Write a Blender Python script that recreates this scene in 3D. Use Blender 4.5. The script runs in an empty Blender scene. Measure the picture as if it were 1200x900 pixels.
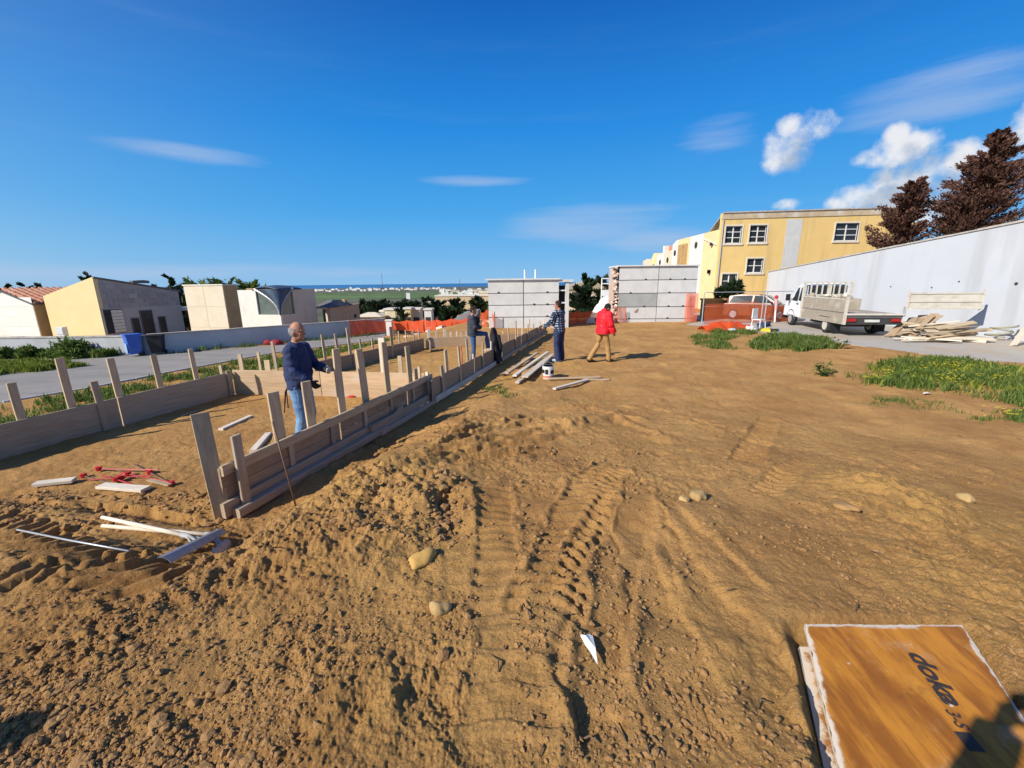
import bpy, bmesh, math, random
import numpy as np
from mathutils import Vector, Matrix, Euler

random.seed(7)
rng = np.random.default_rng(11)
SC = bpy.context.scene
COL = SC.collection
R = math.radians

# ------------------------------------------------------------------ camera
F = 500.0                      # focal length in photograph pixels (1200 px wide)
PITCH = math.atan(119 / F)
ROLL = R(0.65)
CAMZ = 2.3
cam_d = bpy.data.cameras.new('camera')
cam_d.sensor_width = 36.0
cam_d.lens = 36.0 * F / 1200.0
cam_d.clip_start = 0.02
cam_d.clip_end = 60000.0
cam = bpy.data.objects.new('camera', cam_d)
COL.objects.link(cam)
cam.matrix_world = Matrix.Translation((0, 0, CAMZ)) @ Matrix.Rotation(R(90) - PITCH, 4, 'X') @ Matrix.Rotation(-ROLL, 4, 'Z')
SC.camera = cam

# ------------------------------------------------------------------ light
SUN_AZ = R(56.0)               # shadows run to the right and away from the camera
SUN_EL = R(33.5)
sun_dir = Vector((-math.sin(SUN_AZ) * math.cos(SUN_EL), -math.cos(SUN_AZ) * math.cos(SUN_EL), math.sin(SUN_EL)))
sd = bpy.data.lights.new('sun', 'SUN')
sd.energy = 5.0
sd.angle = R(0.5)
sd.color = (1.0, 0.93, 0.82)
sun = bpy.data.objects.new('sun', sd)
COL.objects.link(sun)
sun.rotation_euler = sun_dir.to_track_quat('Z', 'Y').to_euler()
SC.view_settings.view_transform = 'Standard'
SC.view_settings.look = 'None'
SC.view_settings.exposure = 0.35
SC.view_settings.gamma = 1.0
SC.view_settings.use_curve_mapping = False


def ray(px, py):
    u, v = px - 600.0, 450.0 - py
    a = -ROLL
    u, v = u * math.cos(a) - v * math.sin(a), u * math.sin(a) + v * math.cos(a)
    cp, sp = math.cos(PITCH), math.sin(PITCH)
    return Vector((u / F, cp + v / F * sp, -sp + v / F * cp))


def W(px, py, y):
    """the point of the place seen at this pixel, at depth y"""
    d = ray(px, py)
    t = y / d.y
    return Vector((d.x * t, y, CAMZ + d.z * t))


def GZ(px, py, z=0.0):
    d = ray(px, py)
    t = (z - CAMZ) / d.z
    return Vector((d.x * t, d.y * t, z))


# ------------------------------------------------------------------ world: sky with clouds
world = bpy.data.worlds.new('World')
SC.world = world
world.use_nodes = True
wn, wl = world.node_tree.nodes, world.node_tree.links
wn.clear()


def wnode(t, **k):
    n = wn.new(t)
    for a, b in k.items():
        setattr(n, a, b)
    return n


def wmath(op, a, b=None, c=None):
    n = wn.new('ShaderNodeMath')
    n.operation = op
    for i, s in enumerate((a, b, c)):
        if s is None:
            continue
        if isinstance(s, (int, float)):
            n.inputs[i].default_value = s
        else:
            wl.new(s, n.inputs[i])
    return n.outputs[0]


def wsmooth(v, lo, hi):
    n = wn.new('ShaderNodeMapRange')
    n.interpolation_type = 'SMOOTHSTEP'
    wl.new(v, n.inputs[0])
    n.inputs[1].default_value = lo
    n.inputs[2].default_value = hi
    return n.outputs[0]


sky = wnode('ShaderNodeTexSky', sky_type='NISHITA', sun_disc=False, sun_elevation=SUN_EL,
            sun_rotation=math.atan2(sun_dir.x, sun_dir.y), altitude=60.0, air_density=1.0, dust_density=0.35, ozone_density=3.0)
tc = wnode('ShaderNodeTexCoord')
sep = wnode('ShaderNodeSeparateXYZ')
wl.new(tc.outputs['Generated'], sep.inputs[0])
az = wmath('ARCTAN2', sep.outputs[0], sep.outputs[1])
el = wmath('ARCSINE', sep.outputs[2])
# deep blue overhead, paling to the horizon: the clear sea air of the photograph, laid over the physical sky
# (the sun-side fade needs these helpers first)
grad = wnode('ShaderNodeValToRGB')
SKYSTR = 0.11
_stops = [(0.0, (0.20, 0.41, 0.66)), (0.03, (0.13, 0.365, 0.655)), (0.09, (0.050, 0.30, 0.65)), (0.19, (0.012, 0.205, 0.60)), (0.32, (0.003, 0.098, 0.41)), (0.6, (0.002, 0.065, 0.29)), (1.0, (0.002, 0.055, 0.25))]
for i_, (p_, c_) in enumerate(_stops):
    e_ = grad.color_ramp.elements[i_] if i_ < 2 else grad.color_ramp.elements.new(p_)
    e_.position = p_
    e_.color = (*c_, 1)
wl.new(wmath('DIVIDE', el, math.pi / 2), grad.inputs[0])
gs = wnode('ShaderNodeMixRGB', blend_type='MULTIPLY')
gs.inputs[0].default_value = 1.0
wl.new(grad.outputs[0], gs.inputs[1])
gs.inputs[2].default_value = (1 / SKYSTR, 1 / SKYSTR, 1 / SKYSTR, 1)
hsv = wnode('ShaderNodeMixRGB')
# towards the sun the real sky is paler: there the physical sky shows through more
_vd = wnode('ShaderNodeVectorMath', operation='DOT_PRODUCT')
wl.new(tc.outputs['Generated'], _vd.inputs[0])
_vd.inputs[1].default_value = tuple(sun_dir)
wl.new(wmath('SUBTRACT', 0.95, wmath('MULTIPLY', wsmooth(_vd.outputs['Value'], -0.15, 0.95), 0.55)), hsv.inputs[0])
wl.new(sky.outputs[0], hsv.inputs[1])
wl.new(gs.outputs[0], hsv.inputs[2])


def azel(px, py):
    d = ray(px, py).normalized()
    return math.atan2(d.x, d.y), math.asin(d.z)


def wnoise(scale, detail, rough, sx=1, sy=1, sz=1, off=(0, 0, 0)):
    mp = wnode('ShaderNodeMapping')
    mp.inputs['Scale'].default_value = (sx, sy, sz)
    mp.inputs['Location'].default_value = off
    wl.new(tc.outputs['Generated'], mp.inputs[0])
    n = wnode('ShaderNodeTexNoise')
    n.inputs['Scale'].default_value = scale
    n.inputs['Detail'].default_value = detail
    n.inputs['Roughness'].default_value = rough
    wl.new(mp.outputs[0], n.inputs[0])
    return n.outputs[0]


def blob(px, py, w, h, skew=0.0):
    a0, e0 = azel(px, py)
    a1, _ = azel(px + w, py)
    _, e1 = azel(px, py - h)
    da = wmath('SUBTRACT', az, a0)
    de = wmath('SUBTRACT', el, e0)
    if skew:
        da = wmath('SUBTRACT', da, wmath('MULTIPLY', de, skew))
    qa = wmath('POWER', wmath('ABSOLUTE', wmath('DIVIDE', da, abs(a1 - a0))), 2.0)
    qe = wmath('POWER', wmath('ABSOLUTE', wmath('DIVIDE', de, abs(e1 - e0))), 2.0)
    return wmath('SUBTRACT', 1.0, wmath('ADD', qa, qe))


def union(lst):
    o = lst[0]
    for b in lst[1:]:
        o = wmath('SMOOTH_MAX', o, b, 0.25)
    return o


fluff = wnoise(13.0, 12.0, 0.60)
fluff_s = wnoise(13.0, 12.0, 0.60, off=(0.02, 0.012, -0.025))
soft = wnoise(3.2, 5.0, 0.5)
# cumulus clouds: the ones over the yellow building, and looser ones further round the sky
CUM = ((932, 170, 36, 34, 0.35), (912, 180, 24, 30, 0), (958, 150, 28, 24, 0), (925, 152, 20, 18, 0), (1062, 174, 50, 28, 0), (1022, 186, 26, 14, 0), (1112, 192, 60, 30, 0), (1052, 158, 22, 16, 0),
       (1012, 228, 44, 20, 0), (985, 238, 24, 11, 0), (1062, 218, 60, 30, 0), (1030, 216, 26, 20, 0), (918, 240, 26, 9, 0), (1215, 165, 44, 60, 0), (1330, 140, 120, 70, 0), (1120, 228, 70, 36, 0))
cum = union([blob(*c_) for c_ in CUM])
cum_s = union([blob(a_ + 16, b_ + 16, c_, d_, e_) for a_, b_, c_, d_, e_ in CUM])
cm = wmath('ADD', cum, wmath('MULTIPLY', wmath('SUBTRACT', fluff, 0.48), 4.4))
cum_d = wsmooth(cm, 0.05, 1.35)
cm_s = wmath('ADD', cum_s, wmath('MULTIPLY', wmath('SUBTRACT', fluff_s, 0.48), 4.4))
# thin high streaks
streak = wnoise(2.6, 7.0, 0.62, sx=0.75, sy=1.0, sz=9.0, off=(3.1, 1.7, 0.4))
ci = union([blob(690, 264, 120, 26), blob(225, 180, 95, 13), blob(840, 155, 60, 22), blob(1100, 110, 170, 40), blob(770, 280, 90, 18), blob(180, 318, 330, 12), blob(560, 212, 80, 8)])
ci_d = wmath('MULTIPLY', wsmooth(wmath('ADD', ci, wmath('MULTIPLY', wmath('SUBTRACT', streak, 0.5), 3.0)), -0.1, 1.5), 0.55)
ci_all = wmath('MULTIPLY', wsmooth(streak, 0.50, 0.95), 0.10)
veil = wmath('MAXIMUM', ci_d, ci_all)
# cloud colour: white, greyer where the puffs turn from the sun
shade = wsmooth(wmath('SUBTRACT', wmath('MULTIPLY', cm, 0.35), wmath('SUBTRACT', cm_s, 0.55)), -0.7, 0.9)
ccol = wnode('ShaderNodeMixRGB')
wl.new(shade, ccol.inputs[0])
ccol.inputs[1].default_value = (3.2, 3.7, 4.5, 1)
ccol.inputs[2].default_value = (6.3, 6.3, 6.4, 1)
mix1 = wnode('ShaderNodeMixRGB')
wl.new(veil, mix1.inputs[0])
wl.new(hsv.outputs[0], mix1.inputs[1])
mix1.inputs[2].default_value = (3.3, 4.1, 5.6, 1)
mix2 = wnode('ShaderNodeMixRGB')
wl.new(wmath('MULTIPLY', cum_d, 0.93), mix2.inputs[0])
wl.new(mix1.outputs[0], mix2.inputs[1])
wl.new(ccol.outputs[0], mix2.inputs[2])
bg = wnode('ShaderNodeBackground')
bg.inputs[1].default_value = SKYSTR
wl.new(mix2.outputs[0], bg.inputs[0])
wo = wnode('ShaderNodeOutputWorld')
wl.new(bg.outputs[0], wo.inputs[0])

# ------------------------------------------------------------------ materials
MATS = {}


def M(name, c1, c2=None, scale=4.0, rough=0.85, bump=0.15, bscale=60.0, stretch=(1, 1, 1), rnd=0.0, dirt=None, dscale=1.5, dstretch=(1, 1, 1),
      damt=0.6, metal=0.0, spec=0.3, contrast=0.25, alpha=None, bdist=0.01, trans=0.0):
    """procedural surface: two tones by noise, stains, fine relief, a little difference from object to object"""
    if name in MATS:
        return MATS[name]
    m = bpy.data.materials.new(name)
    m.use_nodes = True
    n, l = m.node_tree.nodes, m.node_tree.links
    b = n['Principled BSDF']
    b.inputs['Roughness'].default_value = rough
    b.inputs['Metallic'].default_value = metal
    b.inputs['Specular IOR Level'].default_value = spec
    t = n.new('ShaderNodeTexCoord')
    oi = n.new('ShaderNodeObjectInfo')
    va = n.new('ShaderNodeVectorMath')
    va.operation = 'ADD'
    sc_ = n.new('ShaderNodeVectorMath')
    sc_.operation = 'SCALE'
    cmb = n.new('ShaderNodeCombineXYZ')
    for i in range(3):
        l.new(oi.outputs['Random'], cmb.inputs[i])
    l.new(cmb.outputs[0], sc_.inputs[0])
    sc_.inputs['Scale'].default_value = 37.0
    l.new(t.outputs['Object'], va.inputs[0])
    l.new(sc_.outputs[0], va.inputs[1])

    def noise(s, st, det=6.0, ro=0.6):
        mp = n.new('ShaderNodeMapping')
        mp.inputs['Scale'].default_value = st
        l.new(va.outputs[0], mp.inputs[0])
        x = n.new('ShaderNodeTexNoise')
        x.inputs['Scale'].default_value = s
        x.inputs['Detail'].default_value = det
        x.inputs['Roughness'].default_value = ro
        l.new(mp.outputs[0], x.inputs[0])
        return x.outputs[0]

    def ramp(v, lo, hi):
        mr = n.new('ShaderNodeMapRange')
        mr.interpolation_type = 'SMOOTHSTEP'
        l.new(v, mr.inputs[0])
        mr.inputs[1].default_value = lo
        mr.inputs[2].default_value = hi
        return mr.outputs[0]

    def mixc(f, a, c):
        x = n.new('ShaderNodeMixRGB')
        if isinstance(f, float):
            x.inputs[0].default_value = f
        else:
            l.new(f, x.inputs[0])
        for i, s in ((1, a), (2, c)):
            if isinstance(s, tuple):
                x.inputs[i].default_value = (*s, 1)
            else:
                l.new(s, x.inputs[i])
        return x

    c2 = c2 or tuple(v * 0.8 for v in c1)
    x = mixc(ramp(noise(scale, stretch), 0.5 - contrast, 0.5 + contrast), c1, c2)
    if dirt:
        f = n.new('ShaderNodeMath')
        f.operation = 'MULTIPLY'
        l.new(ramp(noise(dscale, dstretch), 0.48, 0.72), f.inputs[0])
        f.inputs[1].default_value = damt
        x = mixc(f.outputs[0], x.outputs[0], dirt)
    if rnd:
        hs = n.new('ShaderNodeHueSaturation')
        mr = n.new('ShaderNodeMapRange')
        l.new(oi.outputs['Random'], mr.inputs[0])
        mr.inputs[3].default_value = 1 - rnd
        mr.inputs[4].default_value = 1 + rnd
        l.new(mr.outputs[0], hs.inputs['Value'])
        l.new(x.outputs[0], hs.inputs['Color'])
        x = hs
    l.new(x.outputs[0], b.inputs['Base Color'])
    if bump:
        bp = n.new('ShaderNodeBump')
        bp.inputs['Strength'].default_value = bump
        bp.inputs['Distance'].default_value = bdist
        l.new(noise(bscale, stretch, 5.0, 0.65), bp.inputs['Height'])
        l.new(bp.outputs[0], b.inputs['Normal'])
    if trans:
        tr = n.new('ShaderNodeBsdfTranslucent')
        l.new(x.outputs[0], tr.inputs['Color'])
        ms = n.new('ShaderNodeMixShader')
        ms.inputs[0].default_value = trans
        l.new(b.outputs[0], ms.inputs[1])
        l.new(tr.outputs[0], ms.inputs[2])
        l.new(ms.outputs[0], n['Material Output'].inputs[0])
    if alpha is not None:
        tp = n.new('ShaderNodeBsdfTransparent')
        ms = n.new('ShaderNodeMixShader')
        ms.inputs[0].default_value = alpha
        src = n['Material Output'].inputs[0].links[0].from_socket
        l.new(tp.outputs[0], ms.inputs[1])
        l.new(src, ms.inputs[2])
        l.new(ms.outputs[0], n['Material Output'].inputs[0])
    MATS[name] = m
    return m


WOOD_ST = (1.2, 14, 14)
m_wood = M('wood_pale', (0.56, 0.44, 0.29), (0.41, 0.31, 0.19), 3, stretch=WOOD_ST, rnd=0.18, bump=0.35, bscale=9, dirt=(0.22, 0.17, 0.12), damt=0.5, dstretch=(1, 3, 3))
m_wood_grey = M('wood_grey', (0.46, 0.37, 0.26), (0.35, 0.27, 0.18), 3, stretch=WOOD_ST, rnd=0.18, bump=0.35, bscale=9, dirt=(0.40, 0.36, 0.31), damt=0.5, dstretch=(1, 3, 3))
m_wood_tan = M('wood_tan', (0.56, 0.40, 0.245), (0.43, 0.30, 0.18), 2.5, stretch=WOOD_ST, rnd=0.12, bump=0.3, bscale=9, dirt=(0.52, 0.44, 0.36), damt=0.7, dstretch=(1, 2, 2))
m_wood_brown = M('wood_brown', (0.37, 0.275, 0.18), (0.28, 0.20, 0.125), 3, stretch=WOOD_ST, rnd=0.15, bump=0.3, bscale=9, dirt=(0.33, 0.27, 0.20), damt=0.6, dstretch=(1, 2, 2))
m_wood_white = M('wood_limed', (0.68, 0.62, 0.52), (0.55, 0.47, 0.36), 3, stretch=WOOD_ST, rnd=0.12, bump=0.3, bscale=9, dirt=(0.42, 0.33, 0.22), damt=0.5, dstretch=(1, 3, 3))
m_iron = M('iron', (0.13, 0.09, 0.07), (0.22, 0.13, 0.08), 30, rough=0.6, metal=0.3, bump=0.2)
m_steel = M('steel', (0.44, 0.44, 0.43), (0.32, 0.32, 0.31), 12, rough=0.6, metal=0.15, bump=0.1, dirt=(0.36, 0.27, 0.17), dscale=9, damt=0.6)
m_galv = M('galvanised', (0.50, 0.52, 0.54), None, 12, rough=0.4, metal=0.4, bump=0.05)
m_conc = M('precast_concrete', (0.60, 0.61, 0.60), (0.53, 0.54, 0.53), 2.2, rnd=0.07, bump=0.25, bscale=45, dirt=(0.42, 0.42, 0.40), dscale=1.6, dstretch=(1.5, 1.5, 0.6), damt=0.40)
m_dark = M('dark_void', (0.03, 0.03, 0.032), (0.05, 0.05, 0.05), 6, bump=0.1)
m_wallblue = M('painted_wall', (0.50, 0.525, 0.565), (0.46, 0.485, 0.525), 0.7, rough=0.75, bump=0.12, bscale=20, dirt=(0.38, 0.39, 0.41), dscale=0.5, dstretch=(1.0, 2.2, 0.22), damt=0.65, contrast=0.35)
m_coping = M('coping', (0.50, 0.47, 0.42), (0.33, 0.30, 0.26), 4, bump=0.3)
m_yellow = M('yellow_plaster', (0.74, 0.53, 0.21), (0.70, 0.49, 0.185), 1.2, bump=0.12, bscale=40, dirt=(0.50, 0.36, 0.17), dscale=0.8, dstretch=(1.8, 1.8, 0.22), damt=0.65)
m_yellow2 = M('cream_plaster', (0.78, 0.62, 0.34), (0.72, 0.55, 0.28), 1.5, bump=0.1, dirt=(0.55, 0.45, 0.30), dscale=0.8, damt=0.4, dstretch=(1.5, 1.5, .4))
m_yellow3 = M('pale_yellow_plaster', (0.70, 0.56, 0.30), (0.66, 0.52, 0.27), 1.5, bump=0.1, dirt=(0.62, 0.46, 0.22), dscale=0.9, damt=0.35)
m_white = M('white_plaster', (0.72, 0.70, 0.65), (0.66, 0.64, 0.58), 1.6, bump=0.12, dirt=(0.52, 0.50, 0.45), dscale=0.9, dstretch=(1.5, 1.5, .5), damt=0.35)
m_cream = M('cream_render', (0.66, 0.58, 0.45), (0.61, 0.53, 0.40), 1.4, bump=0.12, dirt=(0.50, 0.42, 0.32), dscale=0.9, damt=0.45)
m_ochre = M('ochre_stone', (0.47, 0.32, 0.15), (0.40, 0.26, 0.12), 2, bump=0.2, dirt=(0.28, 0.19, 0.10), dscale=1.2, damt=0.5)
m_trim = M('pale_trim', (0.70, 0.66, 0.58), (0.62, 0.57, 0.48), 4, bump=0.1)
m_glass = M('window_glass', (0.02, 0.025, 0.03), (0.03, 0.035, 0.04), 2, rough=0.12, spec=0.35, bump=0.0)
m_glassgreen = M('chapel_glass', (0.10, 0.13, 0.12), (0.16, 0.19, 0.17), 1.5, rough=0.15, spec=0.5, bump=0.0)
m_slate = M('slate_metal', (0.075, 0.105, 0.15), (0.055, 0.08, 0.12), 3, rough=0.5, metal=0.2, bump=0.1)
m_darkroof = M('dark_roof', (0.10, 0.10, 0.11), (0.15, 0.15, 0.15), 3, bump=0.2)
m_tile = M('terracotta', (0.42, 0.13, 0.07), (0.50, 0.27, 0.17), 9, bump=0.3, dirt=(0.58, 0.44, 0.33), dscale=5, damt=0.6)
m_asphalt = M('asphalt', (0.29, 0.27, 0.245), (0.24, 0.225, 0.205), 0.9, bump=0.3, bscale=150, dirt=(0.16, 0.155, 0.15), dscale=0.35, dstretch=(0.6, 2.5, 1), damt=0.6)
m_yard = M('concrete_yard', (0.42, 0.39, 0.34), (0.36, 0.33, 0.29), 0.7, bump=0.3, bscale=70, dirt=(0.42, 0.30, 0.18), dscale=0.5, damt=0.7)
m_kerb = M('kerb_stone', (0.45, 0.44, 0.41), (0.36, 0.35, 0.33), 3, bump=0.3)
m_garden = M('garden_wall', (0.50, 0.51, 0.52), (0.44, 0.45, 0.46), 1.2, bump=0.2, dirt=(0.34, 0.33, 0.31), dscale=0.8, damt=0.5)
m_bark = M('bark', (0.16, 0.11, 0.08), (0.09, 0.06, 0.045), 8, bump=0.5, bscale=25)
m_rubber = M('tyre_rubber', (0.025, 0.025, 0.025), (0.04, 0.037, 0.034), 8, rough=0.8, bump=0.2)
m_vanwhite = M('van_paint', (0.72, 0.76, 0.80), (0.68, 0.72, 0.76), 2, rough=0.3, spec=0.5, bump=0.02, dirt=(0.5, 0.48, 0.44), dscale=1.5, damt=0.3)
m_oldwhite = M('old_white_paint', (0.58, 0.56, 0.50), (0.48, 0.45, 0.38), 4, rough=0.6, bump=0.15, dirt=(0.38, 0.30, 0.22), dscale=3, damt=0.5, dstretch=(1, 1, 2))
m_board = M('weathered_board', (0.36, 0.32, 0.26), (0.27, 0.23, 0.18), 3, stretch=(8, 1.2, 14), bump=0.3, rnd=0.1, dirt=(0.60, 0.56, 0.48), damt=0.5)
m_redlamp = M('red_lamp', (0.35, 0.02, 0.02), None, 5, rough=0.25, bump=0)
m_amber = M('amber_lamp', (0.6, 0.2, 0.03), None, 5, rough=0.25, bump=0)
m_plate = M('plate', (0.6, 0.6, 0.58), None, 8, rough=0.4, bump=0)
m_orange = M('orange_net', (0.85, 0.13, 0.035), (0.78, 0.10, 0.03), 6, rough=0.6, bump=0.1, alpha=0.86, trans=0.35)
m_orange_thin = M('orange_net_thin', (0.85, 0.17, 0.06), (0.80, 0.13, 0.04), 6, rough=0.6, bump=0.1, alpha=0.58, trans=0.35)
m_orange_mid = M('orange_net_mid', (0.80, 0.17, 0.05), (0.72, 0.13, 0.04), 6, rough=0.6, bump=0.1, alpha=0.55, trans=0.35)
m_orange_solid = M('orange_sheet', (0.85, 0.12, 0.02), (0.75, 0.09, 0.02), 5, rough=0.5, bump=0.2, trans=0.2)
m_blue = M('blue_plastic', (0.03, 0.11, 0.48), (0.035, 0.13, 0.52), 3, rough=0.4, spec=0.5, bump=0.02, dirt=(0.10, 0.2, 0.5), damt=0.4)
m_bluelab = M('pale_label', (0.28, 0.42, 0.72), None, 3, rough=0.5, bump=0)
m_blackplastic = M('black_plastic', (0.02, 0.02, 0.025), None, 4, rough=0.45, bump=0.02)
m_whiteplastic = M('white_plastic', (0.75, 0.75, 0.73), (0.68, 0.68, 0.65), 6, rough=0.45, bump=0.02)
m_redplastic = M('red_plastic', (0.55, 0.03, 0.03), None, 6, rough=0.45, bump=0.05)
m_redpaint = M('red_paint', (0.50, 0.04, 0.04), (0.35, 0.03, 0.03), 9, rough=0.4, bump=0.05)
m_yellowbag = M('yellow_sheet', (0.75, 0.55, 0.04), None, 6, rough=0.6, bump=0.1)
m_brick = M('broken_brick', (0.58, 0.38, 0.29), (0.66, 0.55, 0.47), 5, rnd=0.25, bump=0.4, bscale=30)
m_stone = M('pale_stone', (0.44, 0.30, 0.13), (0.34, 0.22, 0.09), 8, bump=0.5, bscale=30, rnd=0.1)
# cloth and skin
m_skin = M('skin', (0.40, 0.20, 0.13), (0.34, 0.16, 0.10), 14, rough=0.55, bump=0.05)
m_navy = M('navy_knit', (0.028, 0.042, 0.115), (0.02, 0.03, 0.085), 20, bump=0.4, bscale=120)
m_jeans = M('blue_denim', (0.16, 0.30, 0.50), (0.07, 0.15, 0.30), 5, bump=0.3, bscale=90, dirt=(0.32, 0.46, 0.62), dscale=6, damt=0.6)
m_jeans2 = M('dark_denim', (0.05, 0.12, 0.27), (0.04, 0.09, 0.2), 6, bump=0.3, bscale=90)
m_darkjk = M('charcoal_jacket', (0.045, 0.055, 0.075), (0.03, 0.037, 0.05), 8, bump=0.3)
m_black = M('black_cloth', (0.012, 0.012, 0.018), (0.02, 0.02, 0.026), 8, bump=0.3)
m_redjk = M('red_jacket', (0.78, 0.015, 0.03), (0.66, 0.01, 0.02), 6, rough=0.6, bump=0.5, bscale=14, bdist=0.03)
m_khaki = M('tan_trousers', (0.42, 0.24, 0.09), (0.34, 0.19, 0.07), 6, bump=0.3)
m_track = M('navy_tracksuit', (0.022, 0.032, 0.085), (0.03, 0.042, 0.11), 6, bump=0.3)
m_greyhair = M('grey_hair', (0.26, 0.26, 0.27), (0.18, 0.18, 0.18), 40, bump=0.5, bscale=150)
m_blackhair = M('black_hair', (0.012, 0.010, 0.010), (0.022, 0.018, 0.016), 40, bump=0.5, bscale=150)
m_brownhair = M('brown_hair', (0.035, 0.02, 0.014), None, 40, bump=0.5, bscale=150)
m_glove = M('work_glove', (0.42, 0.40, 0.37), (0.30, 0.28, 0.26), 12, bump=0.3)
m_shoe_dark = M('dark_shoe', (0.03, 0.018, 0.014), None, 9, rough=0.5, bump=0.1)
m_shoe_light = M('light_trainer', (0.55, 0.58, 0.62), (0.20, 0.24, 0.38), 14, rough=0.5, bump=0.1)


def checked_cloth():
    m = bpy.data.materials.new('checked_cloth')
    m.use_nodes = True
    n, l = m.node_tree.nodes, m.node_tree.links
    b = n['Principled BSDF']
    b.inputs['Roughness'].default_value = 0.9
    t = n.new('ShaderNodeTexCoord')
    w = []
    for ax in ('X', 'Z'):
        x = n.new('ShaderNodeTexWave')
        x.bands_direction = ax
        x.inputs['Scale'].default_value = 4.6
        x.inputs['Distortion'].default_value = 0.6
        l.new(t.outputs['Object'], x.inputs[0])
        r = n.new('ShaderNodeMapRange')
        l.new(x.outputs['Fac'], r.inputs[0])
        r.inputs[1].default_value = 0.62
        r.inputs[2].default_value = 0.8
        w.append(r.outputs[0])
    a = n.new('ShaderNodeMath')
    a.operation = 'MULTIPLY'
    l.new(w[0], a.inputs[0])
    l.new(w[1], a.inputs[1])
    x = n.new('ShaderNodeMixRGB')
    l.new(a.outputs[0], x.inputs[0])
    x.inputs[1].default_value = (0.02, 0.035, 0.075, 1)
    x.inputs[2].default_value = (0.45, 0.52, 0.60, 1)
    l.new(x.outputs[0], b.inputs['Base Color'])
    return m


m_check = checked_cloth()


def leaf_mat(name, a, b_, c_, trans=0.25):
    """leaves: dark, mid and light clumps, from leaf to leaf and from clump to clump"""
    m = bpy.data.materials.new(name)
    m.use_nodes = True
    n, l = m.node_tree.nodes, m.node_tree.links
    b = n['Principled BSDF']
    b.inputs['Roughness'].default_value = 0.7
    b.inputs['Specular IOR Level'].default_value = 0.2
    g = n.new('ShaderNodeNewGeometry')
    rp = n.new('ShaderNodeValToRGB')
    rp.color_ramp.elements[0].color = (*a, 1)
    rp.color_ramp.elements[1].color = (*c_, 1)
    e = rp.color_ramp.elements.new(0.5)
    e.color = (*b_, 1)
    l.new(g.outputs['Random Per Island'], rp.inputs[0])
    l.new(rp.outputs[0], b.inputs['Base Color'])
    tr = n.new('ShaderNodeBsdfTranslucent')
    l.new(rp.outputs[0], tr.inputs[0])
    ms = n.new('ShaderNodeMixShader')
    ms.inputs[0].default_value = trans
    l.new(b.outputs[0], ms.inputs[1])
    l.new(tr.outputs[0], ms.inputs[2])
    l.new(ms.outputs[0], n['Material Output'].inputs[0])
    return m


m_grass = leaf_mat('grass_blades', (0.07, 0.12, 0.02), (0.11, 0.175, 0.035), (0.24, 0.28, 0.08), 0.4)
m_grass_y = leaf_mat('yellow_green_grass', (0.10, 0.15, 0.02), (0.17, 0.22, 0.03), (0.30, 0.32, 0.05), 0.35)
m_flower = leaf_mat('yellow_petals', (0.75, 0.58, 0.02), (0.80, 0.65, 0.03), (0.85, 0.72, 0.06), 0.2)
m_conifer = leaf_mat('dark_conifer', (0.012, 0.028, 0.012), (0.022, 0.042, 0.018), (0.04, 0.065, 0.025))
m_dead = leaf_mat('dead_conifer', (0.045, 0.020, 0.016), (0.105, 0.050, 0.036), (0.175, 0.092, 0.064), 0.12)
m_bush = leaf_mat('bush_leaves', (0.06, 0.11, 0.02), (0.11, 0.17, 0.035), (0.20, 0.26, 0.07), .4)


# ------------------------------------------------------------------ scene helpers
def rootloc(o):
    v = Vector(o.location)
    return v


def tag(o, label=None, cat=None, group=None, kind=None):
    if label:
        o['label'] = label
    if cat:
        o['category'] = cat
    if group:
        o['group'] = group
    if kind:
        o['kind'] = kind
    return o


def thing(name, loc, label, cat, group=None, rz=0.0):
    o = bpy.data.objects.new(name, None)
    o.empty_display_size = 0.2
    COL.objects.link(o)
    o.location = loc
    o.rotation_euler = (0, 0, rz)
    return tag(o, label, cat, group)


def wmat(o):
    """matrix of an object that has not been through the depsgraph yet"""
    m = o.matrix_basis.copy()
    return wmat(o.parent) @ m if o.parent else m


def link(name, me, mats, parent=None, M_=None):
    o = bpy.data.objects.new(name, me)
    COL.objects.link(o)
    if not isinstance(mats, (list, tuple)):
        mats = [mats]
    if not me.materials:
        for m in mats:
            me.materials.append(m)
    if parent:
        o.parent = parent
    if M_ is not None:
        o.matrix_basis = (wmat(parent).inverted() @ M_) if parent else M_
    elif parent:
        pass
    return o


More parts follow.
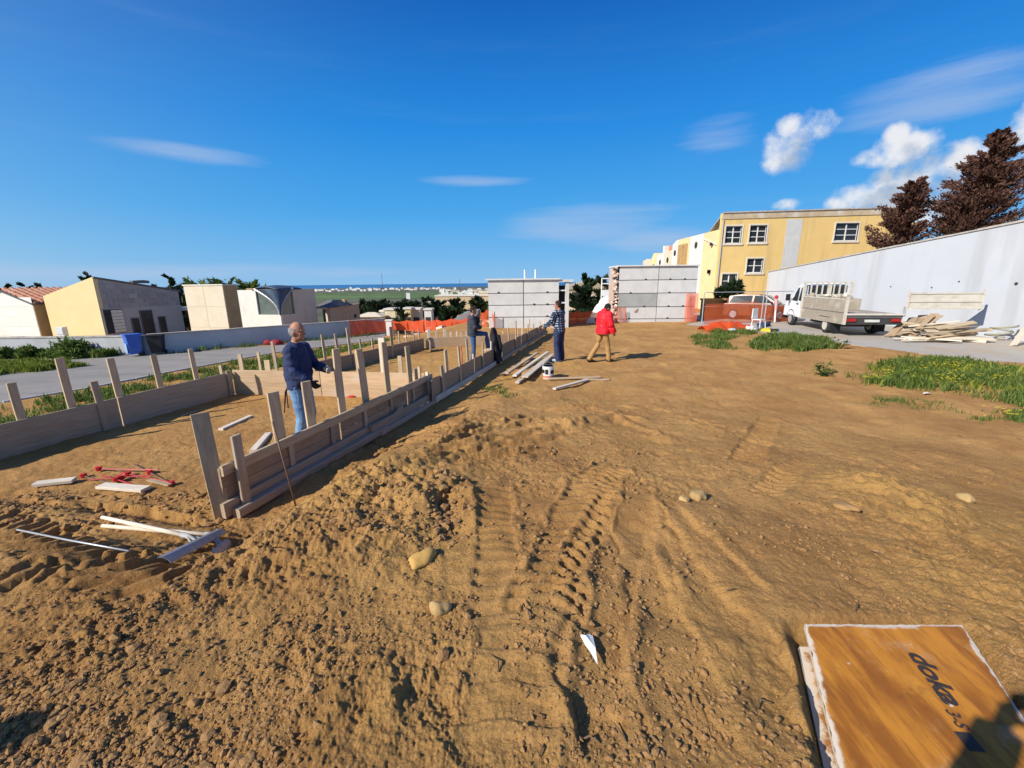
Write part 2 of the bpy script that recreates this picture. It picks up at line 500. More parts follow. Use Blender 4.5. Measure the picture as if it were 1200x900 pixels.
class MB:
    def __init__(s):
        s.v, s.f, s.mi = [], [], []

    def add(s, vs, fs, mi=0):
        k = len(s.v)
        s.v += [tuple(v) for v in vs]
        s.f += [tuple(i + k for i in f) for f in fs]
        s.mi += [mi] * len(fs)

    def box(s, lo, hi, mi=0, M_=None, taper=None):
        x0, y0, z0 = lo
        x1, y1, z1 = hi
        vs = [Vector(p) for p in ((x0, y0, z0), (x1, y0, z0), (x1, y1, z0), (x0, y1, z0), (x0, y0, z1), (x1, y0, z1), (x1, y1, z1), (x0, y1, z1))]
        if taper:
            cx, cy = (x0 + x1) / 2, (y0 + y1) / 2
            for v in vs[4:]:
                v.x = cx + (v.x - cx) * taper
                v.y = cy + (v.y - cy) * taper
        if M_ is not None:
            vs = [M_ @ v for v in vs]
        s.add(vs, [(0, 3, 2, 1), (4, 5, 6, 7), (0, 1, 5, 4), (1, 2, 6, 5), (2, 3, 7, 6), (3, 0, 4, 7)], mi)

    def tube(s, pts, rads, n=8, mi=0, cap=True, flat=None, up=Vector((0, 0, 1))):
        """rings along a polyline; flat = (a, b) multiplies the radius across and along the second axis"""
        pts = [Vector(p) for p in pts]
        if not isinstance(rads, (list, tuple)):
            rads = [rads] * len(pts)
        vs = []
        for i, p in enumerate(pts):
            d = (pts[min(i + 1, len(pts) - 1)] - pts[max(i - 1, 0)]).normalized()
            u = up if abs(d.dot(up)) < 0.95 else Vector((1, 0, 0)) if abs(up.x) < .9 else Vector((0, 1, 0))
            a = d.cross(u).normalized()
            b = a.cross(d).normalized()
            r = rads[i]
            ra, rb = (r if isinstance(r, tuple) else (r, r))
            if flat:
                ra, rb = ra * flat[0], rb * flat[1]
            for k in range(n):
                t = 2 * math.pi * k / n
                vs.append(p + a * (ra * math.cos(t)) + b * (rb * math.sin(t)))
        fs = []
        for i in range(len(pts) - 1):
            for k in range(n):
                fs.append((i * n + k, i * n + (k + 1) % n, (i + 1) * n + (k + 1) % n, (i + 1) * n + k))
        if cap:
            fs.append(tuple(range(n))[::-1])
            fs.append(tuple((len(pts) - 1) * n + k for k in range(n)))
        s.add(vs, fs, mi)

    def sphere(s, c, r, n=10, m=7, mi=0, M_=None):
        c = Vector(c)
        r = Vector(r) if hasattr(r, '__len__') else Vector((r, r, r))
        vs, fs = [], []
        for i in range(m + 1):
            t = math.pi * i / m
            for k in range(n):
                p = 2 * math.pi * k / n
                v = Vector((r.x * math.sin(t) * math.cos(p), r.y * math.sin(t) * math.sin(p), r.z * math.cos(t)))
                if M_ is not None:
                    v = M_ @ v
                vs.append(c + v)
        for i in range(m):
            for k in range(n):
                fs.append((i * n + k, (i + 1) * n + k, (i + 1) * n + (k + 1) % n, i * n + (k + 1) % n))
        s.add(vs, fs, mi)

    def prism(s, poly, o, ax, ay, n, depth, mi=0):
        """polygon (2D) in the plane o + ax*u + ay*v, pushed along n by depth"""
        a = [o + ax * u + ay * v for u, v in poly]
        b = [p + n * depth for p in a]
        k = len(poly)
        fs = [tuple(range(k)), tuple(range(2 * k - 1, k - 1, -1))] + [(i, (i + 1) % k, k + (i + 1) % k, k + i) for i in range(k)]
        s.add(a + b, fs, mi)

    def mesh(s, name, smooth=False, fix=True, org=None):
        me = bpy.data.meshes.new(name)
        vs = s.v if org is None else [tuple(Vector(v) - org) for v in s.v]
        me.from_pydata(vs, [], s.f)
        me.polygons.foreach_set('material_index', s.mi)
        if fix:
            bm = bmesh.new()
            bm.from_mesh(me)
            bmesh.ops.recalc_face_normals(bm, faces=bm.faces)
            bm.to_mesh(me)
            bm.free()
        if smooth:
            me.polygons.foreach_set('use_smooth', [True] * len(me.polygons))
        me.update()
        return me

    def build(s, name, mats, parent=None, smooth=False, fix=True):
        """geometry given in the parent's own frame (or world for a top-level mesh)"""
        return link(name, s.mesh(name, smooth, fix), mats, parent)

    def build_w(s, name, mats, parent, smooth=False, fix=True):
        """geometry given in world coordinates, stored in the parent's frame"""
        inv = wmat(parent).inverted()
        s.v = [tuple(inv @ Vector(v)) for v in s.v]
        return link(name, s.mesh(name, smooth, fix), mats, parent)


def plank_mesh(L, w, t, seg=5, warp=0.006, rr=random):
    """a sawn plank, long axis X, width Z, thickness Y: chamfered edges, slightly warped"""
    c = min(w, t) * 0.12
    prof = [(-t / 2 + c, -w / 2), (t / 2 - c, -w / 2), (t / 2, -w / 2 + c), (t / 2, w / 2 - c), (t / 2 - c, w / 2), (-t / 2 + c, w / 2), (-t / 2, w / 2 - c), (-t / 2, -w / 2 + c)]
    vs, fs = [], []
    a, b = rr.uniform(-1, 1) * warp, rr.uniform(-1, 1) * warp
    for i in range(seg + 1):
        x = -L / 2 + L * i / seg
        k = 4 * (i / seg) * (1 - i / seg)
        j = rr.uniform(-1, 1) * warp * 0.25
        for y, z in prof:
            vs.append((x, y + a * k + j, z + b * k))
    n = 8
    for i in range(seg):
        for k in range(n):
            fs.append((i * n + k, i * n + (k + 1) % n, (i + 1) * n + (k + 1) % n, (i + 1) * n + k))
    fs.append(tuple(range(n))[::-1])
    fs.append(tuple(seg * n + k for k in range(n)))
    me = bpy.data.meshes.new('plank')
    me.from_pydata(vs, [], fs)
    bm = bmesh.new()
    bm.from_mesh(me)
    bmesh.ops.recalc_face_normals(bm, faces=bm.faces)
    bm.to_mesh(me)
    bm.free()
    return me


def frame(p0, p1, up):
    """matrix whose X runs from p0 to p1, Z is as near `up` as it can be, origin half-way"""
    p0, p1, up = Vector(p0), Vector(p1), Vector(up)
    x = (p1 - p0).normalized()
    y = up.cross(x).normalized()
    z = x.cross(y)
    m = Matrix((x, y, z)).transposed().to_4x4()
    m.translation = (p0 + p1) / 2
    return m


def plank(name, p0, p1, w, t, mat, parent=None, up=(0, 0, 1), seg=5, warp=0.006):
    L = (Vector(p1) - Vector(p0)).length
    return link(name, plank_mesh(L, w, t, seg, warp), mat, parent, frame(p0, p1, up))

# ------------------------------------------------------------------ terrain
def ss(x, lo, hi):
    t = np.clip((np.asarray(x, float) - lo) / (hi - lo), 0, 1)
    return t * t * (3 - 2 * t)


def perlin(x, y, seed=0):
    g = np.random.default_rng(seed)
    p = g.permutation(256)
    ang = g.uniform(0, 2 * np.pi, 256)
    gx, gy = np.cos(ang), np.sin(ang)
    xi, yi = np.floor(x).astype(np.int64), np.floor(y).astype(np.int64)
    xf, yf = x - xi, y - yi
    u, v = xf * xf * xf * (xf * (xf * 6 - 15) + 10), yf * yf * yf * (yf * (yf * 6 - 15) + 10)

    def h(a, b):
        return p[(p[a & 255] + b) & 255]

    def d(a, b, fx, fy):
        k = h(a, b)
        return gx[k] * fx + gy[k] * fy
    n00, n10 = d(xi, yi, xf, yf), d(xi + 1, yi, xf - 1, yf)
    n01, n11 = d(xi, yi + 1, xf, yf - 1), d(xi + 1, yi + 1, xf - 1, yf - 1)
    a = n00 + u * (n10 - n00)
    b = n01 + u * (n11 - n01)
    return (a + v * (b - a)) * 1.5


def fbm(x, y, octv=4, seed=0, gain=0.5):
    o, a, f = 0, 1.0, 1.0
    for i in range(octv):
        o = o + a * perlin(x * f, y * f, seed + i)
        a *= gain
        f *= 2.03
    return o


def clods(x, y, cell, seed, keep=0.5):
    """rounded lumps, one per cell at most"""
    g = np.random.default_rng(seed)
    jx, jy, jr, ja = (g.random((128, 128)) for _ in range(4))
    xs, ys = x / cell, y / cell
    xi, yi = np.floor(xs).astype(np.int64), np.floor(ys).astype(np.int64)
    best = np.zeros_like(x)
    for dx in (-1, 0, 1):
        for dy in (-1, 0, 1):
            a, b = xi + dx, yi + dy
            k = (a & 127, b & 127)
            r = np.where(jr[k] < keep, 0.25 + 0.45 * ja[k], 0.0)
            cx, cy = a + 0.2 + 0.6 * jx[k], b + 0.2 + 0.6 * jy[k]
            st = 0.7 + 0.6 * jy[k]
            q = np.abs((xs - cx) * st) ** 1.6 + np.abs((ys - cy) / st) ** 1.6
            rr = np.maximum(r, 1e-6)
            rq = rr ** 1.6
            hgt = np.where(q < rq, rr * np.minimum(1.0, 1.7 * (1 - q / rq)) * (0.75 + 0.5 * jx[k] + 0.35 * ((xs - cx) * (ja[k] - .5) + (ys - cy) * (jr[k] - .25)) * 4), 0)
            best = np.maximum(best, hgt)
    return best * cell


# the formwork's lines on the ground
R1a, R1b = np.array([-2.94, 3.93]), np.array([-1.62, 8.24])
L1a, L1b = np.array([-7.35, 4.30]), np.array([-6.04, 9.0])
r1d = (R1b - R1a) / np.linalg.norm(R1b - R1a)
r1n = np.array([r1d[1], -r1d[0]])


def base(x, y):
    x, y = np.asarray(x, float), np.asarray(y, float)
    r = np.hypot(x, y - 0.3)
    plat = 0.66 * (1 - ss(r, 1.6, 8.5)) + 0.06 * (1 - ss(r, 6, 13))
    q = (x - R1a[0]) * r1n[0] + (y - R1a[1]) * r1n[1]
    s = (x - R1a[0]) * r1d[0] + (y - R1a[1]) * r1d[1]
    edge = 3.95 - 0.22 * (x + 3.0)
    mask = np.maximum(ss(q, 0.40, 1.7), ss(edge - .12 - y, 0.0, 1.6))
    mask = np.where(y > 14, 1.0, mask)
    h = plat * mask
    # spoil thrown up beside the near wall, and the ridge across the open end of the bay
    along = ss(s, -0.6, 0.4) * (1 - ss(s, 4.0, 6.5))
    h = h + 0.07 * np.exp(-((q - 1.5) / 0.50) ** 2) * along
    h = h + 0.07 * np.exp(-((edge - 0.40 - y) / 0.22) ** 2) * (1 - ss(x, -3.0, -2.6)) * ss(x, -9, -6.5)
    # the land falls to the road on the left
    ql = -((x - L1a[0]) * 0.962 - (y - L1a[1]) * 0.27)
    yy = np.clip(y, -3, 60)
    h = h - 0.92 * ss(ql, 0.9, 5.2)
    h = h + 0.16 * np.exp(-((ql - 0.55) / 0.4) ** 2) * (1 - ss(y, 6.0, 7.6)) * ss(y, 2.5, 4.2)
    # behind the last walls the valley opens
    right = ss(x, 11, 15)
    start = 31.0 + 70 * right
    h = h - 3.2 * ss(y, start - 4, start + 14) * (1 - 0.6 * right)
    rad = np.hypot(x, y)
    h = h - 33.0 * ss(rad, 52 + 70 * right, 420)
    h = h + 5.0 * ss(rad, 900, 2600) * fbm(x / 900.0, y / 900.0, 3, 50)* (1 - ss(rad, 2600, 3600))
    h = h - 14.0 * ss(rad, 4600, 5600)
    return h


def base1(x, y):
    return float(base(np.array([x]), np.array([y]))[0])


def G(px, py, dz=0.0):
    """where the ray of this pixel meets the ground"""
    d = ray(px, py)
    t = np.linspace(0.8, 60, 2400)
    z = CAMZ + d.z * t - base(d.x * t, d.y * t)
    i = int(np.argmax(z < 0)) if (z < 0).any() else len(t) - 1
    i = max(i, 1)
    a, b = z[i - 1], z[i]
    k = t[i - 1] + (t[i] - t[i - 1]) * (a / (a - b) if a != b else 0)
    return Vector((d.x * k, d.y * k, CAMZ + d.z * k + dz))


def poly_mask(x, y, poly):
    ins = np.zeros(x.shape, bool)
    n = len(poly)
    for i in range(n):
        (x0, y0), (x1, y1) = poly[i], poly[(i + 1) % n]
        c = ((y0 > y) != (y1 > y)) & (x < (x1 - x0) * (y - y0) / (y1 - y0 + 1e-12) + x0)
        ins ^= c
    return ins


def line_dist(x, y, pts):
    """signed side distance and distance run along a polyline"""
    bd = np.full(x.shape, 1e9)
    sd_ = np.zeros_like(x)
    run = np.zeros_like(x)
    acc = 0.0
    for (ax_, ay_), (bx_, by_) in zip(pts[:-1], pts[1:]):
        dx, dy = bx_ - ax_, by_ - ay_
        L = math.hypot(dx, dy)
        t = ((x - ax_) * dx + (y - ay_) * dy) / (L * L)
        tc_ = np.clip(t, 0, 1)
        px_, py_ = ax_ + tc_ * dx, ay_ + tc_ * dy
        d = np.hypot(x - px_, y - py_)
        sg = np.sign((x - ax_) * dy - (y - ay_) * dx)
        m = d < bd
        bd = np.where(m, d, bd)
        sd_ = np.where(m, sg * d, sd_)
        run = np.where(m, acc + tc_ * L, run)
        acc += L
    return bd, sd_, run, acc


def P2(*pix):
    return [tuple(G(*p)[:2]) for p in pix]


# paved areas (the ground is let down a little under them)
YARD = [(13.2, 12.0), (12.6, 14.2), (12.1, 16.0), (11.0, 19.4), (9.9, 21.6), (9.4, 23.2), (11.2, 25.2), (12.0, 34.0), (19.6, 34.0), (19.6, 6.0), (17.6, 7.0), (15.3, 10.4)]
ROADZ = -0.92
RD = [GZ(px, py, ROADZ) for px, py in ((0, 472), (105, 455), (200, 436), (325, 413), (450, 398), (452, 391), (412, 392), (325, 404), (176, 415))]
ROAD = [(-32, 6.0), (-24, 8.5)] + [(p.x, p.y) for p in RD] + [(-19.2, 21.0), (-42, 21.2), (-42, 6)]

def build_ground():
    rad = [0.45]
    while rad[-1] < 12000:
        r = rad[-1]
        k = 0.0045 if r < 8 else 0.010 if r < 30 else 0.03 if r < 200 else 0.045
        rad.append(r * (1 + k) if r > 1.0 else r + 0.012)
    rad = np.array(rad)
    ang = np.concatenate([np.arange(-64, 64, 0.16), np.arange(64, 296, 4.0)])
    na, nr = len(ang), len(rad)
    A, Rr = np.meshgrid(np.radians(ang), rad)
    x, y = (Rr * np.sin(A)).ravel(), (Rr * np.cos(A)).ravel()
    r = Rr.ravel()
    z = base(x, y)
    # ---- loose soil
    near = r < 34
    xs, ys, rs = x[near], y[near], r[near]
    d = np.zeros_like(xs)
    q = (xs - R1a[0]) * r1n[0] + (ys - R1a[1]) * r1n[1]
    s = (xs - R1a[0]) * r1d[0] + (ys - R1a[1]) * r1d[1]
    inbay = (q < 0.05) & (ys > 3.95 - 0.22 * (xs + 3.0))
    far_fade = 1 - ss(rs, 9, 26)
    wx, wy = xs + 0.15 * fbm(xs * 1.7, ys * 1.7, 2, 71), ys + 0.15 * fbm(xs * 1.7, ys * 1.7, 2, 75)
    rough = np.clip(0.42 + 1.35 * fbm(xs * 0.62, ys * 0.62, 3, 21), 0.06, 1.4)
    left = 1 - ss(xs, -1.2, 0.1)                      # the churned, cloddy side
    rough = rough * (0.62 + 0.8 * left * (1 - ss(rs, 4.5, 8)))
    rough = np.where(inbay, 0.30, rough)
    d += 0.040 * fbm(wx * 0.9, wy * 0.9, 3, 1) * np.where(inbay, 0.35, 1)
    d += 0.018 * fbm(wx * 3.1, wy * 3.1, 3, 5) * (0.5 + rough) * (0.4 + 0.6 * far_fade)
    rid = 1 - np.abs(fbm(wx * 2.2, wy * 2.2, 3, 31))
    d += 0.016 * (rid - 0.7) * rough
    nn = rs < 9.5
    xn, yn, rn = xs[nn], ys[nn], rough[nn]
    fine = np.zeros_like(xn)
    fine += 0.0085 * fbm(xn * 11, yn * 11, 4, 9, 0.68) * (0.5 + rn)
    fine += clods(xn + 0.04 * perlin(xn * 8, yn * 8, 91), yn + .04 * perlin(xn * 8, yn * 8, 92), 0.15, 3, 0.20) * 0.06 * np.clip(rn, 0, 1.1) ** 1.3
    fine += clods(xn + 0.015 * perlin(xn * 25, yn * 25, 93), yn, 0.075, 4, 0.34) * 0.13 * np.clip(rn, 0, 1.2)
    fine += clods(xn, yn, 0.036, 6, 0.45) * 0.26 * np.clip(rn + 0.1, 0, 1.2) * (1 - ss(rs[nn], 4, 7))
    fine += 0.0055 * fbm(xn * 30, yn * 30, 3, 17, 0.7) * (0.45 + 0.8 * np.clip(rn, 0, 1))
    fine += 0.0055 * (1 - np.abs(fbm(xn * 6.5, yn * 6.5, 4, 19, 0.62)) * 1.6) * (0.35 + 0.75 * rn)
    keepf = np.ones_like(xs)
    fineall = np.zeros_like(xs)
    fineall[nn] = fine * (1 - 0.7 * ss(rs[nn], 7, 9.5))

    # ---- marks of tracks and tyres
    def strip(pts, w, depth, pitch, bar, skew=0.0, edge=0.0, smooth=0.8, duty=0.45, wob=0.02):
        nonlocal d, keepf
        bx = np.array(pts)
        m = (xs > bx[:, 0].min() - w) & (xs < bx[:, 0].max() + w) & (ys > bx[:, 1].min() - w) & (ys < bx[:, 1].max() + w)
        if not m.any():
            return
        wb = wob * fbm(xs[m] * 2.5, ys[m] * 2.5, 2, int(pitch * 1000) + 3)
        bd, sg, run, tot = line_dist(xs[m], ys[m], pts)
        sg = sg + wb
        bd = np.abs(sg) if False else np.hypot(bd, 0) + 0 * wb
        fade = ss(run, 0, 0.15) * (1 - ss(run, tot - 0.15, tot))
        inside = 1 - ss(np.abs(sg), w / 2 - 0.025, w / 2 + 0.015)
        inside = inside * (bd < w) * fade
        prof = -depth * inside
        if bar:
            ph = (run + skew * np.abs(sg) + 0.5 * wb) / pitch
            tri = np.abs((ph % 1.0) - 0.5) * 2
            k = ss(tri, 1 - duty - 0.15, 1 - duty + 0.15)
            gain = 0.8 + 0.4 * fbm(xs[m] * 3, ys[m] * 3, 2, 77)
            prof = prof + bar * k * inside * np.clip(gain, 0.1, 1.3)
        if edge:
            prof = prof + edge * np.exp(-((np.abs(sg) - w / 2 - 0.03) / 0.03) ** 2) * fade * (bd < w) * np.clip(0.6 + fbm(xs[m] * 6, ys[m] * 6, 2, 55), 0, 1.6)
        d[m] += prof
        keepf[m] *= 1 - smooth * inside

    def ridge(pts, w, hgt, wob=0.03):
        nonlocal d
        bx = np.array(pts)
        m = (xs > bx[:, 0].min() - .4) & (xs < bx[:, 0].max() + .4) & (ys > bx[:, 1].min() - .4) & (ys < bx[:, 1].max() + .4)
        if not m.any():
            return
        wb = wob * fbm(xs[m] * 3, ys[m] * 3, 2, 41)
        bd, sg, run, tot = line_dist(xs[m], ys[m], pts)
        fade = ss(run, 0, 0.2) * (1 - ss(run, tot - 0.2, tot))
        d[m] += hgt * np.exp(-(((sg + wb) / w) ** 2)) * fade * (bd < .4)

    def cut(pts, drop, back=0.30, wob=0.05):
        """a little scarp: the ground breaks along a line and eases back"""
        nonlocal d
        bx = np.array(pts)
        m = (xs > bx[:, 0].min() - .6) & (xs < bx[:, 0].max() + .6) & (ys > bx[:, 1].min() - .6) & (ys < bx[:, 1].max() + .6)
        wb = wob * fbm(xs[m] * 3.5, ys[m] * 3.5, 3, 43)
        bd, sg, run, tot = line_dist(xs[m], ys[m], pts)
        sg = sg + wb
        fade = ss(run, 0, 0.25) * (1 - ss(run, tot - 0.25, tot)) * (bd < .6)
        d[m] += -drop * ss(sg, 0, 0.025) * (1 - ss(sg, 0.03, back)) * fade + 0.4 * drop * np.exp(-((sg + 0.04) / 0.05) ** 2) * fade

    strip(P2((588, 745), (582, 640), (578, 568)), 0.26, 0.018, 0.105, 0.020, 0.0, 0.012, 0.95)
    strip(P2((520, 520), (535, 600), (545, 700)), 0.22, 0.010, 0.11, 0.010, 0.3, 0.0, 0.8)
    strip(P2((590, 905), (600, 800), (622, 722)), 0.36, 0.008, 0.15, 0.014, 0.15, 0.012, 0.6, 0.35, wob=0.05)
    strip(P2((628, 735), (658, 645), (695, 570), (722, 545)), 0.36, 0.018, 0.105, 0.024, 0.50, 0.020, 0.8, 0.45, wob=0.05)
    strip(P2((640, 700), (690, 610), (715, 575)), 0.10, 0.022, 0.10, 0.022, 0.3, 0.014, 0.4)
    ridge(P2((652, 905), (662, 790), (676, 705), (692, 655), (704, 625)), 0.035, 0.020, 0.02)
    strip(P2((735, 905), (705, 815), (690, 740), (712, 660), (738, 600)), 0.34, 0.024, 0.3, 0.004, 0, 0.008, 0.85, wob=0.06)
    strip(P2((830, 910), (800, 800), (770, 700), (752, 620), (742, 570)), 0.30, 0.018, 0.3, 0.006, 0.5, 0.006, 0.8, wob=0.08)
    cut(P2((728, 585), (722, 620), (733, 650), (726, 690)), 0.024)
    cut(P2((765, 590), (768, 640), (790, 690), (800, 735)), 0.026)
    cut(P2((760, 585), (812, 640), (860, 700), (905, 740)), 0.024)
    cut(P2((740, 690), (735, 760), (722, 820), (745, 905)), 0.022)
    cut(P2((905, 720), (925, 760), (945, 820), (965, 905)), 0.055, 0.25)
    cut(P2((790, 585), (850, 650), (915, 705)), 0.022)
    for k in range(4):
        strip(P2((775 + 9 * k, 770), (800 + 10 * k, 840), (850 + 14 * k, 905)), 0.030, 0.016, .3, 0, 0, 0.006, 0.5, wob=0.006)
    strip(P2((902, 490), (884, 520), (872, 545)), 0.30, 0.022, 0.13, 0.02, 0.6, 0.016, 0.7)
    strip(P2((945, 540), (915, 560), (890, 580)), 0.24, 0.020, 0.12, 0.02, 0.6, 0.014, 0.7)
    for k, (a, b, c) in enumerate((((470, 545), (560, 528), (665, 512)), ((480, 532), (570, 517), (660, 503)), ((500, 520), (570, 506), (640, 494)), ((520, 510), (580, 497), (620, 490)), ((450, 560), (540, 541), (640, 524)))):
        ridge(P2(a, b, c), 0.055, 0.060, 0.05)
        cut(P2(a, b, c), 0.03, 0.16)
    ridge(P2((655, 505), (720, 490), (790, 520)), 0.10, 0.07, 0.08)
    ridge(P2((640, 480), (690, 478), (760, 495)), 0.12, 0.06, 0.1)
    # crawler marks on the left
    strip(P2((-60, 600), (20, 625), (100, 650), (205, 690)), 0.50, 0.030, 0.17, 0.062, 0.55, 0.02, 0.95, 0.42)
    strip(P2((-60, 690), (40, 672), (120, 660), (205, 640)), 0.40, 0.020, 0.15, 0.056, 0.5, 0.02, 0.9, 0.42)
    cut(P2((20, 585), (70, 592), (120, 590), (190, 600), (250, 612)), 0.06, 0.3)
    # spoil heaps
    for (px, py, rx, hh) in ((515, 585, 0.34, 0.14), (470, 560, 0.45, 0.09), (395, 590, 0.5, 0.08), (1065, 590, 0.55, 0.10), (1010, 570, 0.35, 0.05), (660, 500, 0.6, 0.08), (430, 640, .5, .06)):
        c = G(px, py)
        dd = np.hypot(xs - c.x, ys - c.y) / rx
        d += hh * np.exp(-dd ** 2 * 1.3) * (1 + 0.5 * fbm(xs * 5, ys * 5, 3, 61))
    hole = G(522, 596)
    hx, hy = xs - hole.x, ys - hole.y
    d -= 0.07 * np.exp(-((hx * 0.95 + hy * 0.3) / 0.09) ** 2 - ((hy * .95 - hx * .3) / 0.34) ** 2)
    d += fineall * keepf
    # flat under the paving, quiet along the foot of the boards
    rm = poly_mask(xs, ys, ROAD)
    ym = poly_mask(xs, ys, YARD)
    zz = z[near]
    d *= 1 - 0.75 * ss(rs, 14, 30)
    zz = zz + d
    zz = np.where(rm, ROADZ - 0.12, zz)
    zz = np.where(ym, np.minimum(zz, -0.05) - 0.03, zz)
    z[near] = zz
    # bedded flat under the two formwork sheets
    zz = z[near]
    o_, ex, ey = GZ(943, 731, .705), GZ(1128, 732, .69), GZ(985, 905, .66)
    ux, uy = ex - o_, ey - o_
    uy = uy * (1.25 / uy.length)
    det = ux.x * uy.y - ux.y * uy.x
    pu = ((xs - o_.x) * uy.y - (ys - o_.y) * uy.x) / det
    pv = ((ys - o_.y) * ux.x - (xs - o_.x) * ux.y) / det
    inn = ss(pu, -.16, -.02) * (1 - ss(pu, 1.02, 1.12)) * ss(pv, -.08, .02) * (1 - ss(pv, 1.0, 1.1))
    pl_ = o_.z + ux.z * pu + uy.z * pv - .085
    zz = zz * (1 - inn) + np.minimum(pl_, zz + 9) * inn
    z[near] = zz
    # hole under the camera's own feet is closed by one point
    vs = np.stack([x, y, z], 1)
    vs = np.vstack([vs, [[0, 0, float(base1(0, 0))]]])
    idx = np.arange(nr * na).reshape(nr, na)
    a = idx[:-1, :]
    b = idx[1:, :]
    f = np.stack([a, b, np.roll(b, -1, 1), np.roll(a, -1, 1)], -1).reshape(-1, 4)
    me = bpy.data.meshes.new('ground')
    nq = len(f)
    tri = np.stack([np.full(na, nr * na), idx[0], np.roll(idx[0], -1)], -1)
    me.vertices.add(len(vs))
    me.vertices.foreach_set('co', vs.ravel())
    me.loops.add(nq * 4 + na * 3)
    me.loops.foreach_set('vertex_index', np.concatenate([f.ravel(), tri.ravel()]))
    me.polygons.add(nq + na)
    me.polygons.foreach_set('loop_start', np.concatenate([np.arange(nq) * 4, nq * 4 + np.arange(na) * 3]))
    me.polygons.foreach_set('use_smooth', np.ones(nq + na, bool))
    me.update(calc_edges=True)
    # what the ground is made of: yellow sandy subsoil / land cover of the valley
    X, Y = vs[:, 0], vs[:, 1]
    Rv = np.hypot(X, Y)
    yel = np.zeros(len(vs))
    n1 = fbm(X * 0.8, Y * 0.8, 4, 81, 0.6)
    n2 = fbm(X * 3.5, Y * 3.5, 3, 85, 0.6)
    yel += 0.35 * n1 + 0.25 * n2
    for px, py, rx, amt in ((500, 655, 0.40, .8), (515, 620, .3, .6), (480, 540, 0.9, .5), (430, 565, .6, .4), (1075, 580, 0.8, .75), (1050, 605, 0.7, .55), (905, 830, .35, .55), (560, 830, .4, .45), (400, 770, .6, .3), (1190, 720, .5, .6), (590, 440, 1.2, .7), (630, 425, 1.6, .6), (240, 590, .6, .35), (500, 430, 4, .7)):
        c = G(px, py)
        yel += amt * np.exp(-((X - c.x) ** 2 + (Y - c.y) ** 2) / (rx * rx))
    yel = np.clip(yel, 0, 1)
    land = ss(Rv, 40, 120)
    # fields: strips of green, stubble and ploughed earth
    fy = Y + 90 * fbm(X / 500, Y / 500, 2, 90)
    cell = np.floor(fy / 130 + 0.4 * np.floor(X / 310)).astype(int)
    g = np.random.default_rng(5)
    pal = np.array([(0.115, 0.115, 0.08), (0.13, 0.12, 0.09), (0.095, 0.10, 0.075), (0.15, 0.13, 0.10), (0.10, 0.115, 0.065)])
    pick = g.integers(0, 5, 4096)
    ci_ = pal[pick[(cell * 7 + np.floor(X / 310).astype(int) * 13) % 4096]]
    green = np.array([0.10, 0.145, 0.055])
    gm = (ss(fy, 1050, 1150) * (1 - ss(fy, 2050, 2200)))[:, None]
    colr = ci_ * (1 - gm) + gm * (green * (0.75 + 0.5 * g.random(4096)[(cell * 3 + np.floor(X / 420).astype(int)) % 4096])[:, None])
    colr = colr * (1 + 0.25 * fbm(X / 60, Y / 60, 3, 95))[:, None]
    ca = me.color_attributes.new('land', 'FLOAT_COLOR', 'POINT')
    rgba = np.concatenate([np.clip(colr, 0, 1), land[:, None]], 1)
    ca.data.foreach_set('color', rgba.astype(np.float32).ravel())
    at = me.attributes.new('subsoil', 'FLOAT', 'POINT')
    at.data.foreach_set('value', yel.astype(np.float32))
    m = bpy.data.materials.new('earth')
    m.use_nodes = True
    n, l = m.node_tree.nodes, m.node_tree.links
    b = n['Principled BSDF']
    b.inputs['Roughness'].default_value = 0.95
    b.inputs['Specular IOR Level'].default_value = 0.12
    t = n.new('ShaderNodeTexCoord')

    def nz(sc, det, ro):
        k = n.new('ShaderNodeTexNoise')
        k.inputs['Scale'].default_value = sc
        k.inputs['Detail'].default_value = det
        k.inputs['Roughness'].default_value = ro
        l.new(t.outputs['Object'], k.inputs[0])
        return k.outputs[0]

    def mr(v, lo, hi):
        k = n.new('ShaderNodeMapRange')
        k.interpolation_type = 'SMOOTHSTEP'
        l.new(v, k.inputs[0])
        k.inputs[1].default_value = lo
        k.inputs[2].default_value = hi
        return k.outputs[0]

    def mx(f_, a_, c_):
        k = n.new('ShaderNodeMixRGB')
        l.new(f_, k.inputs[0])
        for i, s_ in ((1, a_), (2, c_)):
            if isinstance(s_, tuple):
                k.inputs[i].default_value = (*s_, 1)
            else:
                l.new(s_, k.inputs[i])
        return k.outputs[0]
    c = mx(mr(nz(0.9, 8, 0.65), 0.35, 0.66), (0.395, 0.204, 0.070), (0.53, 0.30, 0.108))
    c = mx(mr(nz(6.0, 8, 0.7), 0.50, 0.78), c, (0.275, 0.140, 0.048))
    c = mx(mr(nz(26.0, 6, 0.7), 0.52, 0.80), c, (0.40, 0.245, 0.105))
    au = n.new('ShaderNodeAttribute')
    au.attribute_name = 'subsoil'
    ym_ = n.new('ShaderNodeMath')
    ym_.operation = 'MULTIPLY'
    l.new(au.outputs['Fac'], ym_.inputs[0])
    l.new(mr(nz(9.0, 6, 0.7), 0.25, 0.6), ym_.inputs[1])
    c = mx(ym_.outputs[0], c, (0.52, 0.30, 0.095))
    c = mx(mr(nz(75.0, 6, 0.75), 0.50, 0.72), c, (0.21, 0.112, 0.042))
    c = mx(mr(nz(140.0, 4, 0.7), 0.55, 0.75), c, (0.44, 0.28, 0.125))
    # pebbles and crumbs too small to build
    vo = n.new('ShaderNodeTexVoronoi')
    vo.inputs['Scale'].default_value = 55.0
    l.new(t.outputs['Object'], vo.inputs[0])
    pe = n.new('ShaderNodeMath')
    pe.operation = 'GREATER_THAN'
    l.new(vo.outputs['Color'], pe.inputs[0])
    pe.inputs[1].default_value = 0.86
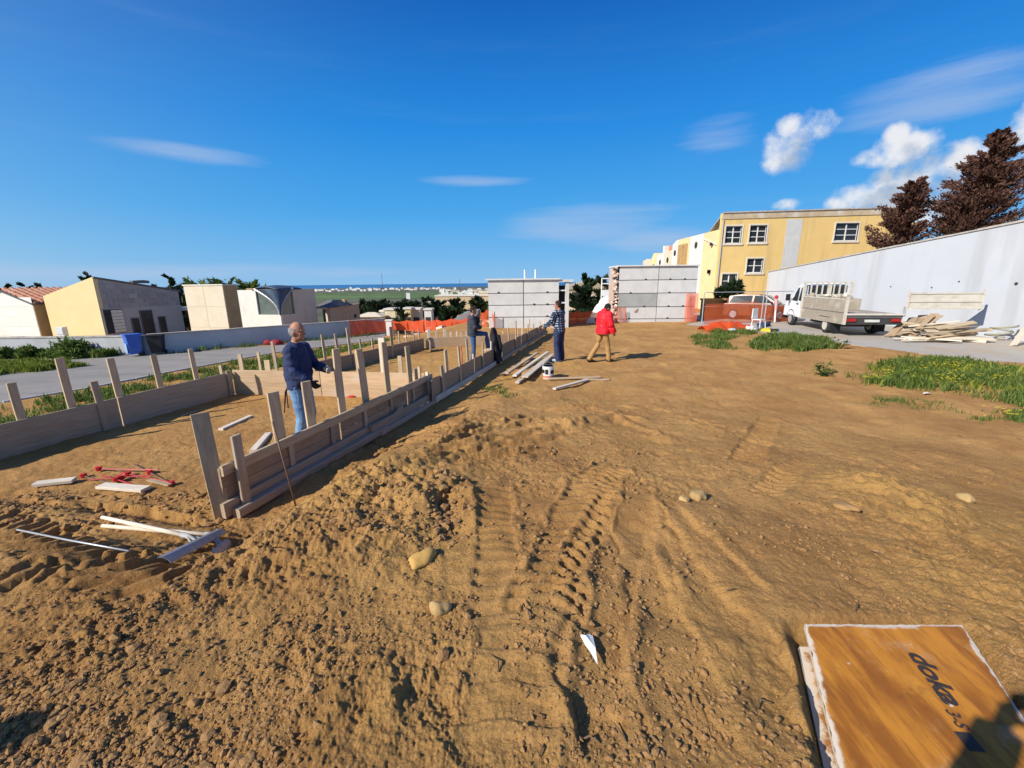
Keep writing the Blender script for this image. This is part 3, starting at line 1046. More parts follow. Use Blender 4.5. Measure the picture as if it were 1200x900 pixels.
    pk = n.new('ShaderNodeMath')
    pk.operation = 'MULTIPLY'
    l.new(pe.outputs[0], pk.inputs[0])
    l.new(mr(vo.outputs['Distance'], 0.35, 0.15), pk.inputs[1])
    c = mx(pk.outputs[0], c, (0.46, 0.33, 0.18))
    al = n.new('ShaderNodeAttribute')
    al.attribute_name = 'land'
    c = mx(al.outputs['Alpha'], c, al.outputs['Color'])
    l.new(c, b.inputs['Base Color'])
    bp = n.new('ShaderNodeBump')
    bp.inputs['Strength'].default_value = 1.0
    bp.inputs['Distance'].default_value = 0.018
    l.new(nz(70.0, 8, 0.75), bp.inputs['Height'])
    bp2 = n.new('ShaderNodeBump')
    bp2.inputs['Strength'].default_value = 0.7
    bp2.inputs['Distance'].default_value = 0.05
    l.new(nz(9.0, 7, 0.7), bp2.inputs['Height'])
    l.new(bp.outputs[0], bp2.inputs['Normal'])
    l.new(bp2.outputs[0], b.inputs['Normal'])
    MATS['earth'] = m
    o = link('ground', me, m)
    tag(o, 'brown churned earth of the building site, with tyre and crawler tracks', 'ground', kind='structure')
    # the built surface, for setting things down on it
    return rad, ang, z.reshape(nr, na)


GR_RAD, GR_ANG, GR_Z = build_ground()


def top(x, y):
    """height of the built ground under a point"""
    r = math.hypot(x, y)
    a = math.degrees(math.atan2(x, y))
    i = int(np.clip(np.searchsorted(GR_RAD, r) - 1, 0, len(GR_RAD) - 2))
    if a < -64:
        a += 360
    j = int(np.clip(np.searchsorted(GR_ANG, a) - 1, 0, len(GR_ANG) - 2))
    u = (r - GR_RAD[i]) / (GR_RAD[i + 1] - GR_RAD[i])
    v = (a - GR_ANG[j]) / (GR_ANG[j + 1] - GR_ANG[j])
    u, v = min(max(u, 0), 1), min(max(v, 0), 1)
    z = GR_Z
    return float((z[i, j] * (1 - u) + z[i + 1, j] * u) * (1 - v) + (z[i, j + 1] * (1 - u) + z[i + 1, j + 1] * u) * v)


def flat_poly(name, poly, z, mat, label, cat, thick=None, kind='structure', zf=None):
    mb = MB()
    pts = [(p[0], p[1], z) for p in poly]
    k = len(pts)
    mb.add(pts, [tuple(range(k))])
    if thick:
        lo = [(p[0], p[1], z - thick) for p in poly]
        mb.add(pts + lo, [(i, (i + 1) % k, k + (i + 1) % k, k + i) for i in range(k)])
    o = mb.build(name, mat, fix=False)
    me = o.data
    if me.polygons[0].normal.z < 0:
        me.flip_normals()
    return tag(o, label, cat, kind=kind)


flat_poly('road', ROAD, ROADZ, m_asphalt, 'worn grey asphalt road passing left of the site', 'road', 0.2)
flat_poly('concrete_yard', YARD, -0.02, m_yard, 'pale concrete yard along the foot of the big grey wall', 'yard', 0.1)
# sea: one sheet beyond the coast
mb = MB()
ns = 64
ri, ro = 4200.0, 45000.0
for k in range(ns):
    a0, a1 = 2 * math.pi * k / ns, 2 * math.pi * (k + 1) / ns
    mb.add([(ri * math.sin(a0), ri * math.cos(a0), -41), (ro * math.sin(a0), ro * math.cos(a0), -41), (ro * math.sin(a1), ro * math.cos(a1), -41), (ri * math.sin(a1), ri * math.cos(a1), -41)], [(0, 1, 2, 3)])
m_sea = M('sea_water', (0.03, 0.115, 0.25), (0.035, 0.13, 0.28), 0.002, rough=0.35, spec=0.3, bump=0)
sea = mb.build('sea', m_sea, fix=False)
if sea.data.polygons[0].normal.z < 0:
    sea.data.flip_normals()
tag(sea, 'strip of dark blue sea along the horizon', 'sea', kind='structure')

# ------------------------------------------------------------------ walls and houses on the left
SG = R(15.0)
AW = Vector((math.sin(SG), math.cos(SG), 0))      # "away" along the site
RT = Vector((math.cos(SG), -math.sin(SG), 0))     # "right" across the site
UP = Vector((0, 0, 1))


def prism_obj(name, poly, o, ax, ay, n, depth, mat, parent):
    mb = MB()
    mb.prism(poly, o, ax, ay, n, depth)
    return mb.build_w(name, mat, parent)


# roadside wall: a sunlit run facing us, then a shaded run along the road; coping on top
def garden_wall(p0, p1, h, label, ext=0.0):
    p0, p1 = Vector(p0), Vector(p1)
    d = (p1 - p0).normalized()
    n = Vector((-d.y, d.x, 0))
    t = thing('garden_wall', p0, label, 'wall')
    L = (p1 - p0).length
    prism_obj('wall_body', [(0, -0.4), (L, -0.4), (L, h), (0, h)], p0, d, UP, n, 0.22, m_garden, t)
    k = int(L / 1.2)
    for i in range(k):
        a, b = L * i / k + 0.006, L * (i + 1) / k - 0.006
        dz = random.uniform(0, 0.012)
        prism_obj('coping_stone', [(a, h + 0.002), (b, h + 0.002), (b, h + 0.06 + dz), (a, h + 0.06 + dz)], p0 - n * 0.03, d, UP, n, 0.29, m_coping, t)
    return t


wc = GZ(176, 415.5, ROADZ)
we = GZ(452, 390.5, ROADZ)
wl_ = GZ(-330, 417, ROADZ)
garden_wall((wl_.x, wc.y, ROADZ), (wc.x - 0.02, wc.y, ROADZ), 0.86, 'sunlit pale grey boundary wall behind the weeds at far left')
garden_wall((wc.x, wc.y, ROADZ), (we.x, we.y, ROADZ), 0.92, 'long grey boundary wall in shade along the road')


def house_block(loc, L, D, zt, zt2=None):
    pass


def chapel(corner_px, y, left_px, right_px, zg=ROADZ):
    """front corner of a small chapel seen at a pixel; lengths of its two faces from the pixels where they end"""
    c = W(corner_px, 385, y)
    c.z = zg

    def solve(dirv, px):
        lo, hi = 0.0, 40.0
        s0 = None
        for i in range(4000):
            s = i * 0.01
            p = c + dirv * s
            zz = p.y * math.cos(PITCH) - (0.9 - CAMZ + 0.0) * 0 + 0.35
            u = 600 + F * p.x / (p.y * math.cos(PITCH) + 0.3)
            if (dirv.dot(RT) < 0 and u <= px) or (dirv.dot(RT) >= 0 and u >= px):
                return s
        return 5.0
    return c, solve(-RT, left_px), solve(AW, right_px)


def zpix(px, py, y):
    return W(px, py, y).z


# --- white gabled chapel with a tiled roof
c, la, sa = chapel(46, 24.0, -75, 66)
sa = max(sa, 5.0)
ze = zpix(41, 357, 24)
za = zpix(9, 341, 24.6)
la = 2 * (W(46, 385, 24).x - W(12, 385, 24.6).x) / RT.x
t = thing('chapel', c, 'small white gabled chapel with red tiled roof at far left', 'house')
hz = ze - c.z
prism_obj('wall', [(0, -0.5), (-la, -0.5), (-la, hz), (-la / 2, za - c.z), (0, hz)], c, RT, UP, AW, sa, m_white, t)
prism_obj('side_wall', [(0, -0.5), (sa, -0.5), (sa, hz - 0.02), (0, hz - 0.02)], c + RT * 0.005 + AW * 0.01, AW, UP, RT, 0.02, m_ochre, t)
for k in range(5):
    z0 = 0.55 + 0.55 * k
    if z0 < hz:
        prism_obj('stone_course', [(-la + .02, z0), (-0.02, z0), (-0.02, z0 + 0.52), (-la + .02, z0 + 0.52)], c - AW * (0.012 + 0.004 * (k % 2)), RT, UP, AW, 0.012, m_white, t)
sl = Vector((RT.x * la / 2, RT.y * la / 2, hz - (za - c.z)))
slope = sl.length
sdir = sl.normalized()
apex = c - RT * la / 2 + UP * (za - c.z)
rf = None
for side in (1, -1):
    sd_ = Vector((sdir.x * side, sdir.y * side, sdir.z))
    nrm = (AW.cross(sd_)).normalized()
    if nrm.z < 0:
        nrm = -nrm
    mb = MB()
    mb.prism([(0, -0.12), (slope + 0.12, -0.12), (slope + 0.12, sa), (0, sa)], apex + nrm * 0.02, sd_, AW, nrm, 0.05)
    r_ = mb.build_w('roof', m_darkroof, t)
    rows = int(slope / 0.33)
    cols = int(sa / 0.3)
    for i in range(rows if side == 1 else 0):
        for j in range(cols):
            mbt = MB()
            p = apex + nrm * (0.10 + 0.01 * (i % 2)) + sd_ * ((i + 0.5) * slope / rows) + AW * ((j + 0.5) * sa / cols)
            a = sd_ * (slope / rows * 0.54) - nrm * 0.03
            mbt.tube([p - a, p + a], [0.11, 0.135], n=6, cap=True)
            mbt.build_w('roof_tile', m_tile, r_)
# --- yellow house with a grey block side wall
c, la, sa = chapel(122, 23.0, 56, 213)
t = thing('house', c, 'yellow plastered house with a grey block side wall and sloping roof', 'house')
z1, z2 = zpix(111.5, 324.5, 23.0) - c.z, zpix(210, 340.5, 23.0 + sa * AW.y) - c.z
zl = zpix(55, 347, 23.0 + la * 0.26) - c.z
prism_obj('front_wall', [(0, -0.5), (-la, -0.5), (-la, zl), (0, z1)], c, RT, UP, AW, 0.2, m_yellow3, t)
prism_obj('block_wall', [(0.2, -0.5), (sa, -0.5), (sa, z2 - .03), (0.2, z1 - 0.05)], c + RT * 0.0, AW, UP, -RT, 0.2, M('grey_block', (0.36, 0.34, 0.32), (0.31, 0.29, 0.27), 2.5, rnd=0.12, bump=0.3, bscale=30), t)
# courses of blocks standing a little proud
bw, bh = 0.52, 0.26
zdoor = zpix(122, 362, 23) - c.z
nrow = 0
z0 = zdoor
while z0 < z1 - 0.1:
    x0 = 0.2 + (0 if nrow % 2 else -bw / 2)
    while x0 < sa - 0.05:
        a, b = max(x0, 0.205), min(x0 + bw, sa) - 0.02
        ztop = z1 + (z2 - z1) * (b / sa) - 0.08
        if b - a > 0.1 and z0 + bh - 0.02 < ztop:
            prism_obj('block', [(a, z0), (b, z0), (b, z0 + bh - 0.025), (a, z0 + bh - 0.025)], c + RT * (0.012 + random.uniform(0, .008)), AW, UP, -RT, 0.012, MATS['grey_block'], t)
        x0 += bw
    z0 += bh
    nrow += 1
m_greyrender = M('grey_render', (0.42, 0.40, 0.38), (0.38, 0.36, 0.34), 2, bump=0.2)
prism_obj('lower_wall', [(0.2, -0.5), (sa, -0.5), (sa, zdoor - 0.01), (0.2, zdoor - 0.01)], c + RT * 0.006, AW, UP, RT, 0.006, m_greyrender, t)


def along(px):
    """distance along this house's side face at which a pixel column falls"""
    best = 0
    for i in range(600):
        p = c + AW * (i * 0.01)
        if 600 + F * p.x / (p.y * math.cos(PITCH) + 0.45) >= px:
            return i * 0.01
    return 6.0


def opening(name, pa, pb, zt, zb, mat, proud=0.02):
    a, b = along(pa), along(pb)
    o = prism_obj(name, [(a, zb), (b, zb), (b, zt), (a, zt)], c + RT * proud, AW, UP, -RT, 0.02, mat, t)
    fr = MB()
    w = 0.05
    for q in ([(a - w, zb), (a, zb), (a, zt + w), (a - w, zt + w)], [(b, zb), (b + w, zb), (b + w, zt + w), (b, zt + w)], [(a, zt), (b, zt), (b, zt + w), (a, zt + w)]):
        fr.prism(q, c + RT * (proud + 0.03), AW, UP, -RT, 0.05)
    fr.build_w('frame', m_greyrender if mat is not m_glass else m_darkroof, o)
    return o


dg = opening('doorway', 124, 147, zdoor - 0.05, 0.75, m_dark)
mb = MB()
a, b = along(133), along(147)
for i in range(7):
    zz0 = 0.78 + i * (zdoor - 0.86) / 7
    mb.prism([(a, zz0), (b - .02, zz0), (b - .02, zz0 + (zdoor - .86) / 7 - 0.02), (a, zz0 + (zdoor - .86) / 7 - .02)], c + RT * 0.035, AW, UP, RT, 0.02)
mb.build_w('roller_shutter', m_galv, dg)
opening('window', 155.5, 163, zpix(158, 373.5, 24.5) - c.z, 0.5, m_glass)
opening('door', 167, 179.5, zpix(170, 364.5, 25) - c.z, 0.5, m_glass)
opening('window', 187, 193.5, zpix(190, 371.5, 26) - c.z, 0.5, m_glass)
mb = MB()
mb.prism([(0.03, z1 - 0.06), (sa + 0.12, z2 - 0.06), (sa + 0.12, z2 + 0.03), (0.03, z1 + 0.02)], c + RT * 0.06, AW, UP, -RT, la + 0.05)
rr_ = mb.build_w('roof', m_darkroof, t)
# tilt: the roof drops towards the far left corner like the front wall
me = rr_.data
for v in me.vertices:
    wv = wmat(rr_) @ v.co
    off = (wv - c).dot(-RT)
    if off > 0.3:
        v.co.z += (zl - z1) * off / la
mb = MB()
mb.prism([(1.8, 0), (2.7, 0), (2.7, 0.14), (2.4, 0.18), (1.8, 0.14)], c + RT * 0.12 + UP * (z1 + (z2 - z1) * 0.45 + .02), AW, UP, -RT, 0.25)
mb.build_w('roof_cap', m_darkroof, t)
# white meter cabinet on its lit wall
pm = W(72, 386, 22.6)
cb = thing('meter_cabinet', (pm.x, pm.y, pm.z - 0.25), 'small white cabinet beside the yellow house wall', 'cabinet')
mb = MB()
mb.box((-0.2, -0.12, -0.9), (0.2, 0.12, 0.38))
mb.build('case', m_whiteplastic, cb)
mb = MB()
mb.box((-0.17, -0.135, 0.0), (0.17, -0.121, 0.34))
mb.build('door', m_whiteplastic, cb)
# --- plain cream block house
c, la, sa = chapel(269, 23.9, 221, 282)
z1 = zpix(261, 334.5, 23.9) - c.z
t = thing('chapel', c, 'flat roofed cream block of a chapel with blank front', 'house')
prism_obj('wall', [(0, -.5), (-la, -.5), (-la, z1), (0, z1)], c, RT, UP, AW, sa, m_cream, t)
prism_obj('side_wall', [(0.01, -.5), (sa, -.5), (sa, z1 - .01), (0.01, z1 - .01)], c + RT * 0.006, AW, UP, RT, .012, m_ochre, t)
for i in range(3):
    for j in range(2):
        hh = (z1 + .2) / 3
        prism_obj('facing_panel', [(-la + j * la / 2 + .01, -0.2 + i * hh + .008), (-la + (j + 1) * la / 2 - .01, -0.2 + i * hh + .008), (-la + (j + 1) * la / 2 - .01, -0.2 + (i + 1) * hh - .008), (-la + j * la / 2 + .01, -0.2 + (i + 1) * hh - .008)],
                  c - AW * 0.014, RT, UP, AW, 0.013, m_cream, t)
prism_obj('roof_slab', [(-la - .04, z1), (0.04, z1), (0.04, z1 + .07), (-la - .04, z1 + .07)], c - AW * .05, RT, UP, AW, sa + .1, m_trim, t)
# porch between it and the yellow house
pc = W(205, 362, 27.5)
pr = thing('porch', (pc.x, pc.y, ROADZ), 'white porch slab on posts with a climbing plant, between two houses', 'porch')
mb = MB()
mb.box((-0.25, -0.2, pc.z - 0.1 - ROADZ), (2.2, 1.4, pc.z + 0.08 - ROADZ))
mb.build('slab', m_white, pr)
mb = MB()
mb.box((0.0, -0.1, 0), (0.22, 0.1, pc.z - 0.1 - ROADZ))
mb.build('post', m_white, pr)
mb = MB()
mb.box((0.5, 1.0, 0), (2.2, 1.2, pc.z - 0.11 - ROADZ))
mb.build('back_wall', m_ochre, pr)
# --- chapel with the vaulted metal roof
c, la, sa = chapel(331, 33.0, 277, 371)
zc = zpix(331, 369, 33) - c.z            # foot of the metal fan
zl = zpix(276, 340, 34) - c.z
zr = zpix(366, 338.5, 35) - c.z
t = thing('chapel', c, 'white chapel with blue metal vault and arched glass corner', 'house')
w1, w2 = la * 0.50, sa * 0.38
prism_obj('wall', [(0, -.5), (-la, -.5), (-la, zl), (-w1, zl), (-w1, zc), (0, zc)], c, RT, UP, AW, 0.25, m_white, t)
prism_obj('wall', [(0.25, -.5), (sa, -.5), (sa, zr), (w2, zr), (w2, zc), (0.25, zc)], c, AW, UP, -RT, 0.25, m_cream, t)
prism_obj('back_wall', [(0, -.5), (sa - .3, -.5), (sa - .3, zl - .05), (0, zl - .05)], c - RT * la + AW * 0.26, AW, UP, RT, 0.25, m_white, t)
ztop = zpix(322, 334, 34) - c.z
mb = MB()
mb.prism([(-w1 + .01, zc), (-0.02, zc), (-.02, zl), (-w1 + .01, zl)], c + AW * 0.12, RT, UP, AW, .03)
gl = mb.build_w('glass_panel', m_glassgreen, t)
mb = MB()
mb.prism([(0.02, zc), (w2 - .01, zc), (w2 - .01, zr), (.02, zr)], c - RT * 0.12, AW, UP, -RT, .03)
mb.build_w('glass_panel', m_glassgreen, t)
mb = MB()
rows = 10
ring = []
for i in range(rows + 1):
    f_ = i / rows
    ang = f_ * math.pi / 2
    off = math.sin(ang) ** 2.1
    zz0 = zc + (zl + 0.05 - zc) * math.sin(ang)
    zz1 = zc + (zr + 0.05 - zc) * math.sin(ang)
    a = c + RT * (-w1 * off) + UP * zz0 - AW * 0.05
    b = c + AW * (w2 * off) + UP * zz1 + RT * 0.05
    m_ = c + (AW - RT) * (0.16 * off * 1.5) * 0 + UP * ((zz0 + zz1) / 2) + (RT - AW) * 0.04
    ring.append([a, a * .5 + m_ * .5 + (RT - AW) * .02, m_ + (AW - RT) * (0.15 * off), b * .5 + m_ * .5 + (RT - AW) * .02, b])
vs = [p for r_ in ring for p in r_]
fs = [(i * 5 + k, i * 5 + k + 1, (i + 1) * 5 + k + 1, (i + 1) * 5 + k) for i in range(rows) for k in range(4)]
mb.add(vs, fs)
fan = mb.build_w('vault', m_slate, t, smooth=True)
so = fan.modifiers.new('thick', 'SOLIDIFY')
so.thickness = 0.05
for side in (0, 4):
    mb = MB()
    mb.tube([r_[side] for r_ in ring], 0.085, n=6)
    mb.build_w('arch_rim', m_galv, fan)
# cap of the vault over the whole roof
mb = MB()
gx, gy = 12, 8
vs, fs = [], []
for i in range(gx + 1):
    for j in range(gy + 1):
        u, v = i / gx, j / gy
        p = c - RT * (la * 0.56 * u) + AW * (sa * 0.62 * v)
        hgt = (zl + 0.02) * (1 - v) + (zr + .02) * v
        p = p + UP * (hgt + (ztop - hgt) * math.sin(min(u * 1.0, 1) * math.pi) ** .7 * (0.4 + .6 * math.sin(math.pi * min(.15 + v * .7, 1))))
        vs.append(p - AW * 0.08 * (j == 0) + RT * 0.08 * (i == 0))
for i in range(gx):
    for j in range(gy):
        k = i * (gy + 1) + j
        fs.append((k, k + 1, k + gy + 2, k + gy + 1))
mb.add(vs, fs)
cap = mb.build_w('roof', m_slate, t, smooth=True)
so = cap.modifiers.new('thick', 'SOLIDIFY')
so.thickness = 0.06
prism_obj('parapet', [(0, 0), (la * .42, 0), (la * .42, .12), (0, .12)], c - RT * la + UP * zl + AW * 1.2, RT, UP, AW, .6, m_ochre, t)
# --- low house with a dark hipped roof further along
c, la, sa = chapel(389, 37.0, 371, 421)
z1 = zpix(388, 361, 37) - c.z
z2 = zpix(418, 357.5, 38) - c.z
t = thing('house', c, 'low tan house with dark hipped roof and open porch', 'house')
prism_obj('wall', [(0, -1), (sa, -1), (sa, z2), (0, z1)], c, AW, UP, -RT, 0.3, M('tan_render', (0.50, 0.36, 0.24), (0.44, 0.31, 0.2), 2, bump=.2), t)
prism_obj('porch_beam', [(-la, z1 - .1), (-.31, z1 - .1), (-.31, z1 + .06), (-la, z1 + .06)], c, RT, UP, AW, 0.3, m_white, t)
prism_obj('porch_back', [(-la, -1), (-.31, -1), (-.31, z1 - .1), (-la, z1 - .1)], c + AW * 0.8, RT, UP, AW, 0.2, m_cream, t)
prism_obj('porch_post', [(-.75, -1), (-.6, -1), (-.6, z1 - .1), (-.75, z1 - .1)], c, RT, UP, AW, 0.15, m_darkroof, t)
mb = MB()
zr_ = zpix(385, 351.5, 38.5) - c.z
A_ = [c - RT * (la + .3) + UP * (z1 + .06) - AW * .2, c + RT * .15 + UP * (z1 + .06) - AW * .2, c + RT * .15 + AW * (sa * .75) + UP * (z1 + .1), c - RT * (la + .3) + AW * (sa * .75) + UP * (z1 + .1)]
B_ = [c - RT * la * .7 + AW * sa * .25 + UP * zr_, c - RT * la * .35 + AW * sa * .25 + UP * zr_, c - RT * la * .35 + AW * sa * .55 + UP * zr_, c - RT * la * .7 + AW * sa * .55 + UP * zr_]
mb.add(A_ + B_, [(0, 1, 5, 4), (1, 2, 6, 5), (2, 3, 7, 6), (3, 0, 4, 7), (4, 5, 6, 7), (3, 2, 1, 0)])
rf = mb.build_w('roof', m_darkroof, t)
pcx = W(399, 353, 39.5)
mb = MB()
mb.box((pcx.x - .45, pcx.y - .2, pcx.z - .5), (pcx.x + .45, pcx.y + .5, pcx.z + .15))
mb.build_w('chimney', M('tan_stack', (.55, .36, .2), None, 3), rf)
mb = MB()
pv = W(411, 372, 37.9)
prism_obj('vent', [(sa * .78, pv.z - c.z - .2), (sa * .87, pv.z - c.z - .2), (sa * .87, pv.z - c.z + .12), (sa * .78, pv.z - c.z + .12)], c + RT * .01, AW, UP, -RT, .02, m_dark, t)

# ------------------------------------------------------------------ bins by the wall
def wheelie_bin(p, label, mat, rz, h=1.05):
    t = thing('wheelie_bin', p, label, 'bin', rz=rz)
    mb = MB()
    mb.tube([(0, 0, 0.10), (0, 0, 0.14), (0, 0, h - 0.1), (0, 0, h - 0.04)], [0.30, 0.31, 0.40, 0.41], n=4)
    mb.v = [tuple(Matrix.Rotation(R(45), 3, 'Z') @ Vector(v)) for v in mb.v]
    mb.build('body', mat, t)
    mb = MB()
    mb.box((-0.31, -0.34, h - 0.04), (0.31, 0.32, h), taper=0.96)
    mb.box((-0.28, 0.30, h - 0.05), (0.28, 0.36, h - .01))
    mb.build('lid', mat, t)
    for s in (-1, 1):
        mb = MB()
        mb.tube([(0.20 * s, 0.22, 0.1), (0.27 * s, 0.22, 0.1)], 0.10, n=14)
        mb.build('wheel', m_rubber, t)
    return t


bp_ = GZ(159, 417, ROADZ)
b1 = wheelie_bin(bp_, 'blue wheelie bin standing by the corner of the boundary wall', m_blue, R(-35))
mb = MB()
mb.box((-0.17, -0.302, 0.2), (0.17, -0.285, 0.62))
mb.build('label_panel', m_bluelab, b1)
wheelie_bin(bp_ + Vector((0.75, 0.45, 0)), 'dark wheelie bin half hidden behind the blue one', m_blackplastic, R(20), 0.98)
# red heap at the foot of the shaded wall
p = GZ(321, 404, ROADZ)
mb = MB()
for k in range(7):
    mb.sphere((random.uniform(-.35, .35), random.uniform(-.1, .1), random.uniform(0.06, 0.15)), (random.uniform(.12, .28), .15, random.uniform(.10, .20)), 7, 5)
o = mb.build('red_bag', M('dull_red', (.30, .02, .03), None, 6, bump=.4, bscale=8), smooth=True)
o.location = p
tag(o, 'slumped red plastic bag at the foot of the shaded road wall', 'bag')

# kerb between road and verge, set stone by stone
vr = [RD[0], RD[1], RD[2], RD[3], RD[4]]
for a, b in zip(vr[:-1], vr[1:]):
    L = (b - a).length
    k = max(1, int(L / 1.0))
    for i in range(k):
        p0, p1 = a.lerp(b, (i + .01) / k), a.lerp(b, (i + .99) / k)
        if i == 0 and a is vr[0]:
            kerb_t = thing('kerb', vr[0], 'low stone kerb between the road and the grass verge', 'kerb')
            kerb_t['kind'] = 'structure'
        o = plank('kerb_stone', p0 + Vector((.06, 0, -.02)), p1 + Vector((.06, 0, -.02)), 0.14, 0.12, m_kerb, kerb_t, seg=1, warp=.003)

# ------------------------------------------------------------------ vegetation
def leaf_cloud(n, pos_fn, size, rr):
    """many small bent leaf faces through a volume"""
    mb = MB()
    for _ in range(n):
        p, ax = pos_fn(rr)
        s = size * rr.uniform(0.6, 1.4)
        d = (Vector((rr.gauss(0, 1), rr.gauss(0, 1), rr.gauss(0, .8))).normalized() * 0.6 + ax).normalized()
        sdv = d.cross(Vector((rr.gauss(0, 1), rr.gauss(0, 1), rr.gauss(0, 1)))).normalized() * s * 0.3
        mb.add([p - sdv, p + sdv, p + d * s], [(0, 1, 2)])
    return mb


def conifer(loc, h, rad, label, group, n, size, mat, seed, lean=(0, 0), name='conifer', cat='tree', shape=0.8, boughs=0, low=0.1, rough=0.35, tlow=0.0):
    rr = random.Random(seed)
    t = thing(name, loc, label, cat, group)
    mb = MB()
    lv = Vector((lean[0], lean[1], 0))
    mb.tube([(0, 0, -0.4), lv * 0.2 + UP * h * .35, lv * .6 + UP * h * .7, lv + UP * h * .95], [h * .028, h * .02, h * .012, h * .004], n=7)
    nb = boughs or 26
    tips = []
    for k in range(nb):
        f_ = low + (0.98 - low) * (k + rr.random()) / nb
        a = rr.uniform(0, 2 * math.pi)
        ft = max(0.0, (f_ - tlow) / (1 - tlow))
        r_ = rad * (1 - ft) ** shape * rr.uniform(1 - rough, 1 + rough) + rad * 0.07
        p0 = lv * f_ * f_ + UP * h * f_ * 0.95
        p1 = p0 + Vector((math.cos(a), math.sin(a), rr.uniform(0.15, 0.75))) * r_
        tips.append((p0, p1, r_))
        mb.tube([p0, (p0 + p1) / 2 - UP * r_ * .05, p1], [h * .006, h * .004, h * .0015], n=4, cap=False)
    mb.build('trunk', m_bark, t)

    def pos(q):
        p0, p1, r_ = q.choice(tips)
        f_ = q.uniform(0.15, 1.05)
        p = p0.lerp(p1, f_)
        sp = r_ * (0.07 + 0.11 * abs(1 - f_))
        return p + Vector((q.gauss(0, sp), q.gauss(0, sp), q.gauss(0, sp * .8))), (p1 - p0).normalized() + UP * .3
    mb = leaf_cloud(n, pos, size, rr)
    mb.build('crown', mat, t, fix=False)
    return t


def bush(loc, rx, rz_, label, n, size, mat, seed, group=None, name='bush', cat='bush'):
    rr = random.Random(seed)
    t = thing(name, loc, label, cat, group)
    mb = MB()
    lobes = []
    for k in range(9):
        a = rr.uniform(0, 6.28)
        r_ = rr.uniform(0, rx * .75)
        p = Vector((math.cos(a) * r_, math.sin(a) * r_ * .7, rr.uniform(.25, .85) * rz_))
        lobes.append((p, rr.uniform(.25, .5) * rx))
        mb.tube([(0, 0, -.1), p * .5, p], [.02, .014, .006], n=4, cap=False)
    mb.build('stem', m_bark, t)

    def pos(q):
        p, r_ = q.choice(lobes)
        d = Vector((q.gauss(0, 1), q.gauss(0, 1), q.gauss(0, 1))).normalized()
        pt = p + d * r_ * q.uniform(.5, 1.05)
        pt.z = max(pt.z, 0.01)
        return pt, d + UP * .4
    leaf_cloud(n, pos, size, rr).build('crown', mat, t, fix=False)
    return t


def grass(poly, n, h, label, seed, mat=None, density=None, zfix=None, name='grass', spread=0.35, broad=1.0):
    """blades standing on the ground inside a polygon, thinning towards its edge"""
    rr = np.random.default_rng(seed)
    P_ = np.array(poly)
    lo, hi = P_.min(0), P_.max(0)
    x = rr.uniform(lo[0], hi[0], n * 6)
    y = rr.uniform(lo[1], hi[1], n * 6)
    m = poly_mask(x, y, poly)
    k = fbm(x * 1.1 + seed, y * 1.1, 4, seed, 0.6)
    bd, _, _, _ = line_dist(x, y, [tuple(p) for p in poly] + [tuple(poly[0])])
    m &= rr.random(len(x)) < np.clip(0.55 + 1.1 * k, 0.03, 1) * np.clip(bd / spread, 0.05, 1)
    x, y, k = x[m][:n], y[m][:n], k[m][:n]
    vs, fs = [], []
    for a, b, kk in zip(x, y, k):
        z = zfix if zfix is not None else top(a, b)
        hh = h * (0.45 + 0.8 * rr.random()) * (0.75 + 0.5 * max(min(kk, 1), -1))
        t = rr.uniform(0, 6.28)
        w = hh * 0.10 * broad * rr.uniform(.6, 1.4)
        dx, dy = math.cos(t) * w, math.sin(t) * w
        l = rr.uniform(0.1, 0.8) * hh
        u = rr.uniform(0, 6.28)
        ex, ey = math.cos(u) * l, math.sin(u) * l
        i = len(vs)
        vs += [(a - dx, b - dy, z - .01), (a + dx, b + dy, z - .01), (a + ex * .4 + dx * .7, b + ey * .4 + dy * .7, z + hh * .6), (a + ex * .4 - dx * .7, b + ey * .4 - dy * .7, z + hh * .6), (a + ex, b + ey, z + hh)]
        fs += [(i, i + 1, i + 2, i + 3), (i + 3, i + 2, i + 4)]
    me = bpy.data.meshes.new(name)
    me.from_pydata(vs, [], fs)
    o = link(name, me, mat or m_grass)
    return tag(o, label, 'grass' if name == 'grass' else 'weeds', kind='stuff')


def flowers(poly, n, h, label, seed, r_=0.022):
    rr = np.random.default_rng(seed)
    P_ = np.array(poly)
    lo, hi = P_.min(0), P_.max(0)
    mb = MB()
    c = 0
    # flowers come in clumps
    while c < n:
        cx, cy = rr.uniform(lo, hi)
        if not poly_mask(np.array([cx]), np.array([cy]), poly)[0]:
            continue
        for _ in range(int(rr.integers(3, 12))):
            a, b = cx + rr.normal(0, .16), cy + rr.normal(0, .16)
            z = top(a, b) + h * rr.uniform(.7, 1.25)
            for q in range(5):
                t = 2 * math.pi * q / 5
                nx, ny = math.cos(t) * r_, math.sin(t) * r_
                mb.add([(a, b, z), (a + nx - ny * .5, b + ny + nx * .5, z + r_ * .5), (a + nx + ny * .5, b + ny - nx * .5, z + r_ * .5)], [(0, 1, 2)])
            c += 1
    o = mb.build('yellow_flowers', m_flower, fix=False)
    return tag(o, label, 'flowers', kind='stuff')


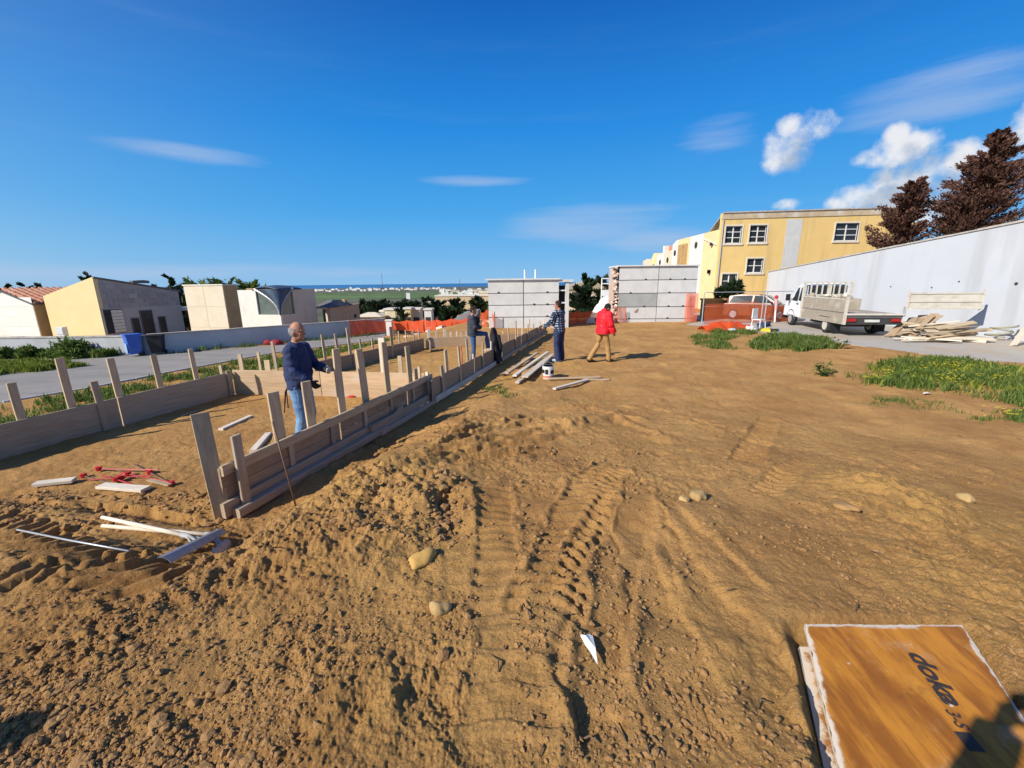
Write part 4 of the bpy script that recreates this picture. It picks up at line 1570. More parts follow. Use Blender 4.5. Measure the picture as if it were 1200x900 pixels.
def leafy_plant(p, h, n, label, seed, group=None):
    """upright weed with broad leaves on a stem"""
    rr = random.Random(seed)
    t = thing('weed_plant', p, label, 'plant', group)
    st, lf = MB(), MB()
    for k in range(n):
        a = rr.uniform(0, 6.28)
        tip = Vector((math.cos(a) * h * .55, math.sin(a) * h * .55, h * rr.uniform(.35, 1.0)))
        st.tube([(0, 0, -.02), tip * .5 + UP * .04, tip], [.012, .009, .004], n=4, cap=False)
        for j in range(6):
            b = tip * rr.uniform(.3, 1.0)
            d = Vector((rr.gauss(0, 1), rr.gauss(0, 1), rr.uniform(-.1, .7))).normalized()
            L = h * rr.uniform(.22, .38)
            s = d.cross(UP).normalized() * L * .32
            lf.add([b, b + d * L * .45 + s, b + d * L + UP * -.02, b + d * L * .45 - s], [(0, 1, 2, 3)])
    st.build('stem', m_bush, t)
    lf.build('leaves', m_bush, t, fix=False)
    return t


# grass along the road verge, by the boards
Pv = lambda *pix: [tuple(GZ(px, py, z)[:2]) for px, py, z in pix]
verge = Pv((-60, 500, -.45), (0, 477, -.9), (105, 457, -.9), (200, 438, -.9), (325, 415, -.9), (440, 401, -.9), (470, 402, -.3), (380, 425, -.2), (300, 437, -.1), (240, 436, -.1), (160, 452, -.2), (60, 478, -.2))
grass(verge, 15000, 0.20, 'green grass verge between the road and the formwork boards', 3, spread=0.5)
grass(Pv((215, 437, -.5), (330, 417, -.8), (420, 405, -.8), (400, 415, -.4), (330, 430, -.2), (270, 437, -.2)), 3500, 0.26, 'yellow green grass on the verge behind the cross boards', 4, mat=m_grass_y)
grass([(-30, wc.y - 1.0), (-30, wc.y - .05), (wc.x - 1.2, wc.y - .05), (wc.x - 1.6, wc.y - .9)], 8000, 0.34, 'weeds growing along the foot of the sunlit boundary wall', 5, zfix=ROADZ, name='weeds')
isl = [GZ(px, py, ROADZ) for px, py in ((-60, 430), (0, 426), (60, 424), (110, 428), (70, 434), (0, 440), (-60, 446))]
grass([(p.x, p.y) for p in isl], 7000, 0.26, 'grassy traffic island between the two arms of the road', 6, mat=m_grass_y, zfix=ROADZ, spread=.3)
for k, (px, py, rx, rz_, lab) in enumerate(((112, 414, 1.15, .56, 'large leafy green bush against the sunlit boundary wall'), (75, 414, 0.6, .42, 'small shaggy bush left of the largest bush by the wall'), (48, 414, .55, .35, 'low round weed bush by the sunlit wall'), (5, 415, .7, .5, 'green bush by the wall at the left edge'))):
    p = GZ(px, py, ROADZ)
    p.y = wc.y - .7
    bush(p, rx, rz_, lab, 1500, 0.16, m_bush, 40 + k, 'bushes along the sunlit wall')
# weeds under the shaded wall
dd_ = (we - wc).normalized()
nn_ = Vector((dd_.y, -dd_.x, 0))
aa, bb_ = wc + dd_ * .6, we - dd_ * .5
grass([(aa + nn_ * .02)[:2], (bb_ + nn_ * .02)[:2], (bb_ + nn_ * .7)[:2], (aa + nn_ * .7)[:2]], 3000, .22, 'dark weeds along the foot of the shaded road wall', 8, zfix=ROADZ, name='weeds')

# right side patches
gp = P2((990, 440), (1015, 428), (1060, 419), (1120, 421), (1210, 436), (1320, 452), (1320, 488), (1200, 478), (1110, 462), (1050, 456), (1000, 452))
grass(gp, 11500, 0.18, 'big patch of green grass dotted with yellow flowers', 11, spread=.8)
grass(gp, 1500, 0.20, 'pale yellow green blades mixed through the flowering patch', 91, mat=m_grass_y, spread=1.0)
flowers(P2((1005, 446), (1040, 428), (1150, 432), (1200, 444), (1190, 465), (1090, 452), (1030, 452)), 130, 0.17, 'yellow wildflowers in the big grass patch', 12)
grass(P2((1130, 490), (1150, 482), (1200, 482), (1260, 492), (1240, 500), (1150, 497)), 1600, .10, 'small thin grass patch below the flowering one', 13)
flowers(P2((1150, 488), (1200, 484), (1230, 494), (1160, 495)), 16, .10, 'few yellow flowers in the small thin grass patch', 14)
grass(P2((990, 470), (1040, 462), (1100, 470), (1140, 486), (1080, 482), (1020, 478)), 700, .07, 'sparse grass tufts between the earth and the flowers', 15)
grass(P2((872, 405), (895, 394), (930, 391), (975, 400), (985, 409), (940, 412), (890, 412)), 8500, .22, 'long grass patch in front of the white truck', 16, spread=.4)
grass(P2((800, 398), (830, 388), (870, 382), (905, 386), (880, 394), (850, 400), (872, 412), (820, 408)), 4200, .17, 'patchy grass in front of the orange netting', 17, spread=.25)
grass(P2((560, 455), (590, 452), (622, 462), (590, 468)), 600, .08, 'thin grass beside the trench of the far boards', 18)
grass(P2((640, 468), (680, 466), (690, 470), (650, 474)), 120, .06, 'faint grass tuft in front of the loose planks', 19)
grass(P2((612, 421), (640, 420), (648, 426), (630, 430)), 350, .07, 'small grass tuft by the pale planks', 20)
leafy_plant(Vector((*G(964, 440)[:2], top(*G(964, 440)[:2]))), .42, 9, 'leafy weed left of the flowering grass patch', 21)
leafy_plant(Vector((*G(984, 409)[:2], top(*G(984, 409)[:2]))), .40, 7, 'leafy weed at the right end of the long grass', 22)
grass(P2((935, 438), (960, 432), (985, 436), (975, 443)), 500, .08, 'low grass around the leafy weed', 23)

# trees
def tree_at(px, pt, pb, y, w, label, group, n, size, mat, seed, **k):
    top_ = W(px, pt, y)
    gz = min(base1(top_.x, y), W(px, pb, y).z)
    bot = Vector((top_.x, y, gz))
    return conifer(bot, top_.z - gz, w, label, group, n, size, mat, seed, **k)


tree_at(1060, 199, 330, 24.6, 1.05, 'shorter brown dead conifer leaning right behind the big wall', None, 20000, .135, m_dead, 101, lean=(.9, 0.1), boughs=80, shape=.62, low=.46, tlow=.50, rough=.38)
tree_at(1157, 138, 330, 23.6, 1.52, 'taller brown dead conifer behind the big wall near right edge', None, 34000, .135, m_dead, 102, lean=(1.1, 0.2), boughs=130, shape=.72, low=.42, tlow=.46, rough=.45)
conifer(W(1235, 330, 22).xy.to_3d(), 7.2, 1.3, 'green conifer branch edge showing at the right of the dead trees', None, 5000, .24, m_conifer, 103)
TG = 'dark trees beyond the left houses'
for k, (px, pt, w, lab) in enumerate(((4, 331, 1.5, 'dark conifer top above the white chapel, far left'), (27, 329, 1.9, 'broad dark tree behind the tiled roof'), (46, 327, 1.0, 'thin dark conifer right of the broad tree behind the tiles'), (100, 314, 1.3, 'dark conifer peeking above the yellow house left slope'),
                                      (196, 318, 1.5, 'dark conifer above the right end of the grey block wall'), (211, 329, 1.1, 'small dark conifer left of the cream chapel roof'), (182, 328, .7, 'tiny conifer tip above the sloping roof'))):
    tree_at(px, pt, 380, 44, w, lab, TG, 2200, .36, m_conifer, 200 + k, rough=.45)
for k, (px, pt, w, lab) in enumerate(((222, 330, 1.6, 'low green treetop over the cream chapel roof, left end'), (263, 327.5, 2.2, 'round green treetop over the cream chapel roof'), (297, 326.5, 2.0, 'green treetop just left of the blue vault'), (240, 331, 2.2, 'low green treetop over the middle of the cream roof'), (282, 331, 1.8, 'low green treetop between two others above the roof'))):
    tree_at(px, pt, 380, 46, w, lab, TG, 1600, .4, m_bush, 230 + k, shape=.35, rough=.5)
# valley row
VG = 'dark conifers in the row in the valley'
rrt = random.Random(5)
i = 0
for px in np.arange(420, 512, 5.2):
    y = 84 + rrt.uniform(-5, 5)
    tree_at(px + rrt.uniform(-1.5, 1.5), 353.5 + rrt.uniform(-2.5, 6) - (2.5 if i % 4 == 3 else 0), 373, y, rrt.uniform(.8, 1.5), 'dark conifer in the close row beyond the low houses', VG, 420, .75, m_conifer, 300 + i, rough=.5, shape=.6)
    i += 1
for k, (px, pt, pb, w, y, lab) in enumerate(((509, 352, 375, 1.5, 62, 'twin topped dark conifer left of the tan building'), (516, 353, 375, 1.3, 62, 'narrow dark conifer beside the twin topped one'), (534, 351, 373, 2.1, 60, 'broad dark conifer in front of the tan building'), (524, 361, 374, 1.1, 59, 'short conifer at the left foot of the broad one'),
                                             (558, 348, 372, 1.9, 58, 'dark conifer in front of the tan building near the concrete niches'), (568, 354, 372, 1.5, 58, 'bushy olive tree touching the left niche block'))):
    tree_at(px, pt, pb, y, w, lab, 'conifers before the tan building', 1500, .55, m_conifer if k != 5 else m_bush, 330 + k, shape=.6)
tree_at(686, 322, 372, 37, 1.75, 'tall dark cypress between the two concrete niche blocks', None, 5200, .38, m_conifer, 350, shape=.75, rough=.25)
tree_at(711, 322, 360, 46, 1.1, 'dark flat topped tree behind the white frame', None, 1500, .42, m_conifer, 351, shape=.2)
tree_at(672, 366, 385, 33, 1.1, 'dark bush at the left foot of the cypress', None, 900, .3, m_conifer, 352, shape=.4)
tree_at(697, 352, 385, 36, 1.3, 'dark bush at the right foot of the cypress', None, 1200, .3, m_conifer, 353, shape=.4)

# ------------------------------------------------------------------ timber formwork
def xz(px, py, y_guess):
    return W(px, py, y_guess)


def on_line(a, b, px, z):
    """the point of the vertical plane through the ground line a-b that this pixel column meets (at height z)"""
    d = Vector((b[0] - a[0], b[1] - a[1]))
    lo, hi = -0.6, 1.8
    def u(s):
        x, y = a[0] + d.x * s, a[1] + d.y * s
        zz = y * math.cos(PITCH) - (z - CAMZ) * math.sin(PITCH)
        v = (y * math.sin(PITCH) + (z - CAMZ) * math.cos(PITCH)) / zz * F
        uu = x / zz * F
        return 600 + uu * math.cos(ROLL) - v * math.sin(ROLL)
    up_ = u(1.0) > u(0.0)
    for _ in range(50):
        m = (lo + hi) / 2
        if (u(m) < px) == up_:
            lo = m
        else:
            hi = m
    s = (lo + hi) / 2
    return Vector((a[0] + d.x * s, a[1] + d.y * s, z))


def zline(p, py):
    """height at which a pixel row sits, over ground point p"""
    lo, hi = -2.0, 6.0
    for _ in range(40):
        z = (lo + hi) / 2
        zz = p.y * math.cos(PITCH) - (z - CAMZ) * math.sin(PITCH)
        v = (p.y * math.sin(PITCH) + (z - CAMZ) * math.cos(PITCH)) / zz * F
        u = p.x / zz * F
        yy = 450 - (u * math.sin(ROLL) + v * math.cos(ROLL))
        if yy > py:
            lo = z
        else:
            hi = z
    return (lo + hi) / 2


def stake(parent, a, b, px, py_top, w, zb, off, mat, t=0.03, lean=(0, 0), z_at=None, label=None, wdir=None):
    """upright on a wall run a-b, standing at pixel column px (where it passes the top of the boards), rising to pixel row py_top"""
    n = Vector((b[1] - a[1], -(b[0] - a[0]), 0)).normalized()
    p = on_line(a, b, px, z_at if z_at is not None else zb + .5) + n * off
    p.z = zb
    zt = zline(p, py_top)
    d = Vector(wdir) if wdir else Vector((b[0] - a[0], b[1] - a[1], 0)).normalized()
    o = plank('stake', p, p + Vector((lean[0], lean[1], zt - zb)), w, t, mat, parent, up=d, seg=4, warp=.008)
    if label:
        o['label'] = label
    return o


V = Vector
A1, B1 = V((-2.94, 3.93, 0)), V((-1.62, 8.24, 0))
dN = (B1 - A1).normalized()
nN = V((dN.y, -dN.x, 0))
near = thing('formwork_wall', A1, 'nearest timber formwork wall, between the man in navy and the bare earth', 'formwork')
Hn = 0.50
# recessed panel boards, with visible joints
for i in range(5):
    a, b = i / 5, (i + 1) / 5
    for k in range(2):
        z = 0.10 + k * 0.22
        plank('board', A1.lerp(B1, a + .003) + UP * (z + .1) + nN * random.uniform(-.004, .004), A1.lerp(B1, b - .003) + UP * (z + .1), 0.215, 0.025, m_wood_brown, near, seg=3)
plank('top_rail', A1 + dN * .02 + nN * .035 + UP * (Hn), B1 + nN * .035 + UP * (Hn + .02), 0.11, 0.04, m_wood, near, seg=8)
plank('bottom_rail', A1 + dN * -.05 + nN * .05 + UP * .10, A1.lerp(B1, .60) + nN * .05 + UP * .12, 0.16, 0.05, m_wood_grey, near, seg=6)
plank('bottom_rail', A1.lerp(B1, .52) + nN * .105 + UP * .14, B1 + nN * .075 + UP * .15, 0.14, 0.05, m_wood_grey, near, seg=6)
plank('bottom_plank', A1 + dN * .02 + nN * .13 + UP * .05, A1.lerp(B1, .6) + nN * .13 + UP * .06, 0.10, 0.10, m_wood_grey, near, seg=6)
plank('bottom_plank', A1.lerp(B1, .55) + nN * .16 + UP * .04, B1 + nN * .15 + UP * .05, 0.08, 0.08, m_wood_grey, near, seg=6)
# clamps between the rails
for s_ in (.2, .36, .52, .68, .84, .97):
    p = A1.lerp(B1, s_) + nN * .03
    plank('cleat', p + UP * .15, p + UP * .455, 0.07, 0.022, m_wood_grey, near, up=dN, seg=2)
p = A1 - dN * .02 - nN * .03
o = plank('stake', V((-2.93, 3.90, -.1)), V((-2.93 - .13, 3.90 + .10, 1.09)), 0.15, 0.03, m_wood, near, up=V((.75, .66, 0)), seg=4)
o['label'] = 'broad leaning plank at the near end'
stake(near, A1 + nN * .11, B1 + nN * .11, 290, 510, .10, -.05, 0, m_wood_grey, .035, z_at=0.05)
for px, py, w, mt, ln in ((334, 460, .11, m_wood, (-.03, .02)), (371, 447, .10, m_wood, (-.02, 0)), (407, 409, .09, m_wood, (-.03, .03)), (434, 409, .095, m_wood, (-.05, 0)), (460, 401, .085, m_wood, (-.03, 0)), (485, 406, .085, m_wood, (-.03, .02)), (491, 432, .07, m_wood_grey, (0, 0))):
    stake(near, A1, B1, px, py, w * 1.2, 0.0, -.065, mt, .035, ln, z_at=.55, wdir=(.55, .83, 0))
plank('brace', A1.lerp(B1, .57) + nN * .10 + UP * .03, A1.lerp(B1, .72) + nN * .12 + UP * .26, .09, .03, m_wood_grey, near, seg=3)
# end board of the near wall: turns the corner into the bay
C1 = B1 + V((.02, -.1, 0))
plank('end_board', B1 + V((.0, .02, .26)), B1 + V((.10, -.32, .24)), .5, .03, m_wood_grey, near, seg=2)

# left wall
A2, B2 = V((-8.3, 2.9, 0)), V((-6.04, 9.0, 0))
A2 = V((-7.03, 5.46, 0)) + (V((-7.03, 5.46, 0)) - V((-6.04, 9.0, 0))) * 0.9
dL = (B2 - A2).normalized()
nL = V((dL.y, -dL.x, 0))
lw = thing('formwork_wall', A2, 'left timber formwork wall along the grass verge, in shade', 'formwork')
Hl = zline(V((-6.04, 9.0, 0)), 436)
for i in range(3):
    a, b = [0, .36, .69][i], [.36, .69, 1.0][i]
    for k in range(2):
        h_ = Hl / 2
        plank('board', A2.lerp(B2, a + .0015) + UP * (h_ * (k + .5)) + nL * random.uniform(-.006, .006), A2.lerp(B2, b - .0015) + UP * (h_ * (k + .5)), h_ + .006, .028, m_wood_grey, lw, seg=6)
for px, py, w, of in ((29, 449, .10, -.035), (88, 420, .105, -.035), (143, 420, .11, -.035), (191, 416, .10, -.035), (233, 409, .09, -.035)):
    stake(lw, A2, B2, px, py, w, -.1, of, m_wood, .03, (-.05, .02), z_at=Hl)
stake(lw, A2, B2, 120, 447, .10, 0, .035, m_wood_grey, .03, (-.03, 0), z_at=Hl * .5)
stake(lw, A2, B2, 268, 434, .10, 0, .035, m_wood_grey, .03, (0, 0), z_at=Hl * .6)

# cross wall, sunlit
A3, B3 = V((-6.02, 9.02, 0)), V((-1.75, 8.42, 0))
cw = thing('formwork_wall', A3, 'sunlit cross wall of tan boards behind the man in navy', 'formwork')
dC = (B3 - A3).normalized()
nC = V((dC.y, -dC.x, 0))
Hc = zline(V((-4.5, 8.8, 0)), 435)
for i in range(2):
    a, b = (0, .47, 1.0)[i], (0, .47, 1.0)[i + 1]
    for k in range(2):
        h_ = Hc / 2
        plank('board', A3.lerp(B3, a + .002) + UP * (h_ * (k + .5)) + nC * random.uniform(-.005, .005), A3.lerp(B3, b - .002) + UP * (h_ * (k + .5)), h_ + .004, .028, m_wood_tan, cw, seg=6)
for px, py, w, mt in ((283, 415, .10, m_wood), (305, 413, .06, m_wood), (314, 422, .13, m_wood), (364, 402, .05, m_wood_grey), (367, 414, .08, m_wood), (420, 411, .10, m_wood_tan), (450, 396, .13, m_wood_white), (470, 417, .09, m_wood), (323, 400, .07, m_wood_grey), (258, 428, .07, m_wood_grey)):
    stake(cw, A3, B3, px, py, w, 0, -.04, mt, .03, (-.02, .0), z_at=Hc)

# second bay: left run, back run
A4, B4 = V((-6.0, 9.15, 0)), V((-3.05, 15.6, 0))
A4 = GZ(352, 446); B4 = GZ(497, 408.5)
lw2 = thing('formwork_wall', A4, 'shaded left formwork wall of the second bay', 'formwork')
H4 = zline(B4, 396.5)
dd4 = (B4 - A4).normalized()
n4 = V((dd4.y, -dd4.x, 0))
for i in range(3):
    for k in range(2):
        plank('board', A4.lerp(B4, i / 3 + .002) + UP * (H4 * (k + .5) / 2) + n4 * random.uniform(-.006, .006), A4.lerp(B4, (i + 1) / 3 - .002) + UP * (H4 * (k + .5) / 2), H4 / 2 + .004, .028, m_wood_brown, lw2, seg=4)
for px, py, w in ((383, 392, .08), (398, 391, .08), (412, 384, .09), (425, 397, .06), (439, 396, .06), (461, 383, .12), (470, 388, .05), (478, 387, .05), (487, 386, .05), (493, 386, .05)):
    stake(lw2, A4, B4, px, py, w, 0, -.035, m_wood_grey, .03, (-.03, 0), z_at=H4)
A5 = B4 + V((.05, .05, 0))
B5 = GZ(610, 402)
bw_ = thing('formwork_wall', A5, 'pale back wall of boards across the second bay', 'formwork')
H5 = zline(A5, 396)
for i in range(3):
    plank('board', A5.lerp(B5, i / 3 + .002) + UP * (H5 * .5), A5.lerp(B5, (i + 1) / 3 - .002) + UP * (H5 * .5), H5, .03, m_wood_tan, bw_, seg=3)
plank('return_board', A5 + V((.25, -.5, H5 * .42)), A5 + V((.35, -.9, H5 * .3)), .4, .03, m_wood_brown, bw_, seg=2)
for px, py, w in ((503, 386, .10), (512, 388, .05), (522, 386, .11), (529, 389, .08), (536, 388, .06), (541, 389, .07), (547, 388, .05), (553, 389, .06), (566, 388, .05), (573, 390, .06), (590, 388, .05)):
    stake(bw_, A5, B5, px, py, w, 0, .0 - .04, m_wood_white, .04, (0, 0), z_at=H5)

# far right run, towards the concrete blocks
A6 = GZ(507, 474); B6 = GZ(640, 391.5)
fw = thing('formwork_wall', A6, 'long far formwork wall running to the concrete niche blocks', 'formwork')
d6 = (B6 - A6).normalized()
n6 = V((d6.y, -d6.x, 0))
H6 = .46
for i in range(5):
    for k in range(2):
        plank('board', A6.lerp(B6, i / 5 + .0015) + UP * (.04 + H6 * (k + .5) / 2) + n6 * random.uniform(-.008, .008), A6.lerp(B6, (i + 1) / 5 - .0015) + UP * (.04 + H6 * (k + .5) / 2), H6 / 2 + .004, .028, m_wood_brown, fw, seg=3)
for s0, s1 in ((0, .34), (.35, .66), (.67, .99)):
    plank('bottom_rail', A6.lerp(B6, s0) + n6 * .06 + UP * .10, A6.lerp(B6, s1) + n6 * .06 + UP * .11, .12, .06, m_wood_white if s0 == 0 else m_wood_grey, fw, seg=5)
i_ = 0
for px, py, w, mt in ((517, 428, .12, m_wood_grey), (523, 433, .05, m_wood_white), (526, 410, .12, m_wood), (538, 406, .075, m_wood), (551, 397, .085, m_wood_grey), (557, 415, .06, m_wood_white), (564, 401, .06, m_wood_grey), (572, 411, .06, m_wood_grey), (577, 400, .05, m_wood_white), (583, 392, .12, m_wood_grey),
                      (590, 398, .06, m_wood_grey), (598.5, 384, .07, m_wood_grey), (603, 376, .07, m_wood_grey), (608, 386, .06, m_wood), (613, 385, .09, m_wood_white), (617, 380, .06, m_wood_grey), (622, 374, .05, m_wood), (627, 380, .06, m_wood), (630, 375, .05, m_wood_white), (634, 376, .05, m_wood), (639, 374, .05, m_wood_white), (644, 378, .05, m_wood)):
    stake(fw, A6, B6, px, py, w, 0, -.035 if i_ % 3 else .045, mt, .03, (random.uniform(-.05, .02), 0), z_at=H6)
    i_ += 1
# little closing wall between the two right runs
A7, B7 = GZ(507, 476), GZ(486, 462)
A7 = A6 + V((-.02, .06, 0)); B7 = V((-2.25, 8.62, 0))
sw = thing('formwork_wall', A7, 'short pale board closing the gap between near and far walls', 'formwork')
for k in range(2):
    plank('board', B7 + UP * (.13 + .24 * k), A7 + UP * (.13 + .24 * k), .235, .03, m_wood_tan, sw, seg=2)
plank('loose_board', A7 + V((-.45, -.12, .05)), A7 + V((-.08, -.22, .05)), .10, .03, m_wood_white, sw, up=V((0, .5, .8)), seg=2)
stake(sw, B7, A7, 494, 430, .08, 0, .04, m_wood, .03, z_at=.4)
stake(sw, B7, A7, 503, 436, .07, 0, .04, m_wood_white, .03, z_at=.4)

# rods
def rod(name, p0, p1, r_, mat, label, cat='rod', group=None):
    mb = MB()
    p0, p1 = Vector(p0), Vector(p1)
    mid = (p0 + p1) / 2 + Vector((random.uniform(-.01, .01), random.uniform(-.01, .01), 0))
    mb.tube([p0 - p0, mid - p0, p1 - p0], r_, n=6)
    o = mb.build(name, mat, smooth=True)
    o.location = p0
    return tag(o, label, cat, group)


p = G(347, 592)
rod('iron_rod', p - UP * .05, V((p.x - .15, p.y + .05, zline(V((p.x - .15, p.y + .05, 0)), 494))), .009, m_iron, 'thin rusty iron rod leaning against the nearest formwork wall')
p = on_line(A6, B6, 541.5, .5)
rod('iron_rod', V((p.x, p.y, 0)), V((p.x, p.y, zline(p, 406))), .012, m_redpaint, 'thin red rod standing behind the far formwork wall')
p = GZ(409, 473)
mb = MB()
mb.sphere((0, 0, .02), (.09, .05, .03), 8, 5)
o = mb.build('red_scrap', m_redplastic)
o.location = GZ(412, 466)
tag(o, 'small red scrap on the bay floor by the cross wall', 'scrap')

# ------------------------------------------------------------------ loose timber and tools in front
def loose(name, q0, q1, w, t, mat, label, cat='plank', group=None, up=(0, 0, 1), z0=None, z1=None, lift=0.0, flatlie=True):
    a, b = G(*q0), G(*q1)
    za = top(a.x, a.y) if z0 is None else z0
    zb = top(b.x, b.y) if z1 is None else z1
    a.z, b.z = za + t / 2 + lift, zb + t / 2 + lift
    d = (b - a).normalized()
    side = UP.cross(d).normalized()
    o = plank(name, a, b, w, t, mat, None, up=side, seg=3, warp=.004)
    return tag(o, label, cat, group)


loose('plank', (259, 505), (294, 489), .085, .035, m_wood_white, 'short pale plank lying in the middle of the first bay')
loose('plank', (297, 531), (315, 510), .10, .05, m_wood_white, 'short pale plank lying just behind the nearest formwork wall')
loose('plank', (42, 572), (88, 566), .11, .04, m_wood_white, 'white board scrap left of the red clamps', lift=.02)
loose('plank', (119, 572), (172, 577), .12, .035, m_wood_white, 'white board scrap in front of the red clamps', lift=.02)
loose('plank', (175, 566), (200, 572), .05, .02, m_wood, 'small tan stick right of the red clamps', lift=.02)
loose('plank', (212, 488), (231, 482), .03, .02, m_wood_grey, 'small dark stick lying in the first bay')
loose('plank', (588, 440), (626, 421), .10, .03, m_wood_tan, 'tan plank nearest the trench in the loose stack', group='loose planks stacked by the bucket', lift=.02)
loose('plank', (593, 444), (629, 419), .12, .04, m_wood, 'upper left plank of the loose stack by the bucket', group='loose planks stacked by the bucket', lift=.12)
loose('plank', (603, 449), (642, 418.5), .10, .04, m_wood_white, 'middle pale plank of the loose stack by the bucket', group='loose planks stacked by the bucket', lift=.14)
loose('plank', (606, 452), (646, 421), .10, .04, m_wood_white, 'plank under the two right planks of the stack', group='loose planks stacked by the bucket', lift=.04)
loose('plank', (615, 448.5), (647, 419), .16, .03, m_wood_white, 'wide pale plank at the right side of the loose stack', group='loose planks stacked by the bucket', lift=.10)
loose('plank', (643, 445.6), (703, 443.6), .10, .035, m_wood_tan, 'long flat plank pointing right from the bucket', lift=.02)
loose('plank', (683, 445), (714, 445.2), .10, .02, m_wood_tan, 'end of a second plank lying behind the flat one', lift=.012)
loose('plank', (649.5, 458.5), (689, 446.8), .09, .04, m_wood_white, 'pale plank lying slantwise in front of the flat one', lift=.02)

# bucket
p = G(642.5, 443.5)
p.z = top(p.x, p.y)
bk = thing('bucket', p, 'white paint bucket with dark print and pink base beside the planks', 'bucket')
mb = MB()
mb.tube([(0, 0, 0), (0, 0, .30), (0, 0, .31), (0, 0, .31), (0, 0, .04)], [.125, .145, .148, .135, .115], n=24)
mb.build('body', m_whiteplastic, bk, smooth=False)
mb = MB()
mb.tube([(0, 0, .02), (0, 0, .085)], [.1275, .132], n=24, cap=False)
mb.build('base_band', M('pink_print', (.65, .25, .2), None, 8, bump=0), bk)
for a0, a1, z0, z1 in ((190, 225, .14, .23), (232, 262, .12, .24), (285, 330, .13, .22)):
    mb = MB()
    vs = []
    for i in range(6):
        a = R(a0 + (a1 - a0) * i / 5)
        for z in (z0, z1):
            r_ = .1285 + .0665 * z * .95 + .003
            vs.append((math.cos(a) * r_, math.sin(a) * r_, z))
    mb.add(vs, [(2 * i, 2 * i + 1, 2 * i + 3, 2 * i + 2) for i in range(5)])
    mb.build('print', m_blackplastic, bk)
mb = MB()
mb.tube([(-.145, 0, .28), (-.11, .02, .36), (0, .03, .40), (.11, .02, .36), (.145, 0, .28)], .005, n=5)
mb.build('handle', m_galv, bk)

# red clamps (formwork wedge clamps on thin bars) lying in the bay
def clamp(q0, q1, heads, label, dz=0.02):
    a, b = G(*q0), G(*q1)
    a.z, b.z = top(a.x, a.y) + dz, top(b.x, b.y) + dz
    t = thing('clamp', a, label, 'clamp', 'red clamps lying in the first bay')
    mb = MB()
    mb.tube([(0, 0, 0), b - a], .008, n=6)
    mb.build('bar', m_redpaint if dz > .025 else m_iron, t)
    d = (b - a).normalized()
    for f_ in heads:
        p = (b - a) * f_
        mb = MB()
        mb.tube([p - UP * .02, p + UP * .03], [.034, .034], n=8)
        mb.tube([p - d * .05, p + d * .03], [.014, .018], n=6)
        mb.tube([p + UP * .01, p + UP * .045 + d * .06], [.01, .006], n=5)
        mb.build('clamp_head', m_redplastic, t)
    return t


clamp((97, 559), (143, 572), (0.03,), 'red headed clamp lying leftmost in the heap of clamps')
clamp((113, 553), (187, 555), (0.05,), 'red headed clamp on the longest bar, behind the others', .05)
clamp((104, 566), (180, 560), (0.5,), 'clamp with red head in the middle of the heap', .035)
clamp((156, 545), (203, 570), (0.45, .97), 'clamp bar lying slantwise at the right, crossing another')
clamp((120, 560), (165, 573), (0.4,), 'short red clamp in front of the heap', .03)
clamp((142, 556), (200, 568), (0.15,), 'red clamp bar pointing right from the heap', .03)

p0, p1 = G(22, 627), G(152, 649)
p0.z, p1.z = top(*p0[:2]) + .06, top(*p1[:2]) + .06
rod('steel_rod', p0, p1, .008, m_galv, 'thin bare steel rod lying on the tracked earth at left')


def rake(h0, h1, b0, b1, label, zlift=.05, tilt=.5, bw=.10, hmat=None):
    """long wooden handle, flat steel blade"""
    a, b = G(*h0), G(*h1)
    a.z, b.z = top(*a[:2]) + .03, top(*b[:2]) + .10
    e0, e1 = G(*b0), G(*b1)
    e0.z, e1.z = top(*e0[:2]) + zlift, top(*e1[:2]) + zlift
    t = thing('rake', a, label, 'rake', 'concrete rakes lying in front')
    mb = MB()
    d = b - a
    mb.tube([(0, 0, 0), d * .3, d * .7, d], [.017, .019, .020, .019], n=10)
    mb.build('handle', hmat or m_wood_white, t, smooth=True)
    bd = (e1 - e0)
    n = bd.normalized().cross(UP).normalized()
    upv = (UP * (1 - tilt) + n * -tilt).normalized()
    mb = MB()
    k = 8
    prof = [(-bw / 2, 0.0), (-bw * .2, .012), (bw * .2, .016), (bw / 2, .006)]
    vs = []
    nn = bd.normalized().cross(upv).normalized()
    for i in range(k + 1):
        c = (e0 - a) + bd * (i / k)
        for u, v in prof:
            vs.append(c + upv * u + nn * v)
    fs = [(i * 4 + j, i * 4 + j + 1, (i + 1) * 4 + j + 1, (i + 1) * 4 + j) for i in range(k) for j in range(3)]
    mb.add(vs, fs)
    bl = mb.build('blade', m_steel, t)
    so = bl.modifiers.new('thick', 'SOLIDIFY')
    so.thickness = .005
    mb = MB()
    m_ = (e0 + e1) / 2 - a
    mb.tube([d - d.normalized() * .08, d, m_ - nn * 0 + upv * .0], [.023, .022, .014], n=8)
    mb.build('socket', m_steel, t)
    mb = MB()
    for s_ in (-.16, .16):
        mb.tube([d * .985, m_ + bd.normalized() * s_ + nn * .01], .007, n=5)
    mb.build('brace', m_steel, t)
    return t


rake((121, 611), (222, 637), (194, 664), (261, 629), 'rake with its broad grey blade facing us, uppermost handle', .055, .55, .085)
rake((121, 620), (252, 636), (251, 655), (268, 636), 'second rake half under the first, its blade turned away', .05, .3, .08)

